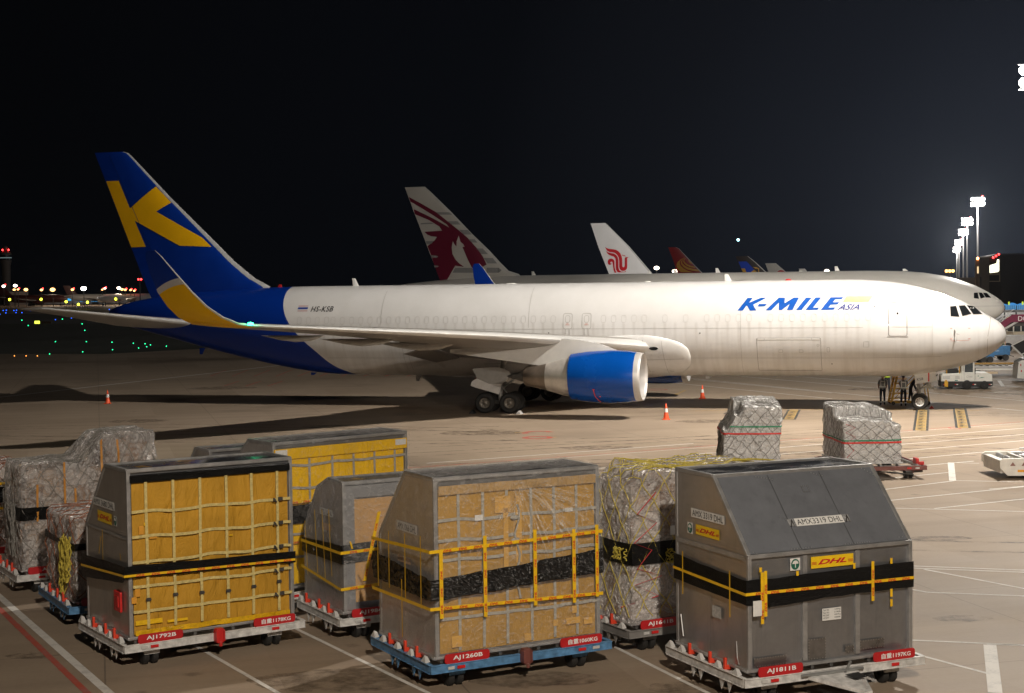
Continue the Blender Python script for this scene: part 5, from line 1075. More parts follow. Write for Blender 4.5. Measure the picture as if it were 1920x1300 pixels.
carrier_logo(G_, 1.26, 2.13, 2.18, 2.38, frontf, .016); umbrella_mark(G_, .84, 1.04, 2.18, 2.39, frontf, .016)
idplate(G_, 'AMX 3319 DHL', .69, 1.82, 2.92, 3.08, sidef, .012); carrier_logo(G_, .86, 1.66, 2.63, 2.81, sidef, .012); umbrella_mark(G_, 1.76, 1.95, 2.61, 2.81, sidef, .012)
LB = stick('weight_label', G_, 1.49, 1.88, 1.26, 1.47, frontf(.006), STK)
for i, (a, b) in enumerate((('Tare Wt', '540kg'), ('Tare Wt', '1190lb'), ('MCGW', '6804kg'), ('MCGW', '15000lb'))):
    letters('label_lettering', G_, a, 1.505, 1.63, 1.425-.045*i, .028, frontf(.010), LETTERK); letters('label_lettering', G_, b, 1.74, 1.865, 1.425-.045*i, .028, frontf(.010), LETTERK)
stick('paper_tag', G_, .03, .20, 1.50, 1.76, frontf(.13), STK); stick('paper_tag', G_, .79, 1.10, 1.28, 1.48, sidef(.03), plain('crumpled_label', (.42, .41, .39), .5, var=.3, scale=25))
for x0, x1, z0, z1 in ((1.20, 1.56, .62, .97), (1.96, 2.14, .66, .78), (2.27, 2.78, .68, .84), (.12, .76, .61, .76)):
    stick('repair_patch', G_, x0, x1, z0, z1, frontf(.008), plain('patch_metal', (.24, .23, .225), .3, .8, var=.3)); rivets(G_, rline((x0+.01, z0+.01), (x1-.01, z0+.01))+rline((x0+.01, z1-.01), (x1-.01, z1-.01))+rline((x0+.01, z0), (x0+.01, z1))+rline((x1-.01, z0), (x1-.01, z1)), frontf(.013))
rivets(G_, rline((1.1, 2.3), (1.1, 2.4), .04)+rline((2.3, 2.35), (2.4, 2.42), .03)+rline((.1, 2.2), (.2, 2.35), .03)+rline((3.2, .62), (3.3, .78), .03)+rline((1.02, .62), (1.12, .74), .03)+rline((2.12, .62), (2.2, .7), .03), frontf(.012))
drape('side_seam', poly2d(seam((1.18, .6), (1.18, 2.42), .025), seam((.05, 2.45), (2.34, 2.45), .09)), sidef(.014), ALUF, G_, smooth=False)
mb = MB(); mb.tube([(-.02, .32, 1.0), (-.03, .28, .72), (-.02, .24, .62)], .012, 5); mb.tube([(-.02, 2.2, 1.1), (-.03, 2.1, .72)], .012, 5); mb.build('wire_stay', STEEL, G_)
band(G_, 'black_wrap', BLKF, [('f', GW+.02, 1.69, 2.14), ('f', 1.5, 1.67, 2.12), ('f', .35, 1.60, 2.09), ('f', 0, 1.68, 2.10), ('s', 0, 1.68, 2.10), ('s', 1.2, 1.70, 2.13), ('s', 2.38, 1.73, 2.20)], .055, .02, 10)
tape_h(G_, 1.86, 1.87, 1.94, GW, 2.36, .085, .05)
for c_, a, b in ((.30, 1.47, 2.24), (.235, 1.35, 2.22), (2.48, 1.53, 2.22)): tape_v(G_, 'f', c_, a, b, .095, .06)
for c_, a, b in ((2.89, 1.39, 1.52), (2.89, 1.56, 1.70), (2.89, 2.14, 2.24), (.22, 2.22, 2.30), (.95, 2.10, 2.18), (2.11, 2.12, 2.22)): tape_v(G_, 'f', c_, a, b, .07, .05)
for c_, a, b in ((2.0, 1.51, 2.28), (.41, 1.4, 2.19)): tape_v(G_, 's', c_, a, b, .09, .035)
dolly('white pallet dolly with tow bar under the sloping grey container', (3.88, 25.15), 23.4, GW, 2.42, DW, 'AJ1811B', '自重1197KG', 'bar')
# ---- C: yellow curtain container, second row
Cc = container('bright yellow tarpaulin container under clear film, standing behind the orange strapped one', (-5.19, 32.52), 41.3, 3.62, [(0, .56), (0, 3.72), (.98, 3.74), (2.2, 2.6), (2.2, .56)], ALUP, ALUSH)
curtain(Cc, 3.62, .62, 3.52, YEL, .0, .025); straps(Cc, 3.62, [.35, .92, 1.52, 2.10, 2.68, 3.25], [3.22, 2.72, 2.22, 1.72, 1.22], .7, 3.35, STRAPG, buck=False)
mb = MB(); mb.box(.02, 3.60, -.06, -.02, 3.36, 3.60); mb.build('curtain_rail', YEL, Cc, bevel=.015)
for x0 in (.04, 3.26):
    stick('notice_label', Cc, x0, x0+.30, 3.45, 3.58, frontf(.066), STK)
    for i, tx in enumerate(('CAUTION OPEN', 'THIS SIDE')): pass
band(Cc, 'black_wrap', BLKF, [('f', 3.64, 1.95, 2.35), ('f', 0, 1.95, 2.35), ('s', 0, 1.95, 2.35), ('s', 2.2, 1.95, 2.35)], .08, .02)
tape_h(Cc, 2.42, 2.42, 2.42, 3.62, 2.2, .10, .055); tape_h(Cc, 1.55, 1.55, 1.55, 3.62, 2.2, .10, .055)
mb = MB(); mb.grid(lambda a, b: (-.02+3.66*a, -.115-abs(.02*noise.noise(Vector((a*8, b*7, 9)))), .56+3.2*b), 70, 60); mb.build('plastic_wrap', film('thin_clear_film', .02, .20), Cc, smooth=80)
mb = MB(); mb.grid(lambda a, b: (-.03-abs(.03*noise.noise(Vector((a*5, b*3, 2)))), -.09+2.3*a*(1 if b < .66 else 1-(b-.66)*1.6), .58+3.12*b), 40, 50); mb.build('plastic_wrap', CLEARS, Cc, smooth=80)
mb = MB(); mb.grid(lambda a, b: (-.03+3.68*a, -.1+1.12*b, 3.785+.02*noise.noise(Vector((a*7, b*3, 2)))), 40, 14); mb.build('plastic_wrap', CLEARS, Cc, smooth=80)
dolly('white pallet dolly under the bright yellow container', (-5.19, 32.52), 41.3, 3.62, 2.2, DW, None, '1986B', None, full=False)
# ---- D: small film wrapped container
PD = [(0, .56), (0, 3.16), (.72, 3.18), (1.30, 2.95), (2.02, 2.05), (2.02, .56)]
D_ = container('smaller film-wrapped container with tan board front and curved rear shoulder', (-3.43, 30.12), 29.5, 3.18, PD, ALUP, ALUSH)
mb = MB(); mb.box(.25, 3.0, -.02, .03, .75, 2.82); mb.build('front_board', TAN, D_)
mb = MB(); mb.box(.03, .25, -.03, .02, .6, 3.1); mb.box(.25, 3.1, -.03, .02, 2.86, 3.1); mb.build('front_frame', aluskin('bright_frame', (.46, .46, .47), .35, .7), D_)
band(D_, 'black_wrap', BLKF, [('f', 3.2, 1.72, 2.08), ('f', 0, 1.55, 1.93), ('s', 0, 1.55, 1.93), ('s', 2.05, 1.52, 1.82)], .06, .02)
tape_h(D_, 1.86, 1.78, 1.76, 3.18, 2.04, .09, .06); tape_h(D_, 1.18, 1.05, 1.22, 3.18, 2.04, .09, .06); tape_v(D_, 'f', .42, 1.18, 2.55, .10, .07, .34)
for c_, a, b in ((1.65, 1.1, 2.2), (1.1, 1.2, 2.5), (.7, 1.15, 2.55), (.35, 1.25, 2.6)): tape_v(D_, 's', c_, a, b, .10, .035, .12)
tape_v(D_, 'f', .16, 1.85, 2.0, .10, .035, -.04)
idplate(D_, '3251 DHL', .45, 1.15, 2.42, 2.56, sidef, .012); stick('logo_sticker', D_, .55, 1.05, 2.12, 2.26, sidef(.012), plain('faded_logo', (.50, .30, .16), .6))
mb = MB(); mb.grid(lambda a, b: (-.02+3.2*a, -.08-abs(.02*noise.noise(Vector((a*8, b*7, 9)))), .58+2.6*b), 60, 50); mb.build('plastic_wrap', CLEAR, D_, smooth=80)
def dprof(z):
    if z < 2.05: return 2.04
    if z < 2.95: return 2.04-(z-2.05)/.9*.72
    return 1.32-(z-2.95)/.23*.6
mb = MB(); mb.grid(lambda a, b: (-.03-abs(.04*noise.noise(Vector((a*5, b*3, 2))))*min(1, 8*a*(1-a)), -.08+(dprof(.58+2.6*b)+.08)*a, .58+2.6*b), 40, 50); mb.build('plastic_wrap', film('milky_film', .30, .60, (.50, .48, .47), .2, an=(1, 1, .6)), D_, smooth=80)
dolly('white pallet dolly under the smaller film-wrapped container', (-3.43, 30.12), 29.5, 3.18, 2.05, DW, 'AJ1984B', None, None)
# ---- small container top behind
p = at(392, 846, 3.1); H_ = container('low silver container, only its roof showing behind the orange and yellow ones', (p.x, p.y), 34, 3.1, [(0, .56), (0, 3.1), (.9, 3.1), (1.5, 2.5), (1.5, .56)], ALUP, ALUSH)
mb = MB(); mb.box(.1, 3.0, -.03, .02, .7, 2.95); mb.build('front_board', TAN, H_)
dolly('grey pallet dolly hidden under the low silver container', (p.x, p.y), 34, 3.1, 1.6, DG, None, None, None, full=False)
# ---- netted pallets
NETY = plain('yellow_net_rope', (.50, .40, .06), .8, var=.3, scale=20); NETR = plain('rust_net_rope', (.26, .10, .05), .8, var=.3, scale=20); NETG = plain('grey_net_rope', (.24, .23, .21), .8, var=.3, scale=20)
REDROPE = plain('red_rope', (.45, .03, .04), .7)
def pallet(label, org, ang, W_, D_, top, filmm, netm, seed, nu=10, nv=5, bands=(), wob=.05, group='netted pallets on dollies', lean=(0, 0), red=None, cart=5, netr=.009):
    u = tag(empty('cargo_pallet', (org[0], org[1], 0), R(ang)), label, 'cargo pallet', group); rn = random.Random(seed)
    mb = MB(); mb.box(-.03, W_+.03, -.03, D_+.03, .525, .56); mb.build('base_plate', ALUF, u, bevel=.008)
    r = .12; per = 2*(W_+D_)
    def foot(t):
        d = (t % 1)*per
        if d < W_: return d, 0.0
        d -= W_
        if d < D_: return W_, d
        d -= D_
        if d < W_: return W_-d, D_
        return 0.0, D_-(d-W_)
    def P(t, v, off=0.0):
        x, y = foot(t); cx, cy = W_/2, D_/2
        # soften corners
        dx, dy = (x-cx)/(W_/2), (y-cy)/(D_/2); k = 1-.05*max(0, abs(dx)+abs(dy)-1.6)
        x, y = cx+(x-cx)*k, cy+(y-cy)*k
        if v <= 1:
            H = top(x/W_, y/D_); z = .56+(H-.56)*v; sc = 1-.02*v**6
            # box stack steps
            st = .045*(noise.noise(Vector((x*1.1+seed, y*1.1, round(z/.5)*3.1))))
            w = .7*wob*noise.noise(Vector((x*1.6+seed, y*1.6, z*1.6)))+wob*.4*noise.noise(Vector((x*5, y*5+seed, z*5)))
            px, py = cx+(x-cx)*sc+lean[0]*v, cy+(y-cy)*sc+lean[1]*v; nx, ny = (x-cx)/W_, (y-cy)/D_; q = math.hypot(nx, ny) or 1
            if abs(nx) > abs(ny): nx, ny = math.copysign(1, nx), 0
            else: nx, ny = 0, math.copysign(1, ny)
            o = st+w+off; return (px+nx*o, py+ny*o, z)
        t2 = min(1, v-1); sc = .98*(1-t2); px, py = cx+(x-cx)*sc+lean[0], cy+(y-cy)*sc+lean[1]
        z = top((cx+(x-cx)*sc/.98)/W_, (cy+(y-cy)*sc/.98)/D_)+wob*.8*noise.noise(Vector((px*2.2+seed, py*2.2, 3)))+off
        return (px, py, z)
    # cartons under the film, on the two faces one sees
    zz_ = .58; row = 0
    while zz_ < top(.5, .5)-.12:
        h = rn.uniform(.34, .55)
        for fc, LN in (('f', W_), ('s', D_)):
            a = .08
            while a < LN-.12:
                w_ = min(rn.uniform(.40, .80), LN-.08-a)
                tt = min(top(*((q_/W_, 0.0) if fc == 'f' else (0.0, q_/D_))) for q_ in (a, a+w_/2, a+w_))
                z1 = min(zz_+h-.015, tt-.14)
                if z1 > zz_+.1 and w_ > .12:
                    d = rn.uniform(.14, .19); mb = MB()
                    if fc == 'f': mb.box(max(a+lean[0]*.5, .2), min(a+w_-.012, W_-.2), d, D_-d, zz_, z1)
                    else: mb.box(d-.015, d+.1, max(a, .2), min(a+w_-.012, D_-.2), zz_, z1)
                    mb.build('carton', rn.choice(CARD), u)
                a += w_
        zz_ += h; row += 1
    mb = MB(); NU = 96; NVV = 40; jr = random.Random(seed)
    def PJ(i, j):
        a = P((i+jr.uniform(-.3, .3))/NU, min(1.9, max(0, 1.9*(j+jr.uniform(-.3, .3)*(0 < j < NVV))/NVV)), jr.uniform(-.022, .022)); return a
    mb.add([PJ(i, j) for j in range(NVV+1) for i in range(NU)], [(j*NU+i, j*NU+(i+1) % NU, (j+1)*NU+(i+1) % NU, (j+1)*NU+i) for j in range(NVV) for i in range(NU)]+[tuple(NVV*NU+i for i in range(NU))])
    mb.build('plastic_wrap', filmm, u)
    if netm:
        mb = MB(); total = 1.75
        for sgn in (1, -1):
            for k in range(nu*2):
                pts = []; t0 = k/(nu*2); M = 34
                for i in range(M+1):
                    v = .04+total*i/M; jt = .0022*math.sin(i*1.9+k*2.7)+.003*math.sin(i*.35+k)
                    pts.append(P(t0+sgn*v*.17+jt, v, .022))
                mb.tube(pts, netr, 4, caps=False)
        mb.build('cargo_net', netm, u)
    for nm, m_, z0, z1, e in bands:
        mb = MB(); NB = 160; vs = []
        for i in range(NB):
            x, y = foot(i/NB); H = top(x/W_, y/D_)
            for j in range(4):
                zc = z0+(z1-z0)*j/3; v = (zc-.56)/(H-.56); q = P(i/NB, min(v, 1), e); vs.append(q)
        mb.add(vs, [(i*4+j, ((i+1) % NB)*4+j, ((i+1) % NB)*4+j+1, i*4+j+1) for i in range(NB) for j in range(3)]); mb.build(nm, m_, u, smooth=60)
    if red:
        mb = MB(); mb.tube([P((x if x >= 0 else x)/per, v, .05) for x, v in red], .012, 4); mb.build('lashing_rope', REDROPE, u)
    return u, P
def knots(u, P, t, v0, v1, mat, seed, n=14, amp=.05):
    rn = random.Random(seed); mb = MB()
    for k in range(n):
        a = t+rn.uniform(-.022, .022); pts = []
        for i in range(8):
            v = v0+(v1-v0)*i/7*rn.uniform(.9, 1.0); pts.append(P(a+.004*math.sin(i*2+k), v, .04+amp*rn.random()))
        mb.tube(pts, .014, 4)
    mb.build('gathered_net', mat, u)
# F pallet between E and G
FP, P_ = pallet('tall carton pallet with yellow net and red lashing, left of the sloping grey container', (2.22, 28.77), 28.2, 3.2, 2.35,
    lambda x, y: 3.42+.05*math.sin(x*7)-(.35 if y > .55 and x < .3 else 0)-.10*(x < .06), PALF, NETY, 3, 11, 5, [('black_wrap', BLKF, 1.68, 2.10, .03)], .03, red=[(.55, .86), (.1, .76), (.55, .66), (.05, .56), (.45, .48), (.1, .38), (.7, .30), (.05, .27), (.6, .17), (-.3, .10)])
knots(FP, P_, -.03, .44, .52, NETY, 5, 9, .08); knots(FP, P_, .09, .38, .48, NETY, 8, 6, .06)
mb = MB(); rn = random.Random(4)
for k in range(8):
    x0 = .2+k*.34; mb.tube([(x0+rn.uniform(0, .3)+i*.3, .15+.25*math.sin(i*1.3+k), 3.47+.03*rn.random()+.03*math.sin(i+k)) for i in range(4)], .014, 4)
mb.build('loose_net', NETY, FP)
for a, z, w_, h_ in ((1.02, 2.22, .14, .22), (.84, 2.22, .11, .18), (1.35, 2.12, .20, .14)):
    drape('paper_tag', poly2d([(a, z), (a+w_, z), (a+w_, z+h_), (a, z+h_)]), frontf(.10), STK, FP, smooth=False)
dolly('dark pallet dolly under the yellow-netted pallet', (2.22, 28.77), 28.2, 3.2, 2.4, DG, 'AJ1641B', None, None)
# A1 big pallet far left
def topA(x, y):
    b = 3.02
    k = min(1, max(0, (x-.42)/.22)); k = k*k*(3-2*k); return b+.62*k+.03*math.sin(x*9+y*5)
A1, P_ = pallet('big lumpy film-wrapped carton pallet at the left, higher at its right end', (-11.51, 35.19), 31, 3.3, 1.75, topA, PALF, NETG, 11, 10, 5, [('black_wrap', BLKF, 1.72, 2.02, .03)], .06)
knots(A1, P_, -.05, .12, .62, NETG, 2, 16, .10); knots(A1, P_, -.09, .2, .6, NETG, 12, 10, .08)
for a, v0, v1 in ((.35, .45, .8), (1.0, .2, 1.0), (1.9, .5, 1.0), (2.3, .6, .95), (1.25, .5, .75)):
    mb = MB(); mb.add([P_((a+d)/10.1, v0+(v1-v0)*j/8, .03) for j in range(9) for d in (0, .05)], [(2*j, 2*j+1, 2*j+3, 2*j+2) for j in range(8)]); mb.build('orange_tape', plain('orange_strip', (.55, .24, .03), .45), A1)
dolly('white pallet dolly under the big lumpy pallet at the left', (-11.51, 35.19), 31, 3.3, 1.75, DW, 'AJ1', None, None)
# A2 lower pallet
A2, P_ = pallet('lower film-wrapped pallet with bundled yellow ropes on its corner, on a blue dolly', (-9.24, 31.57), 30, 3.0, 2.5, lambda x, y: 2.25+.06*math.sin(x*6), PALF, NETR, 21, 8, 3.4, [('black_wrap', BLKF, 1.62, 1.76, .03)], .06)
knots(A2, P_, -.035, .22, .80, NETY, 3, 20, .10); knots(A2, P_, -.06, .05, .75, NETY, 6, 10, .08)
for a, v0, v1 in ((.45, .7, .95), (.85, .3, 1.0)):
    mb = MB(); mb.add([P_((a+d)/11.0, v0+(v1-v0)*j/8, .03) for j in range(9) for d in (0, .06)], [(2*j, 2*j+1, 2*j+3, 2*j+2) for j in range(8)]); mb.build('orange_tape', plain('orange_strip', (.55, .24, .03), .45), A2)
dolly('blue pallet dolly under the lower pallet with yellow ropes', (-9.24, 31.57), 30, 3.0, 2.5, DB, '', None, None, pm=plain('faded_plate', (.36, .08, .10), .6))
# A0 at the frame edge
A0, P_ = pallet('film-wrapped pallet with yellow tape cut by the left edge of the picture', (-15.15, 36.9), 31, 3.2, 2.4, lambda x, y: 2.72+.06*math.sin(x*6), PALF, NETR, 31, 8, 4, [('black_wrap', BLKF, 1.75, 2.15, .03), ('yellow_tape', TAPE, 1.58, 1.64, .05), ('yellow_tape', TAPE, 2.2, 2.26, .05)], .06)
tape_v(A0, 'f', 2.95, 1.5, 2.7, .13, .06, .05)
dolly('white pallet dolly cut by the left edge of the picture', (-15.15, 36.9), 31, 3.2, 2.4, DW, None, 'A1', None)
# H1, H2 in the middle distance
H1, P_ = pallet('tall silver netted pallet with green and red bands, left of the two silver ones', (7.60, 55.15), -4, 2.1, 2.9, lambda x, y: (2.56+.20*y if x > .34 else (2.56+.2*y-.34*(y < .5)*min(1, (.34-x)/.04) if x > .2 else 2.2+.1*y-min(.5, (.2-x)*3.2))), PALS, NETG, 41, 11, 6, [('green_band', plain('green_strap', (.01, .22, .10), .5), 1.82, 1.87, .045), ('red_band', plain('red_strap', (.58, .03, .02), .5), 1.56, 1.62, .045)], .07, group='silver pallets near the airplane', lean=(.1, 0), netr=.010)
dolly('brown pallet dolly under the tall silver pallet', (7.5, 55.0), -4, 2.2, 2.9, DKR, None, None, None, full=False, group='dollies near the airplane')
H2, P_ = pallet('low wide silver netted pallet with green and red bands, right of the two silver ones', (11.85, 54.19), 2, 2.12, 3.2, lambda x, y: 2.10+.10*y+.34*(y > .45)-.14*(x > .82)-.05*(x > .5), PALS, NETG, 51, 11, 6, [('green_band', plain('green_strap', (.01, .22, .10), .5), 1.36, 1.40, .045), ('red_band', plain('red_strap', (.58, .03, .02), .5), 1.27, 1.33, .045)], .07, group='silver pallets near the airplane', netr=.010, red=[(.05, .92), (.4, .84), (.05, .72), (.42, .62), (.1, .5), (.35, .3), (.1, .14)])
hd = dolly('brown pallet dolly under the low silver pallet', (11.7, 54.0), 2, 2.9, 3.2, DKR, None, None, None, full=False, group='dollies near the airplane')
for x in (-.05, 2.75):
    mb = MB(); mb.box(x, x+.12, .1, .5, .48, .72); mb.box(x, x+.3, .1, .2, .48, .60); mb.build('stop_post', RED, hd, bevel=.02)
mb = MB(); mb.tube([(2.3, -.1, .25), (3.0, .2, .25)], .05, 6); mb.tube([(1.2, 0, .3), (2.6, -.1, .16)], .03, 6); mb.build('axle_bar', DMET, hd)
# low transporter, right edge
tp = tag(empty('pallet_transporter', (17.25, 53.55, 0), R(-2)), 'low white roller-deck transporter at the right edge of the picture', 'transporter')
TW = plain('transporter_white', (.66, .63, .57), .45, var=.12, scale=3)
mb = MB(); mb.prism([(.28, .12), (.0, .40), (.0, .66), (.12, .74), (8, .74), (8, .12)], 'y', 0, .12); mb.prism([(.28, .12), (.0, .40), (.0, .66), (.12, .74), (8, .74), (8, .12)], 'y', 2.3, 2.42); mb.box(.05, .30, .12, 2.3, .20, .66); mb.box(.9, 1.0, .12, 2.3, .6, .72); mb.box(.3, 8, .12, 2.3, .38, .42)
mb.build('chassis', TW, tp, bevel=.02)
for y in (.32, 1.28):
    for k in range(12):
        x = .45+k*.62+(0 if k == 0 else .2); mb = MB(); mb.tube([(x, y, .66), (x+.05, y+.75, .66)], .09, 10); mb.build('roller', ROLLM, tp, smooth=40)
for y in (.2, 1.12, 2.1):
    mb = MB(); mb.box(1.0, 8, y, y+.10, .68, .75); mb.build('side_rail', plain('rail_metal', (.6, .6, .6), .3, .8), tp, bevel=.01)
mb = MB(); mb.tube([(1.9, .02, .80), (8, .02, .80)], .04, 8); mb.tube([(1.4, 2.4, .84), (8, 2.4, .84)], .04, 8); mb.build('guard_tube', LETTERW, tp, smooth=40)
mb = MB(); mb.box(.62, 1.22, -.012, 0, .26, .34); mb.build('orange_marker', plain('orange_marker_paint', (.75, .32, .01), .5), tp)
for x in (.35, .75, 1.1, 2.45): mb = MB(); mb.add([(x, -.010, .48), (x+.2, -.010, .48), (x+.1, -.010, .62)], [(0, 1, 2)]); mb.build('warning_triangle', plain('triangle_print', (.25, .12, .10), .6), tp)
for x in (1.0, 3.4, 6): 
    for y in (.3, 2.0): mb = MB(); mb.lathe([(-.1, .02), (-.1, .17), (.1, .17), (.1, .02)], (x, y, .17), 'y', 16); mb.build('wheel', RUB, tp, smooth=35)
# ================================================================ people
SKIN = plain('skin', (.42, .23, .15), .55, var=.06); HAIRM = plain('black_hair', (.012, .010, .009), .6)
TROU = plain('dark_trousers', (.012, .013, .018), .8, var=.2); VEST = plain('pale_grey_uniform_shirt', (.22, .22, .22), .7); REFL = plain('reflective_stripe', (.75, .74, .70), .35); SHOE = plain('work_shoe', (.02, .018, .016), .7)
JACK = plain('dark_jacket', (.02, .022, .03), .8); HIV = plain('hi_vis_vest', (.42, .62, .03), .6); ORJ = plain('orange_jacket', (.65, .22, .02), .6)
def skinned(name, nodes, edges, mats, region, parent, sub=1):
    me = bpy.data.meshes.new('tmp'); me.from_pydata([n_[0] for n_ in nodes], edges, []); o = bpy.data.objects.new('tmp', me); C.objects.link(o)
    sm = o.modifiers.new('s', 'SKIN'); sm.use_smooth_shade = True
    for i, n_ in enumerate(nodes):
        d = me.skin_vertices[0].data[i]; d.radius = n_[1] if isinstance(n_[1], tuple) else (n_[1], n_[1]); d.use_root = (i == 0)
    ss = o.modifiers.new('b', 'SUBSURF'); ss.levels = ss.render_levels = sub
    dg = bpy.context.evaluated_depsgraph_get(); ev = o.evaluated_get(dg); m2 = bpy.data.meshes.new_from_object(ev)
    bpy.data.objects.remove(o); bpy.data.meshes.remove(me)
    m2.name = name
    for m_ in mats: m2.materials.append(m_)
    for p in m2.polygons:
        c = p.center; best = min(range(len(edges)), key=lambda k: _segd(c, Vector(nodes[edges[k][0]][0]), Vector(nodes[edges[k][1]][0])))
        p.material_index = region(best, c); p.use_smooth = True
    return link(bpy.data.objects.new(name, m2), parent)
def _segd(c, a, b):
    d = b-a; t = max(0, min(1, (c-a).dot(d)/max(d.length_squared, 1e-9))); return (c-(a+d*t)).length
def person(label, loc, rz, pose='stand', shirt=VEST, trou=TROU, vest=None, arms=((.30, .05, .82), (.30, .08, .82)), step=.08, H=1.0, stripe=True, group=None):
    # local: faces +y, x to its right
    u = tag(empty('person', loc, rz), label, 'person', group)
    lean = {'stand': 0.0, 'lean': .45, 'sit': .1}[pose]; hip = .94 if pose != 'sit' else .50
    def T(x, y, z):  # lean the upper body about the hips
        dz = z-hip; return (x, y+math.sin(lean)*dz, hip+math.cos(lean)*dz)
    n_ = [((0, 0, hip), (.155, .115))]; e_ = []; reg = []
    def add(p, r, par, rg): n_.append((p, r)); e_.append((par, len(n_)-1)); reg.append(rg); return len(n_)-1
    w_ = add(T(0, .0, hip+.18), (.145, .105), 0, 1); ch = add(T(0, .01, hip+.40), (.175, .115), w_, 1); nb = add(T(0, .0, hip+.53), (.085, .075), ch, 1)
    nk = add(T(0, .01, hip+.60), .055, nb, 2); hd = add(T(0, .02, hip+.67), (.072, .085), nk, 2); ht = add(T(0, .015, hip+.77), (.078, .095), hd, 2)
    hands = []
    for s_, (ex, ey, hz) in zip((-1, 1), arms):
        sh = add(T(s_*.19, 0, hip+.49), .06, ch, 1); tgt = Vector(T(s_*ex, ey, hip-.94+hz)); shp = Vector(n_[sh][0])
        mid = (shp+tgt)/2+Vector((s_*.05, -.08, 0)); el = add(tuple(mid), .043, sh, 1); wr = add(tuple(tgt), .029, el, 1 if shirt is not VEST else 2)
        d = (tgt-mid).normalized(); hn = add(tuple(tgt+d*.07), (.036, .018), wr, 2); hands.append((tgt+d*.07, d, s_))
    for s_ in (-1, 1):
        y1 = step*s_
        if pose == 'sit': k = add((s_*.12, .42, .50), .075, 0, 0); a = add((s_*.12, .45, .10), .05, k, 0)
        else: h_ = add((s_*.095, 0, hip-.06), .095, 0, 0); k = add((s_*.11, y1*.5+.03, .50), .068, h_, 0); a = add((s_*.12, y1, .10), .052, k, 0)
        f_ = add((n_[a][0][0], n_[a][0][1]+.03, .045), (.045, .045), a, 3); add((n_[a][0][0]+s_*.02, n_[a][0][1]+.17, .035), (.042, .03), f_, 3)
    body_ = skinned('body', n_, e_, [trou, shirt, SKIN, SHOE], lambda k, c: reg[k], u, 1)
    # face and fingers belong to the body mesh's surface: nose, ears, eyes, five fingers each
    mb = MB(); hc = Vector(T(0, .015, hip+.72))
    def hp(x, y, z): return tuple(Vector(T(x, y, hip+.72+z)))
    mb.ball(hp(0, .112, -.005), .016, 8, 5, 0, (1, 1.2, 1.4))
    for s_ in (-1, 1): mb.ball(hp(s_*.082, .0, 0), .022, 8, 5, 0, (.4, .8, 1.3))
    for c_, d, s_ in hands:
        side = Vector((0, 1, 0)) if abs(d.y) < .8 else Vector((1, 0, 0)); nrm_ = d.cross(side).normalized()
        for q, ln in enumerate((.070, .080, .074, .060)):
            b = c_+d*.03+side*(.026-.017*q); mb.tube([b, b+d*ln*.5+nrm_*.004*s_, b+d*ln*.85+nrm_*.022*s_], [.0095, .0085, .007], 6)
        b = c_-d*.02+side*.03; mb.tube([b, b+side*.03+d*.02, b+side*.035+d*.05], [.011, .0095, .008], 6)
    mb.build('face_and_fingers', SKIN, u, smooth=50)
    mb = MB()
    for s_ in (-1, 1): mb.ball(hp(s_*.032, .098, .015), .010, 6, 4)
    mb.box(*[v for v in (hp(-.02, .106, -.045)[0], hp(.02, .106, -.045)[0])], hp(0, .10, -.045)[1], hp(0, .11, -.045)[1], hp(0, .1, -.049)[2], hp(0, .1, -.043)[2]); mb.build('eyes_and_mouth', plain('eye_dark', (.03, .015, .015), .4), u)
    mb = MB(); rings = []
    for i in range(7):
        p = math.pi/2*i/6; rings.append([hp(.088*math.cos(p)*math.cos(2*math.pi*k/14), -.008+.112*math.cos(p)*math.sin(2*math.pi*k/14), .035-.06*(math.sin(2*math.pi*k/14) < -.2)*(i == 0)+.085*math.sin(p)) for k in range(14)])
    mb.loft(rings); mb.build('hair', HAIRM, u, smooth=60)
    vm = vest
    if vm:
        mb = MB(); rings = []
        for z, rx, ry in ((.04, .172, .130), (.18, .168, .126), (.34, .195, .135), (.44, .205, .135), (.50, .17, .115), (.54, .10, .09)):
            rings.append([T(rx*math.cos(2*math.pi*k/20), ry*math.sin(2*math.pi*k/20), hip+z) for k in range(20)])
        mb.loft(rings, caps=False); mb.build('vest', vm, u, smooth=50)
    if stripe:
        for z in (.12,):
            mb = MB(); mb.loft([[T(.182*math.cos(2*math.pi*k/20), .139*math.sin(2*math.pi*k/20), hip+z+dz) for k in range(20)] for dz in (-.025, .025)], caps=False); mb.build('reflective_band', REFL, u, smooth=50)
        for s_ in (-1, 1):
            mb = MB()
            for yy in (-1, 1): mb.add([T(s_*.08, yy*.142, hip+.12), T(s_*.125, yy*.142, hip+.12), T(s_*.14, yy*.142, hip+.44), T(s_*.095, yy*.142, hip+.44), T(s_*.11, yy*.12, hip+.53), T(s_*.075, yy*.12, hip+.53)], [(0, 1, 2, 3), (3, 2, 4, 5)])
            mb.build('reflective_band', REFL, u)
        mb = MB(); mb.add([T(-.10, -.144, hip+.46), T(.13, -.144, hip+.46), T(.13, -.144, hip+.41), T(-.10, -.144, hip+.41)], [(0, 1, 2, 3)]); mb.build('reflective_band', REFL, u)
        for s_ in (-1, 1):
            y1 = step*s_; mb = MB(); mb.loft([[(s_*.118+.066*math.cos(2*math.pi*k/14), y1*.92+.004+.066*math.sin(2*math.pi*k/14), z) for k in range(14)] for z in (.17, .23)], caps=False); mb.build('leg_reflective_band', REFL, u, smooth=50)
    if H != 1: u.scale = (H, H, H)
    return u
PG = 'ground crew by the nose wheel'
p = at(1655, 760); person('ground worker in grey shirt with reflective bands walking, back turned, left of the yellow steps', (p.x, p.y, 0), R(-10), vest=VEST, step=.20, group=PG, arms=((.20, .22, .98), (.20, .18, .95)))
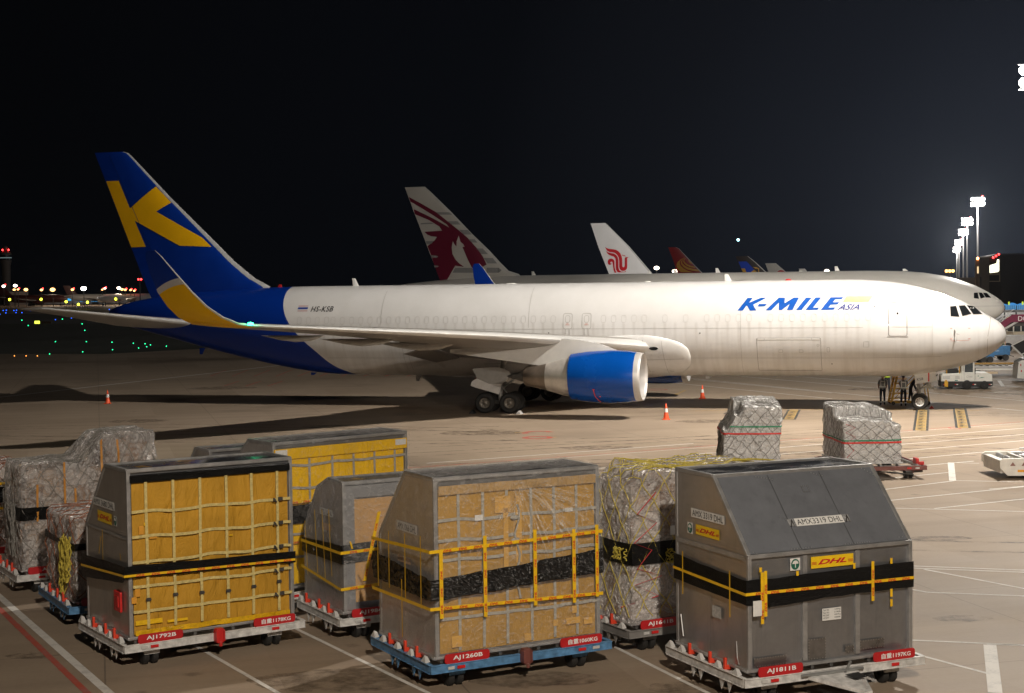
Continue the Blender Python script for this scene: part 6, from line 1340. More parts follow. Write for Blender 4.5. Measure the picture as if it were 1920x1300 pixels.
p = at(1694, 762); person('ground worker in grey shirt with reflective bands, back turned, beside the nose wheel', (p.x, p.y, 0), R(-12), vest=VEST, step=.07, group=PG, arms=((.16, .34, 1.12), (.14, .34, 1.15)))
p = at(1707, 757); person('ground worker in dark jacket leaning over the nose wheel towards its hoses', (p.x, p.y, 0), R(-100), 'lean', shirt=JACK, vest=None, step=.1, group=PG, arms=((.1, .45, .80), (.1, .4, .75)), stripe=False)
p = at(1703, 752, 0); person('ground worker in green hi-vis vest behind the yellow steps', (p.x-.9, p.y+1.4, .35), R(150), shirt=JACK, vest=HIV, step=.05, group=PG, stripe=False)
p = at(1888, 668, 0); person('worker in hi-vis vest by the blue baggage cart, beyond the nose tip', (p.x, p.y+1.5, 0), R(180), shirt=VEST, vest=HIV, step=.05, group='crew on the next stand', H=1.15)
# ================================================================ cones, steps, vehicles
CONO = plain('cone_orange', (.75, .085, .02), .5, var=.1)
def cone_(label, x, y, h=.82, c=None):
    u = tag(empty('traffic_cone', (x, y, 0), 0), label, 'traffic cone', 'orange cones round the airplane')
    mb = MB(); mb.box(-.20, .20, -.20, .20, 0, .045); mb.build('base', c or CONO, u, bevel=.01)
    mb = MB(); mb.lathe([(.045, .155), (h, .03), (h+.01, .02)], (0, 0, 0), 'z', 20, caps=True); mb.build('cone_body', c or CONO, u, smooth=40)
    for a, b in ((.42, .66),):
        ra, rb = .155-.125*(a*h)/h+.004, .155-.125*(b*h)/h+.004; mb = MB(); mb.lathe([(a*h+.045, ra), (b*h+.045, rb)], (0, 0, 0), 'z', 20); mb.build('reflective_collar', REFL, u, smooth=40)
    mb = MB(); mb.tube([(0, 0, h), (0, 0, h+.05)], .02, 6); mb.build('tip', c or CONO, u)
    return u
for u_, v_, lab in ((202, 757, 'orange cone out on the empty apron under the tail'), (1249, 787, 'orange cone nearest the camera, right of the engine'), (1317, 748, 'orange cone in front of the fuselage shadow, between the engine and the nose'), (239, 853, 'orange cone just showing its tip above the lumpy pallet')):
    p = at(u_, v_); cone_(lab, p.x, p.y)
p = at(894, 712); cone_('dark red cone standing beyond the main wheels', p.x, p.y, 1.0, plain('cone_dull_red', (.28, .02, .02), .6))
# wheel chocks
for i, (u_, v_) in enumerate(((886, 776), (974, 777))):
    p = at(u_, v_); mb = MB(); mb.prism([(-.16, 0), (.16, 0), (0, .2)], 'y', -.25, .25); o = mb.build('wheel_chock', BLACK if i == 0 else GREY, None, bevel=.01); o.location = (p.x, p.y+.2, 0); o.rotation_euler = (0, 0, PA); tag(o, ('black chock behind the rear main wheel', 'grey chock before the front main wheel')[i], 'chock', 'chocks at the main wheels')
p = at(1747, 766); mb = MB(); mb.prism([(-.14, 0), (.14, 0), (0, .16)], 'y', -.2, .2); o = mb.build('wheel_chock', RAWRED, None, bevel=.01); o.location = (p.x, p.y, 0); o.rotation_euler = (0, 0, PA); tag(o, 'small orange chock in front of the nose wheel', 'chock')
# yellow maintenance steps
YS = plain('steps_yellow_paint', (.62, .34, .03), .45, var=.15, scale=6)
st_ = tag(empty('maintenance_steps', (21.75, 86.9, 0), R(-4)), 'yellow wheeled maintenance steps with open treads behind the nose wheel', 'steps')
for y in (0, .9):
    mb = MB(); mb.bar((0, y, .12), (.42, y, 2.15), .07, .12); mb.bar((.42, y, 2.15), (1.9, y, 2.15), .06, .10); mb.bar((1.9, y, 2.15), (2.15, y, .12), .06, .06); mb.bar((0, y, .14), (2.15, y, .14), .06, .08); mb.bar((.05, y, .25), (1.9, y, 2.1), .04, .04); mb.build('side_frame', YS, st_)
for k in range(7):
    z = .35+.28*k; mb = MB(); mb.box(.03+.058*k, .98-.02*k, -.0, .9, z, z+.045) if k < 6 else mb.box(.3, 1.95, 0, .9, z, z+.05); mb.build('tread', YS, st_)
for y in (0, .9):
    mb = MB(); mb.tube([(.42, y, 2.15), (.42, y, 3.0-.35), (1.9, y, 2.65), (1.9, y, 2.15)], .025, 6); mb.build('handrail', YS, st_)
for x in (.1, 2.1):
    for y in (-.05, .95): mb = MB(); mb.lathe([(-.03, .02), (-.03, .1), (.03, .1), (.03, .02)], (x, y, .1), 'y', 14); mb.build('wheel', RUB, st_, smooth=35)
# tow tractor
p0 = at(1768, 729); ang = 4
tr = tag(empty('tow_tractor', (28.05, 99.0, 0), R(-10)), 'white tow tractor with black bumpers and glazed cab beyond the nose wheel', 'tow tractor')
k_ = 3.35/3.35
TWp = plain('tractor_white', (.68, .67, .62), .4, var=.08)
mb = MB(); mb.prism([(0, .50), (0, .92), (.12, 1.02), (1.25, 1.05), (1.25, .50)], 'y', 0, 1.5); mb.prism([(2.15, .50), (2.15, 1.12), (2.9, 1.08), (3.2, .95), (3.22, .50)], 'y', 0, 1.5); mb.box(1.25, 2.15, 0, 1.5, .50, 1.12); mb.build('body', TWp, tr, bevel=.03)
mb = MB(); mb.prism([(-.05, .17), (-.05, .53), (3.25, .53), (3.25, .25), (3.1, .17)], 'y', -.02, 1.52); mb.build('bumper_skirt', BLACK, tr, bevel=.02)
for x0, x1, y in ((1.28, 1.36, 0), (1.40, 1.48, 0), (2.0, 2.10, 0), (1.28, 1.36, 1.42), (2.0, 2.10, 1.42)):
    mb = MB(); mb.box(x0, x1, y, y+.08, 1.1, 1.82); mb.build('cab_post', TWp, tr)
mb = MB(); mb.prism([(1.22, 1.80), (1.26, 1.90), (2.0, 1.90), (2.12, 1.80)], 'y', -.02, 1.52); mb.build('cab_roof', plain('cab_roof_cream', (.6, .48, .28), .5), tr, bevel=.02)
mb = MB(); mb.box(1.48, 2.04, .01, .03, 1.12, 1.78); mb.box(1.48, 2.04, 1.46, 1.48, 1.12, 1.78); mb.box(1.30, 1.31, .05, 1.45, 1.1, 1.8); mb.build('cab_glass', plain('tinted_glass', (.05, .06, .065), .1, var=.3), tr)
mb = MB(); mb.bar((2.10, .04, 1.1), (1.98, .04, 1.82), .06); mb.build('windscreen_post', TWp, tr)
for x in (.35, .80): mb = MB(); mb.tube([(x, .05, 1.02), (x, .05, 1.62), (x+.05, .05, 1.68), (1.28, .05, 1.72)] if x < .5 else [(x+.35, .04, 1.0), (x+.35, .04, 1.55), (x+.42, .04, 1.62)], .035, 6); mb.build('yellow_guard_rail', YS, tr, smooth=40)
mb = MB(); mb.box(.4, 1.1, .3, 1.2, 1.02, 1.35); mb.build('seat', BLACK, tr)
for x, r_ in ((.62, .26), (1.62, .30), (2.72, .28)):
    if x < 1: continue
    for y in (.0, 1.32): mb = MB(); mb.lathe([(-.02, .06), (-.03, r_*.8), (0, r_), (.2, r_), (.2, .05)], (x, y-.03, r_), 'y', 24); mb.build('wheel', RUB, tr, smooth=35)
for y in (.1, 1.2): mb = MB(); mb.lathe([(-.02, .06), (-.03, .2), (0, .24), (.2, .24), (.2, .05)], (.55, y, .24), 'y', 24); mb.build('wheel', RUB, tr, smooth=35)
drape('door_line', (lambda r: r)(ring2d([(1.44, .62), (2.12, .55), (2.10, 1.80), (1.44, 1.80)], .012)), frontf(.004), DMET, tr, smooth=False)
drape('company_mark', poly2d([(2.35, .72), (2.55, .80), (2.75, .78), (2.5, .74)], [(2.30, .84), (2.36, .84), (2.36, .90), (2.30, .90)], [(.86, .56), (1.05, .56), (1.05, .62), (.86, .62)]), frontf(.006), plain('teal_mark', (.02, .18, .14), .5), tr, smooth=False)
drape('company_ring', ring2d([(1.66+.07*math.cos(a/6*math.pi), .84+.07*math.sin(a/6*math.pi)) for a in range(12)], .015), frontf(.006), GREY, tr, smooth=False)
drape('door_stripe', poly2d([(1.76, .85), (1.97, .85), (1.97, .875), (1.76, .875)], [(1.76, .79), (1.97, .79), (1.97, .81), (1.76, .81)]), frontf(.006), GREY, tr, smooth=False)
for x in (.15, .86, 1.98, 3.0):
    mb = MB(); mb.box(x, x+.1, -.035, -.02, .30, .35); mb.build('reflector', REFR, tr)
    mb = MB(); mb.box(x+.1, x+.2, -.035, -.02, .30, .35); mb.build('reflector', REFL, tr)
mb = MB(); mb.box(.20, .42, -.06, -.02, .18, .52); mb.box(.24, .36, -.08, -.05, .50, .62); mb.build('tow_hook_plate', YS, tr)
for z in (.70, .77, .84): mb = MB(); mb.box(.10, .55, -.006, 0, z, z+.03); mb.box(.88, 1.16, -.006, 0, z, z+.03); mb.build('vent_slot', GREY, tr)
mb = MB(); mb.bar((2.13, -.05, 1.0), (2.13, -.05, 1.35), .03); mb.box(2.10, 2.16, -.12, -.04, 1.15, 1.40); mb.build('mirror', BLACK, tr)
# flatbed loader lying behind the tractor
fb_ = tag(empty('flatbed_loader', (32.1, 111.5, 0), R(-3)), 'long low flatbed loader with ochre side rail behind the tow tractor', 'loader')
mb = MB(); mb.box(0, 6.5, 0, 2.6, .62, .80); mb.build('deck', GREY, fb_); mb = MB(); mb.box(0, 6.4, -.06, .0, .92, 1.06); mb.build('side_rail', plain('ochre_rail', (.30, .18, .05), .6), fb_)
mb = MB(); mb.box(.2, 6.2, -.05, .0, .50, .60); mb.build('lower_rail', TWp, fb_); mb = MB(); mb.box(2.6, 3.6, -.04, .1, .22, .38); mb.build('step_light_box', plain('loader_cream', (.55, .42, .28), .5), fb_)
for x in (.8, 2.2, 5.6): mb = MB(); mb.lathe([(-.1, .03), (-.1, .26), (.1, .26), (.1, .03)], (x, .1, .26), 'y', 16); mb.build('wheel', RUB, fb_, smooth=35)
for k in range(14): mb = MB(); mb.tube([(.2+k*.46, .1, .84), (.2+k*.46, 2.5, .84)], .05, 6); mb.build('roller', ROLLM, fb_)
# blue baggage carts
for i, (u_, v_, w_, lab) in enumerate(((1846, 677, 2.6, 'blue baggage cart with black wheels beyond the nose of the cargo jet'), (1824, 681, 2.2, 'blue baggage cart mostly hidden below the nose of the cargo jet'))):
    p = at(u_, v_); bc = tag(empty('baggage_cart', (p.x, p.y, 0), R(2)), lab, 'baggage cart', 'blue baggage carts')
    BP = plain('cart_blue', (.025, .10, .22), .5, var=.25)
    mb = MB(); mb.box(-.3, w_-.3, 0, 1.5, .50, 1.25); mb.build('box_body', BP, bc, bevel=.03)
    mb = MB(); mb.box(-.35, w_-.25, -.03, 1.53, 1.25, 1.31); mb.build('top_rim', BP, bc); mb = MB(); mb.bar((w_-.3, .75, .5), (w_+.3, .75, .3), .06); mb.build('tow_bar', DMET, bc)
    for x in (0, .45 if i == 0 else .9, w_-.7):
        for y in (-.02, 1.4): mb = MB(); mb.lathe([(-.06, .03), (-.08, .24), (-.04, .28), (.08, .28), (.08, .03)], (x, y, .28), 'y', 18); mb.build('wheel', RUB, bc, smooth=35)
    mb = MB(); mb.box(-.05, w_-.6, .1, 1.3, .40, .50); mb.build('axle_frame', DMET, bc)
    mb = MB(); mb.box(.9, 1.3, -.012, 0, .85, .89); mb.build('handle', LGREY, bc)
# belt loader at the right edge
bl = tag(empty('belt_loader', (35.0, 105.0, 0), R(-8)), 'white belt loader with black raised conveyor at the right edge', 'belt loader')
mb = MB(); mb.prism([(.0, .25), (.12, 1.40), (.55, 1.62), (4.5, 2.2), (4.5, .25)], 'y', 0, 1.9); mb.prism([(1.2, .25), (1.6, .55), (4.5, .55), (4.5, .25)], 'y', -.01, 1.91); mb.build('body', TWp, bl, bevel=.03)
for x, z in ((.26, .72), (.22, 1.14)): mb = MB(); mb.box(x, x+.07, -.015, 0, z, z+.13); mb.build('reflector', REFR, bl)
mb = MB()
mb.add([(-.35, -.1, 2.55), (2.6, -.1, 4.05), (3.3, -.1, 2.9), (.95, -.1, 1.30)], [(0, 1, 2, 3)]); mb.add([(-.35, -.04, 2.55), (2.6, -.04, 4.05), (3.3, -.04, 2.9), (.95, -.04, 1.30)], [(3, 2, 1, 0)]); mb.build('side_screen', plain('black_screen', (.012, .012, .012), .5), bl)
mb = MB(); mb.bar((-.38, -.12, 2.58), (.98, -.12, 1.22), .10); mb.bar((.28, -.12, 1.93), (3.2, -.12, 3.45), .07); mb.bar((-.35, -.12, 2.57), (2.7, -.12, 4.10), .06); mb.build('conveyor_frame', LGREY, bl)
for x in (.9, 3.6): mb = MB(); mb.lathe([(-.1, .03), (-.1, .3), (.12, .3), (.12, .03)], (x, .05, .3), 'y', 18); mb.build('wheel', RUB, bl, smooth=35)
# maroon passenger steps on the next stand
ps = at(1897, 617, 0, 150); MRN = plain('maroon_panel', (.17, .022, .055), .45, var=.08)
sx, sy = ps.x, 150.0
pst = tag(empty('passenger_steps', (sx, sy, 0), 0), 'maroon passenger steps sloping up to the right behind the nose of the cargo jet', 'passenger steps')
zt = at(1897, 596, 0, 150).z
z = lambda v, u=1905: at(u, v, 0, 150).z
X = lambda u, v=600: at(u, v, 0, 150).x-sx
mb = MB(); mb.prism([(X(1896), z(590)), (X(1990), z(590)), (X(1990), z(604)), (X(1896), z(604))], 'y', 0, .12); mb.build('landing_panel', MRN, pst)
letters('steps_lettering', pst, 'DG', X(1909), X(1926), z(602), z(593)-z(602), lambda a, b: (a, -.02, b), LETTERW, bold=.0)
mb = MB(); mb.prism([(X(1860), z(616)), (X(1896), z(592)), (X(1896), z(604)), (X(1880), z(618)), (X(1862), z(630))], 'y', 0, .12); mb.build('stair_panel', MRN, pst)
mb = MB(); mb.bar((X(1850), -.05, z(618)), (X(1898), -.05, z(588)), .10); mb.bar((X(1860), -.05, z(606)), (X(1900), -.05, z(581)), .08); mb.bar((X(1880), .3, z(620)), (X(1912), .3, z(602)), .18); mb.build('handrail', LGREY, pst)
mb = MB(); mb.prism([(X(1850), z(640)), (X(1850), z(630)), (X(1900), z(604)), (X(1990), z(604)), (X(1990), z(612)), (X(1905), z(612))], 'y', .5, 2.6); mb.build('stair_truss', DMET, pst)
mb = MB(); mb.box(X(1885), X(1990), .5, 2.8, .3, 1.6); mb.build('truck_chassis', GREY, pst)
for x in (X(1893), X(1960)): mb = MB(); mb.lathe([(-.1, .03), (-.1, .45), (.12, .45), (.12, .03)], (x, .5, .45), 'y', 18); mb.build('wheel', RUB, pst, smooth=35)
# service truck with orange roof, white car
p = at(1903, 645, 0); ot = tag(empty('service_truck', (p.x-.2, p.y, 0), R(4)), 'small service truck with orange roof at the right edge, above the belt loader', 'truck')
mb = MB(); mb.box(0, 4.2, 0, 2.0, .45, 1.35); mb.build('body', plain('truck_cream', (.50, .44, .34), .5), ot, bevel=.03)
mb = MB(); mb.box(-.05, 2.6, -.05, 2.05, 2.75, 2.95); mb.build('cab_roof', plain('orange_roof', (.62, .25, .04), .5), ot, bevel=.02)
for x in (0, .85, 1.7, 2.5): mb = MB(); mb.box(x, x+.12, 0, .1, 1.35, 2.75); mb.box(x, x+.12, 1.9, 2.0, 1.35, 2.75); mb.build('cab_post', TWp, ot)
mb = MB(); mb.box(.12, 2.5, .04, 1.96, 1.4, 2.7); mb.build('cab_glass', plain('tinted_glass', (.05, .06, .065), .1, var=.3), ot)
for x in (.7, 3.3): mb = MB(); mb.lathe([(-.1, .03), (-.1, .42), (.12, .42), (.12, .03)], (x, .02, .42), 'y', 18); mb.build('wheel', RUB, ot, smooth=35)
p = at(1886, 640, 0); cr = tag(empty('parked_car', (p.x-1.0, p.y+2, 0), R(0)), 'white car just beyond the nose tip of the cargo jet', 'car')
mb = MB(); mb.prism([(0, .35), (0, .9), (.6, 1.0), (1.3, 1.45), (2.9, 1.45), (3.6, 1.0), (4.3, .85), (4.3, .35)], 'y', 0, 1.7); mb.build('body', TWp, cr, bevel=.06)
mb = MB(); mb.prism([(.75, 1.02), (1.35, 1.38), (2.85, 1.38), (3.4, 1.02)], 'y', -.01, 1.71); mb.build('window', DARKGLASS, cr)
for x in (.8, 3.4): mb = MB(); mb.lathe([(-.05, .03), (-.05, .32), (.12, .32), (.12, .03)], (x, .0, .32), 'y', 18); mb.build('wheel', RUB, cr, smooth=35)
# ================================================================ masts, buildings, far lights
POLE = plain('mast_steel', (.06, .06, .06), .6, .3)
HOT = emit('floodlight_glass', (1, .96, .90), 40); WARM = emit('sodium_lamp_glass', (1, .50, .16), 4.5); REDL_ = emit('red_warning_lamp', (1, .03, .03), 10); YLL = emit('yellow_lamp_glass', (.9, 1, .05), 5)
HOT2 = emit('far_floodlight_glass', (1, .86, .68), 7)
def mast(label, x, y, H, mat=HOT, w=3.6, h=1.5, pole=.26, red=True, rows=2, n=6, group='floodlight masts along the row of stands', ball_=False):
    u = tag(empty('floodlight_mast', (x, y, 0), 0), label, 'floodlight mast', group)
    mb = MB(); mb.tube([(0, 0, 0), (0, 0, H)], [pole*1.4, pole*.7], 10); mb.build('pole', POLE, u, smooth=40)
    mb = MB(); mb.box(-w/2, w/2, -.12, .12, H-.12, H); mb.box(-w/2, w/2, -.12, .12, H+h-.1, H+h); mb.box(-.1, .1, -.1, .1, H, H+h); mb.build('lamp_rack', POLE, u)
    if ball_: mb = MB(); mb.ball((0, -.3, H+h/2), w*.36, 12, 8, 0, (1.15, .5, .8)); mb.build('lamp_head', mat, u, smooth=60)
    for r_ in range(rows if not ball_ else 0):
        for k in range(n):
            cx = -w/2+w*(k+.5)/n; cz = H+.05+h*(r_+.5)/rows-.05; mb = MB(); q = w/n*.46
            mb.prism([(cx+q*math.cos(a*math.pi/4+.39), cz+min(q, h/rows*.46)*math.sin(a*math.pi/4+.39)) for a in range(8)], 'y', -.42, -.14); mb.build('floodlight', mat, u)
    if red: mb = MB(); mb.ball((w*.34, 0, H+h+.25), .16*max(1, y/300), 8, 5); mb.build('warning_lamp', REDL_, u)
    return u
mast('nearest floodlight mast in view, its lamps at the right edge high in the sky', 58.35, 171, 28.5, w=2.5, h=2.8, n=2)
for i, (u_, v_, Y, lab) in enumerate(((1833, 380, 443, 'tall floodlight mast, brightest in the row at the right'), (1813, 418, 589, 'second floodlight mast in the row at the right'), (1806, 438, 726, 'third floodlight mast in the row at the right'), (1798, 457, 918, 'fourth floodlight mast in the row at the right'), (1794, 470, 1122, 'last and farthest floodlight mast in the row at the right'))):
    p = at(u_, v_, 0, Y); mast(lab, p.x, Y, p.z-.9, w=3.2+Y*.0020, h=1.7+Y*.0018, pole=.20+Y*.00025, n=5)
p = at(1780, 507, 0, 300); mast('lower lamp mast glowing yellowish behind the grey jet', p.x, 300, p.z-.5, WARM, 1.9, .7, red=False, rows=1, n=3)
mast('floodlight mast standing on the apron right of the picture', 27.3, 66.9, 29.5, HOT, 3.0, 1.5, n=4)
for u_, v_, lab in ((1231, 503, 'small lamp mast between the white and the dark red tails'), (1265, 509, 'faint lamp mast at the foot of the dark red tail'), (1550, 509, 'low lamp mast just above the grey fuselage')):
    p = at(u_, v_, 0, 620); mast(lab, p.x, 620, p.z-.4, HOT2, 2.6, .9, red=(u_ == 1265), rows=1, n=3, ball_=True)
# hangar at the right
HG = NM('hangar_cladding'); hn = HG.noise(.05, 3, .5); wv = HG.n('ShaderNodeTexWave', wave_type='BANDS', bands_direction='X'); wv.inputs['Scale'].default_value = 1.6; HG.l(HG.coord(), wv.inputs['Vector'])
HG.base(HG.ramp(hn, [(.3, (.042, .042, .045)), (.7, (.060, .060, .063))])).set(rough=.7).bump(wv.outputs['Fac'], .4, .05)
hg = at(1870, 480, 0, 420); hb = tag(empty('hangar', (hg.x, 420, 0), R(-12)), 'large dark hangar with a brightly lit end opening at the right edge', 'hangar')
Z = lambda v: at(1890, v, 0, 420).z
mb = MB(); mb.box(0, 90, 0, 60, 0, Z(478)); mb.build('wall', HG.m, hb)
mb = MB(); mb.box(-.6, 90, -.6, 60, Z(478), Z(476)); mb.build('roof_edge', plain('hangar_trim', (.09, .09, .095), .6), hb)
for x in (8, 16, 24, 32): mb = MB(); mb.box(x, x+.25, -.15, -.01, 0, Z(479)); mb.build('wall_joint', plain('hangar_joint', (.035, .035, .04), .6), hb)
hl = tag(empty('lit_building', (at(1855, 480, 0, 405).x, 405, 0), R(0)), 'end bay with bright greenish floodlit windows left of the dark hangar', 'building')
Zl = lambda v: at(1865, v, 0, 405).z
mb = MB(); mb.box(0, 3.0, 0, 12, 0, Zl(483)); mb.build('wall', HG.m, hl)
LIT = NM('bright_interior'); ln = LIT.noise(.8, 4, .6); LIT.base((.1, .1, .08)); LIT.l(LIT.ramp(ln, [(.3, (.75, .72, .45)), (.65, (1, 1, .85))]), LIT.b.inputs['Emission Color']); LIT.b.inputs['Emission Strength'].default_value = 2.6
mb = MB(); mb.prism([(.08, Zl(512)), (2.2, Zl(510.5)), (2.6, Zl(508)), (2.6, Zl(487)), (2.1, Zl(487)), (1.9, Zl(494)), (.08, Zl(498))], 'y', -.05, 0); mb.build('lit_window', LIT.m, hl)
mb = MB(); mb.box(.05, 2.8, -.08, 0, Zl(516), Zl(512.5)); mb.box(.05, 2.9, -.1, 0, Zl(528.5), Zl(527)); mb.box(2.65, 2.85, -.08, 0, Zl(528), Zl(484)); mb.build('frame', plain('warm_grey_frame', (.40, .35, .27), .5), hl)
for i in range(3): mb = MB(); mb.ball((1.0+i*.75, -.1, Zl(484-i*3)+.1), .28, 8, 5); mb.build('warning_lamp', REDL_, hl)
ht = at(1830, 500, 0, 402); h2 = tag(empty('slim_tower', (ht.x, 402, 0), 0), 'slim warm-lit stair tower between the masts and the hangar', 'building')
mb = MB(); mb.box(0, .9, 0, .9, 0, at(1830, 486, 0, 402).z); mb.build('wall', plain('tower_wall', (.20, .16, .13), .6), h2)
mb = MB(); mb.box(.3, .7, -.05, 0, at(1830, 513, 0, 402).z, at(1830, 500, 0, 402).z); mb.build('lit_window', emit('warm_window', (1, .75, .4), 1.1), h2)
mb = MB(); mb.ball((.4, -.2, at(1830, 485, 0, 402).z), .35, 8, 5); mb.build('lamp', emit('orange_lamp', (1, .35, .1), 14), h2)
lw = at(1838, 540, 0, 412); h3 = tag(empty('dark_hangar_wing', (lw.x, 412, 0), 0), 'dark low hangar wing left of the lit bay', 'building')
mb = MB(); mb.box(0, 4.6, 0, 20, 0, at(1840, 520, 0, 412).z); mb.build('wall', HG.m, h3)
for i in range(2): mb = MB(); mb.box(1.6, 2.3, -.05, 0, at(1852, 541-i*5, 0, 412).z, at(1852, 538-i*5, 0, 412).z); mb.build('window', emit('pale_blue_window', (.5, .7, .85), .8), h3)
# blue-lit glazed walkway
bw = at(1878, 575, 0, 230); wk = tag(empty('glazed_walkway', (bw.x, 230, 0), R(2)), 'long walkway with blue-lit glazing behind the grey jet nose', 'walkway')
Zw = lambda v: at(1895, v, 0, 230).z
BG = NM('blue_lit_glazing'); bnn = BG.noise(1.2, 4, .6); w2 = BG.n('ShaderNodeTexWave', wave_type='BANDS', bands_direction='X'); w2.inputs['Scale'].default_value = 1.1; BG.l(BG.coord(), w2.inputs['Vector'])
BG.base((.02, .05, .08)); BG.l(BG.mix(BG.math('MULTIPLY', w2.outputs['Fac'], bnn), (.02, .10, .22), (.22, .55, .95)), BG.b.inputs['Emission Color']); BG.b.inputs['Emission Strength'].default_value = .9
mb = MB(); mb.box(0, 22, 0, .1, Zw(581), Zw(573)); mb.build('glazing', BG.m, wk)
mb = MB(); mb.box(0, 22, -.2, 3, Zw(586), Zw(581.5)); mb.build('deck', GREY, wk)
mb = MB(); mb.grid(lambda a, b: (22*a, .3+.8*math.sin(a*60)**2, Zw(573)+.25+.15*math.sin(a*90)-.4*b), 120, 2); mb.build('canopy', emit('blue_canopy', (.08, .35, .8), .7), wk)
for k in range(12): mb = MB(); mb.box(.4+k*1.8, .55+k*1.8, 0, .2, 0, Zw(573)); mb.build('post', DMET, wk)
for k in (1.0, 3.1): mb = MB(); mb.box(k, k+.18, -.2, 0, Zw(572), Zw(566)); mb.build('yellow_post_lamp', emit('yellow_green_strip', (.6, .75, .05), 1.0), wk)
# ----- far left: control tower, terminal, lamps
D = 950
t = at(11, 500, 0, 1000); ct = tag(empty('control_tower', (t.x, 1000, 0), 0), 'dark control tower with domed top and red lamps at the left edge', 'control tower')
zt = lambda v: at(11, v, 0, 1000).z
TWC = plain('tower_concrete', (.10, .085, .075), .7)
mb = MB(); mb.lathe([(0, 2.9), (zt(545), 2.6), (zt(500), 2.9), (zt(488), 3.7)], (0, 0, 0), 'z', 24); mb.build('shaft', TWC, ct, smooth=40)
mb = MB(); mb.lathe([(zt(488), 3.7), (zt(478), 3.7)], (0, 0, 0), 'z', 24); mb.build('glazed_cab', DARKGLASS, ct, smooth=40)
mb = MB(); mb.lathe([(zt(478), 3.8), (zt(474), 3.5), (zt(471), 1.6)], (0, 0, 0), 'z', 24, caps=True); mb.build('cab_roof', TWC, ct, smooth=30)
mb = MB(); mb.lathe([(zt(484.5), 3.75), (zt(483), 3.75)], (0, 0, 0), 'z', 24); mb.build('lit_ring', emit('pale_ring', (.35, .5, .5), .35), ct)
mb = MB(); mb.ball((0, 0, zt(466)), 1.7, 12, 8); mb.build('radar_dome', plain('dome_paint', (.16, .09, .09), .6), ct, smooth=60)
for x in (-1.6, 2.4): mb = MB(); mb.ball((x, -1, zt(469)), .55, 8, 5); mb.build('warning_lamp', REDL_, ct)
TERM = NM('terminal_glass'); q = TERM.n('ShaderNodeTexBrick'); q.inputs['Scale'].default_value = .35; TERM.l(TERM.coord('Object', (1, 1, 1)), q.inputs['Vector'])
bn_ = TERM.noise(.06, 4, .7); TERM.base((.06, .05, .045)); TERM.l(TERM.ramp(bn_, [(.42, (.035, .025, .018)), (.60, (.11, .10, .095)), (.75, (.20, .26, .30))]), TERM.b.inputs['Emission Color']); TERM.b.inputs['Emission Strength'].default_value = .55
a = at(72, 572, 0, D); b = at(284, 572, 0, D); tm = tag(empty('terminal_building', (a.x, D, 0), 0), 'long low terminal with softly lit glass far off at the left', 'building')
za = lambda v, u=180: at(u, v, 0, D).z
mb = MB(); mb.box(0, b.x-a.x, 0, 30, -1, za(557)); mb.build('wall', TERM.m, tm)
mb = MB(); mb.prism([(-1, za(557)), (12, za(552.5)), (b.x-a.x, za(553.5)), (b.x-a.x, za(557))], 'y', -2, 30); mb.build('roof', plain('terminal_roof', (.16, .11, .075), .7), tm)
CY = emit('cyan_shop_light', (.05, .45, .9), 1.1); WW = emit('cool_window', (.45, .62, .75), .75)
for u0, u1, v0, v1, m_ in ((150, 168, 563, 565.5, CY), (171, 200, 563.5, 565.5, CY), (243, 282, 563, 565, CY), (168, 190, 557, 560, WW), (190, 206, 560, 562, WW), (248, 262, 556.5, 559.5, WW), (263, 280, 555.5, 558, WW), (127, 133, 560, 564, CY)):
    A_ = at(u0, v0, 0, D-1); B_ = at(u1, v1, 0, D-1); mb = MB(); mb.box(A_.x-a.x, B_.x-a.x, -1.2, -.6, B_.z, A_.z); mb.build('lit_window', m_, tm)
a = at(18, 565, 0, 900); b = at(45, 565, 0, 900); bb = tag(empty('block_building', (a.x, 900, 0), 0), 'small grey block building beside the control tower', 'building')
mb = MB(); mb.box(0, b.x-a.x, 0, 8, 0, at(30, 548, 0, 900).z); mb.build('wall', plain('block_wall', (.24, .20, .18), .7), bb); mb = MB(); mb.box(-.2, b.x-a.x+.2, -.2, 8, at(30, 548, 0, 900).z, at(30, 547.3, 0, 900).z); mb.build('roof_edge', GREY, bb)
a = at(-40, 575, 0, 800); b = at(300, 575, 0, 800)
lamp_far = lambda n_, x, y, z, pw, c=(1, .8, .6): lamp(n_, (x, y, z), pw, c, 1.5)
lamp_far('far_floodlight', at(99, 540, 0, 850).x, 850, 14, 14000); lamp_far('far_floodlight', at(220, 540, 0, 820).x, 820, 14, 20000)
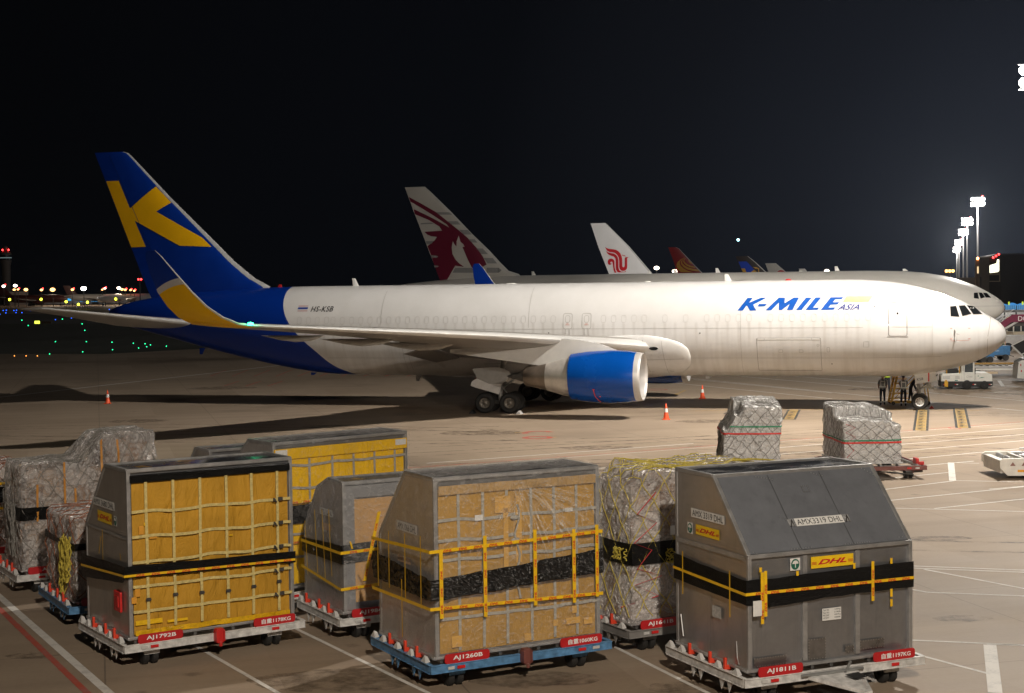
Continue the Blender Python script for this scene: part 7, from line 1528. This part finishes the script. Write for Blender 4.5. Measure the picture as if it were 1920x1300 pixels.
# far masts: (u, v, colour, size, red)
for i, (u_, v_, m_, w_, rd, word) in enumerate(((7, 537, HOT2, 2.2, True, 'white lamp mast in front of the control tower'), (29, 536, HOT2, 2.6, False, 'bright white lamp mast right of the control tower'), (27, 543.5, WARM, 1.8, False, 'small orange lamp mast above the grey block building'), (34, 543, WARM, 1.5, True, 'small orange lamp mast with a red lamp above the grey block building'),
      (49, 543.5, WARM, 2.7, False, 'orange lamp mast left of the terminal'), (78, 544, WARM, 2.0, True, 'orange lamp mast with a red lamp over the terminal corner'), (99, 543.5, WARM, 3.4, False, 'large orange lamp mast over the terminal'), (136, 543.5, WARM, 1.9, True, 'orange lamp mast left of the brightest white one'),
      (157, 541.5, HOT, 3.2, False, 'brightest white lamp mast over the terminal'), (192, 543.5, WARM, 1.3, True, 'faint lamp mast with red lamp, left one of a close pair'), (197, 541, HOT2, 1.4, True, 'white lamp mast with red lamp, right one of a close pair'),
      (223, 540.5, HOT2, 2.5, False, 'white lamp mast left of the tail fin'), (229, 543, WARM, 2.0, False, 'orange lamp mast next to the white one by the tail fin'), (235, 543.8, WARM, 1.6, True, 'small orange lamp mast third from the tail fin'), (245, 544.3, WARM, 1.4, True, 'small orange lamp mast second from the tail fin'), (252, 545.5, WARM, 1.4, True, 'small orange lamp mast nearest the tail fin'))):
    p = at(u_, v_, 0, 800); o = mast(word, p.x, 800, p.z-w_*.2, m_, w_, w_*.42, .18, rd, 1, 3, 'lamp masts far off at the left', True)
p = at(262, 524, 0, 700); mp = tag(empty('warning_light_pole', (p.x, 700, 0), 0), 'thin pole with red warning lamps left of the tail fin', 'pole')
mb = MB(); mb.tube([(0, 0, 0), (0, 0, p.z)], .25, 8); mb.build('pole', POLE, mp); 
for x in (-.6, .6): mb = MB(); mb.ball((x, 0, p.z), .45, 8, 5); mb.build('warning_lamp', REDL_, mp)
for u_, v_, lb_ in ((18, 562, 'yellow apron lamp below the grey block building'), (77, 561.5, 'large yellow apron lamp at the left end of the terminal'), (124, 566, 'yellow apron lamp beside the dark red tail'), (147, 571, 'lowest yellow apron lamp, just above the tailplane'), (164, 567, 'yellow apron lamp before the blue terminal lights'), (217, 561, 'yellow apron lamp nearest the tail fin, over the jet')):
    p = at(u_, v_, 0, 640); o = tag(empty('apron_lamp', (p.x, 640, 0), 0), lb_, 'lamp', 'yellow apron lamps before the far terminal')
    mb = MB(); mb.tube([(0, 0, 0), (0, 0, p.z)], .08, 6); mb.build('post', POLE, o); mb = MB(); mb.ball((0, 0, p.z), .55, 8, 6); mb.build('lamp_globe', YLL, o, smooth=60)
# airfield lights
GRL = emit('green_taxiway_lamp', (.02, 1, .35), 3.5); BLL = emit('blue_taxiway_lamp', (.02, .12, 1), 3); ORL = emit('orange_taxiway_lamp', (1, .35, .06), 4)
FIX = plain('lamp_fixture', (.05, .05, .05), .6)
def alight(u_, v_, mat, nm, r_=None):
    p = at(u_, v_, .12); d = p.length; r_ = r_ or max(.05, d*.00030)
    o = tag(empty('taxiway_light', (p.x, p.y, 0), 0), nm, 'taxiway light', nm+'s')
    mb = MB(); mb.lathe([(0, r_*1.4), (.05, r_*1.3), (.06, r_*.9)], (0, 0, 0), 'z', 10, caps=True); mb.build('base', FIX, o)
    mb = MB(); mb.ball((0, 0, .08+r_*.8), r_, 8, 6); mb.build('lens', mat, o, smooth=60)
for u_, v_ in ((104, 641), (162, 641), (210, 642), (250, 644), (272, 645), (282, 647), (275, 650.5), (312, 649.5), (260, 653), (211, 656), (155, 660), (93, 664), (53, 611), (41, 601), (117, 599), (154, 608), (159, 620)): alight(u_, v_, GRL, 'green taxiway light on the dark field')
for u_, v_ in ((27, 667.5), (49, 667.5), (70, 667.5)): alight(u_, v_, ORL, 'orange light at the edge of the dark field')
for u_, v_ in ((0, 590), (11, 587.5), (30, 587), (41, 587), (6, 583), (12, 582.5), (26, 583), (31, 582.5), (50, 582), (57, 583.5), (80, 582.5), (134, 597), (104, 600), (205, 581), (215, 581.5), (235, 582), (248, 580.5), (88, 604)): alight(u_, v_, BLL, 'blue taxiway light far out on the dark field')
p = at(69.5, 608, .05); ts = tag(empty('taxiway_sign', (p.x, p.y, 0), 0), 'lit square yellow taxiway sign on the dark field', 'sign')
hh = at(69.5, 602, 0, p.y).z; mb = MB(); mb.box(-.55, .55, 0, .2, .15, hh); mb.build('panel', emit('lit_sign_yellow', (.85, .95, .08), 2.2), ts); mb = MB(); mb.box(-.4, -.3, .05, .15, 0, .2); mb.box(.3, .4, .05, .15, 0, .2); mb.build('leg', FIX, ts)
mb = MB(); mb.box(.9, 3.2, 0, .2, .15, hh*.9); mb.build('dark_panel', plain('sign_dark', (.08, .05, .03), .6), ts)
p = at(1384, 450, 0, 3500); o = MB(); o.ball((0, 0, 0), 3.2, 8, 6); s_ = o.build('airliner_light', emit('landing_light_blue', (.45, .95, 1), 5)); s_.location = p; tag(s_, 'tiny bluish light of a distant aircraft in the night sky', 'aircraft light')
# ================================================================ thin night haze that glows round the lamps
HZ = bpy.data.materials.new('night_haze'); HZ.use_nodes = True; t_ = HZ.node_tree
for n_ in list(t_.nodes): t_.nodes.remove(n_)
o_ = t_.nodes.new('ShaderNodeOutputMaterial'); v_ = t_.nodes.new('ShaderNodeVolumePrincipled')
v_.inputs['Color'].default_value = (.74, .84, 1.0, 1); v_.inputs['Density'].default_value = 0.000011; v_.inputs['Anisotropy'].default_value = .72
t_.links.new(v_.outputs[0], o_.inputs['Volume'])
mb = MB(); mb.box(-900, 700, -60, 1600, -1, 75); hz = mb.build('haze', HZ); tag(hz, kind='stuff')
S.cycles.volume_bounces = 0
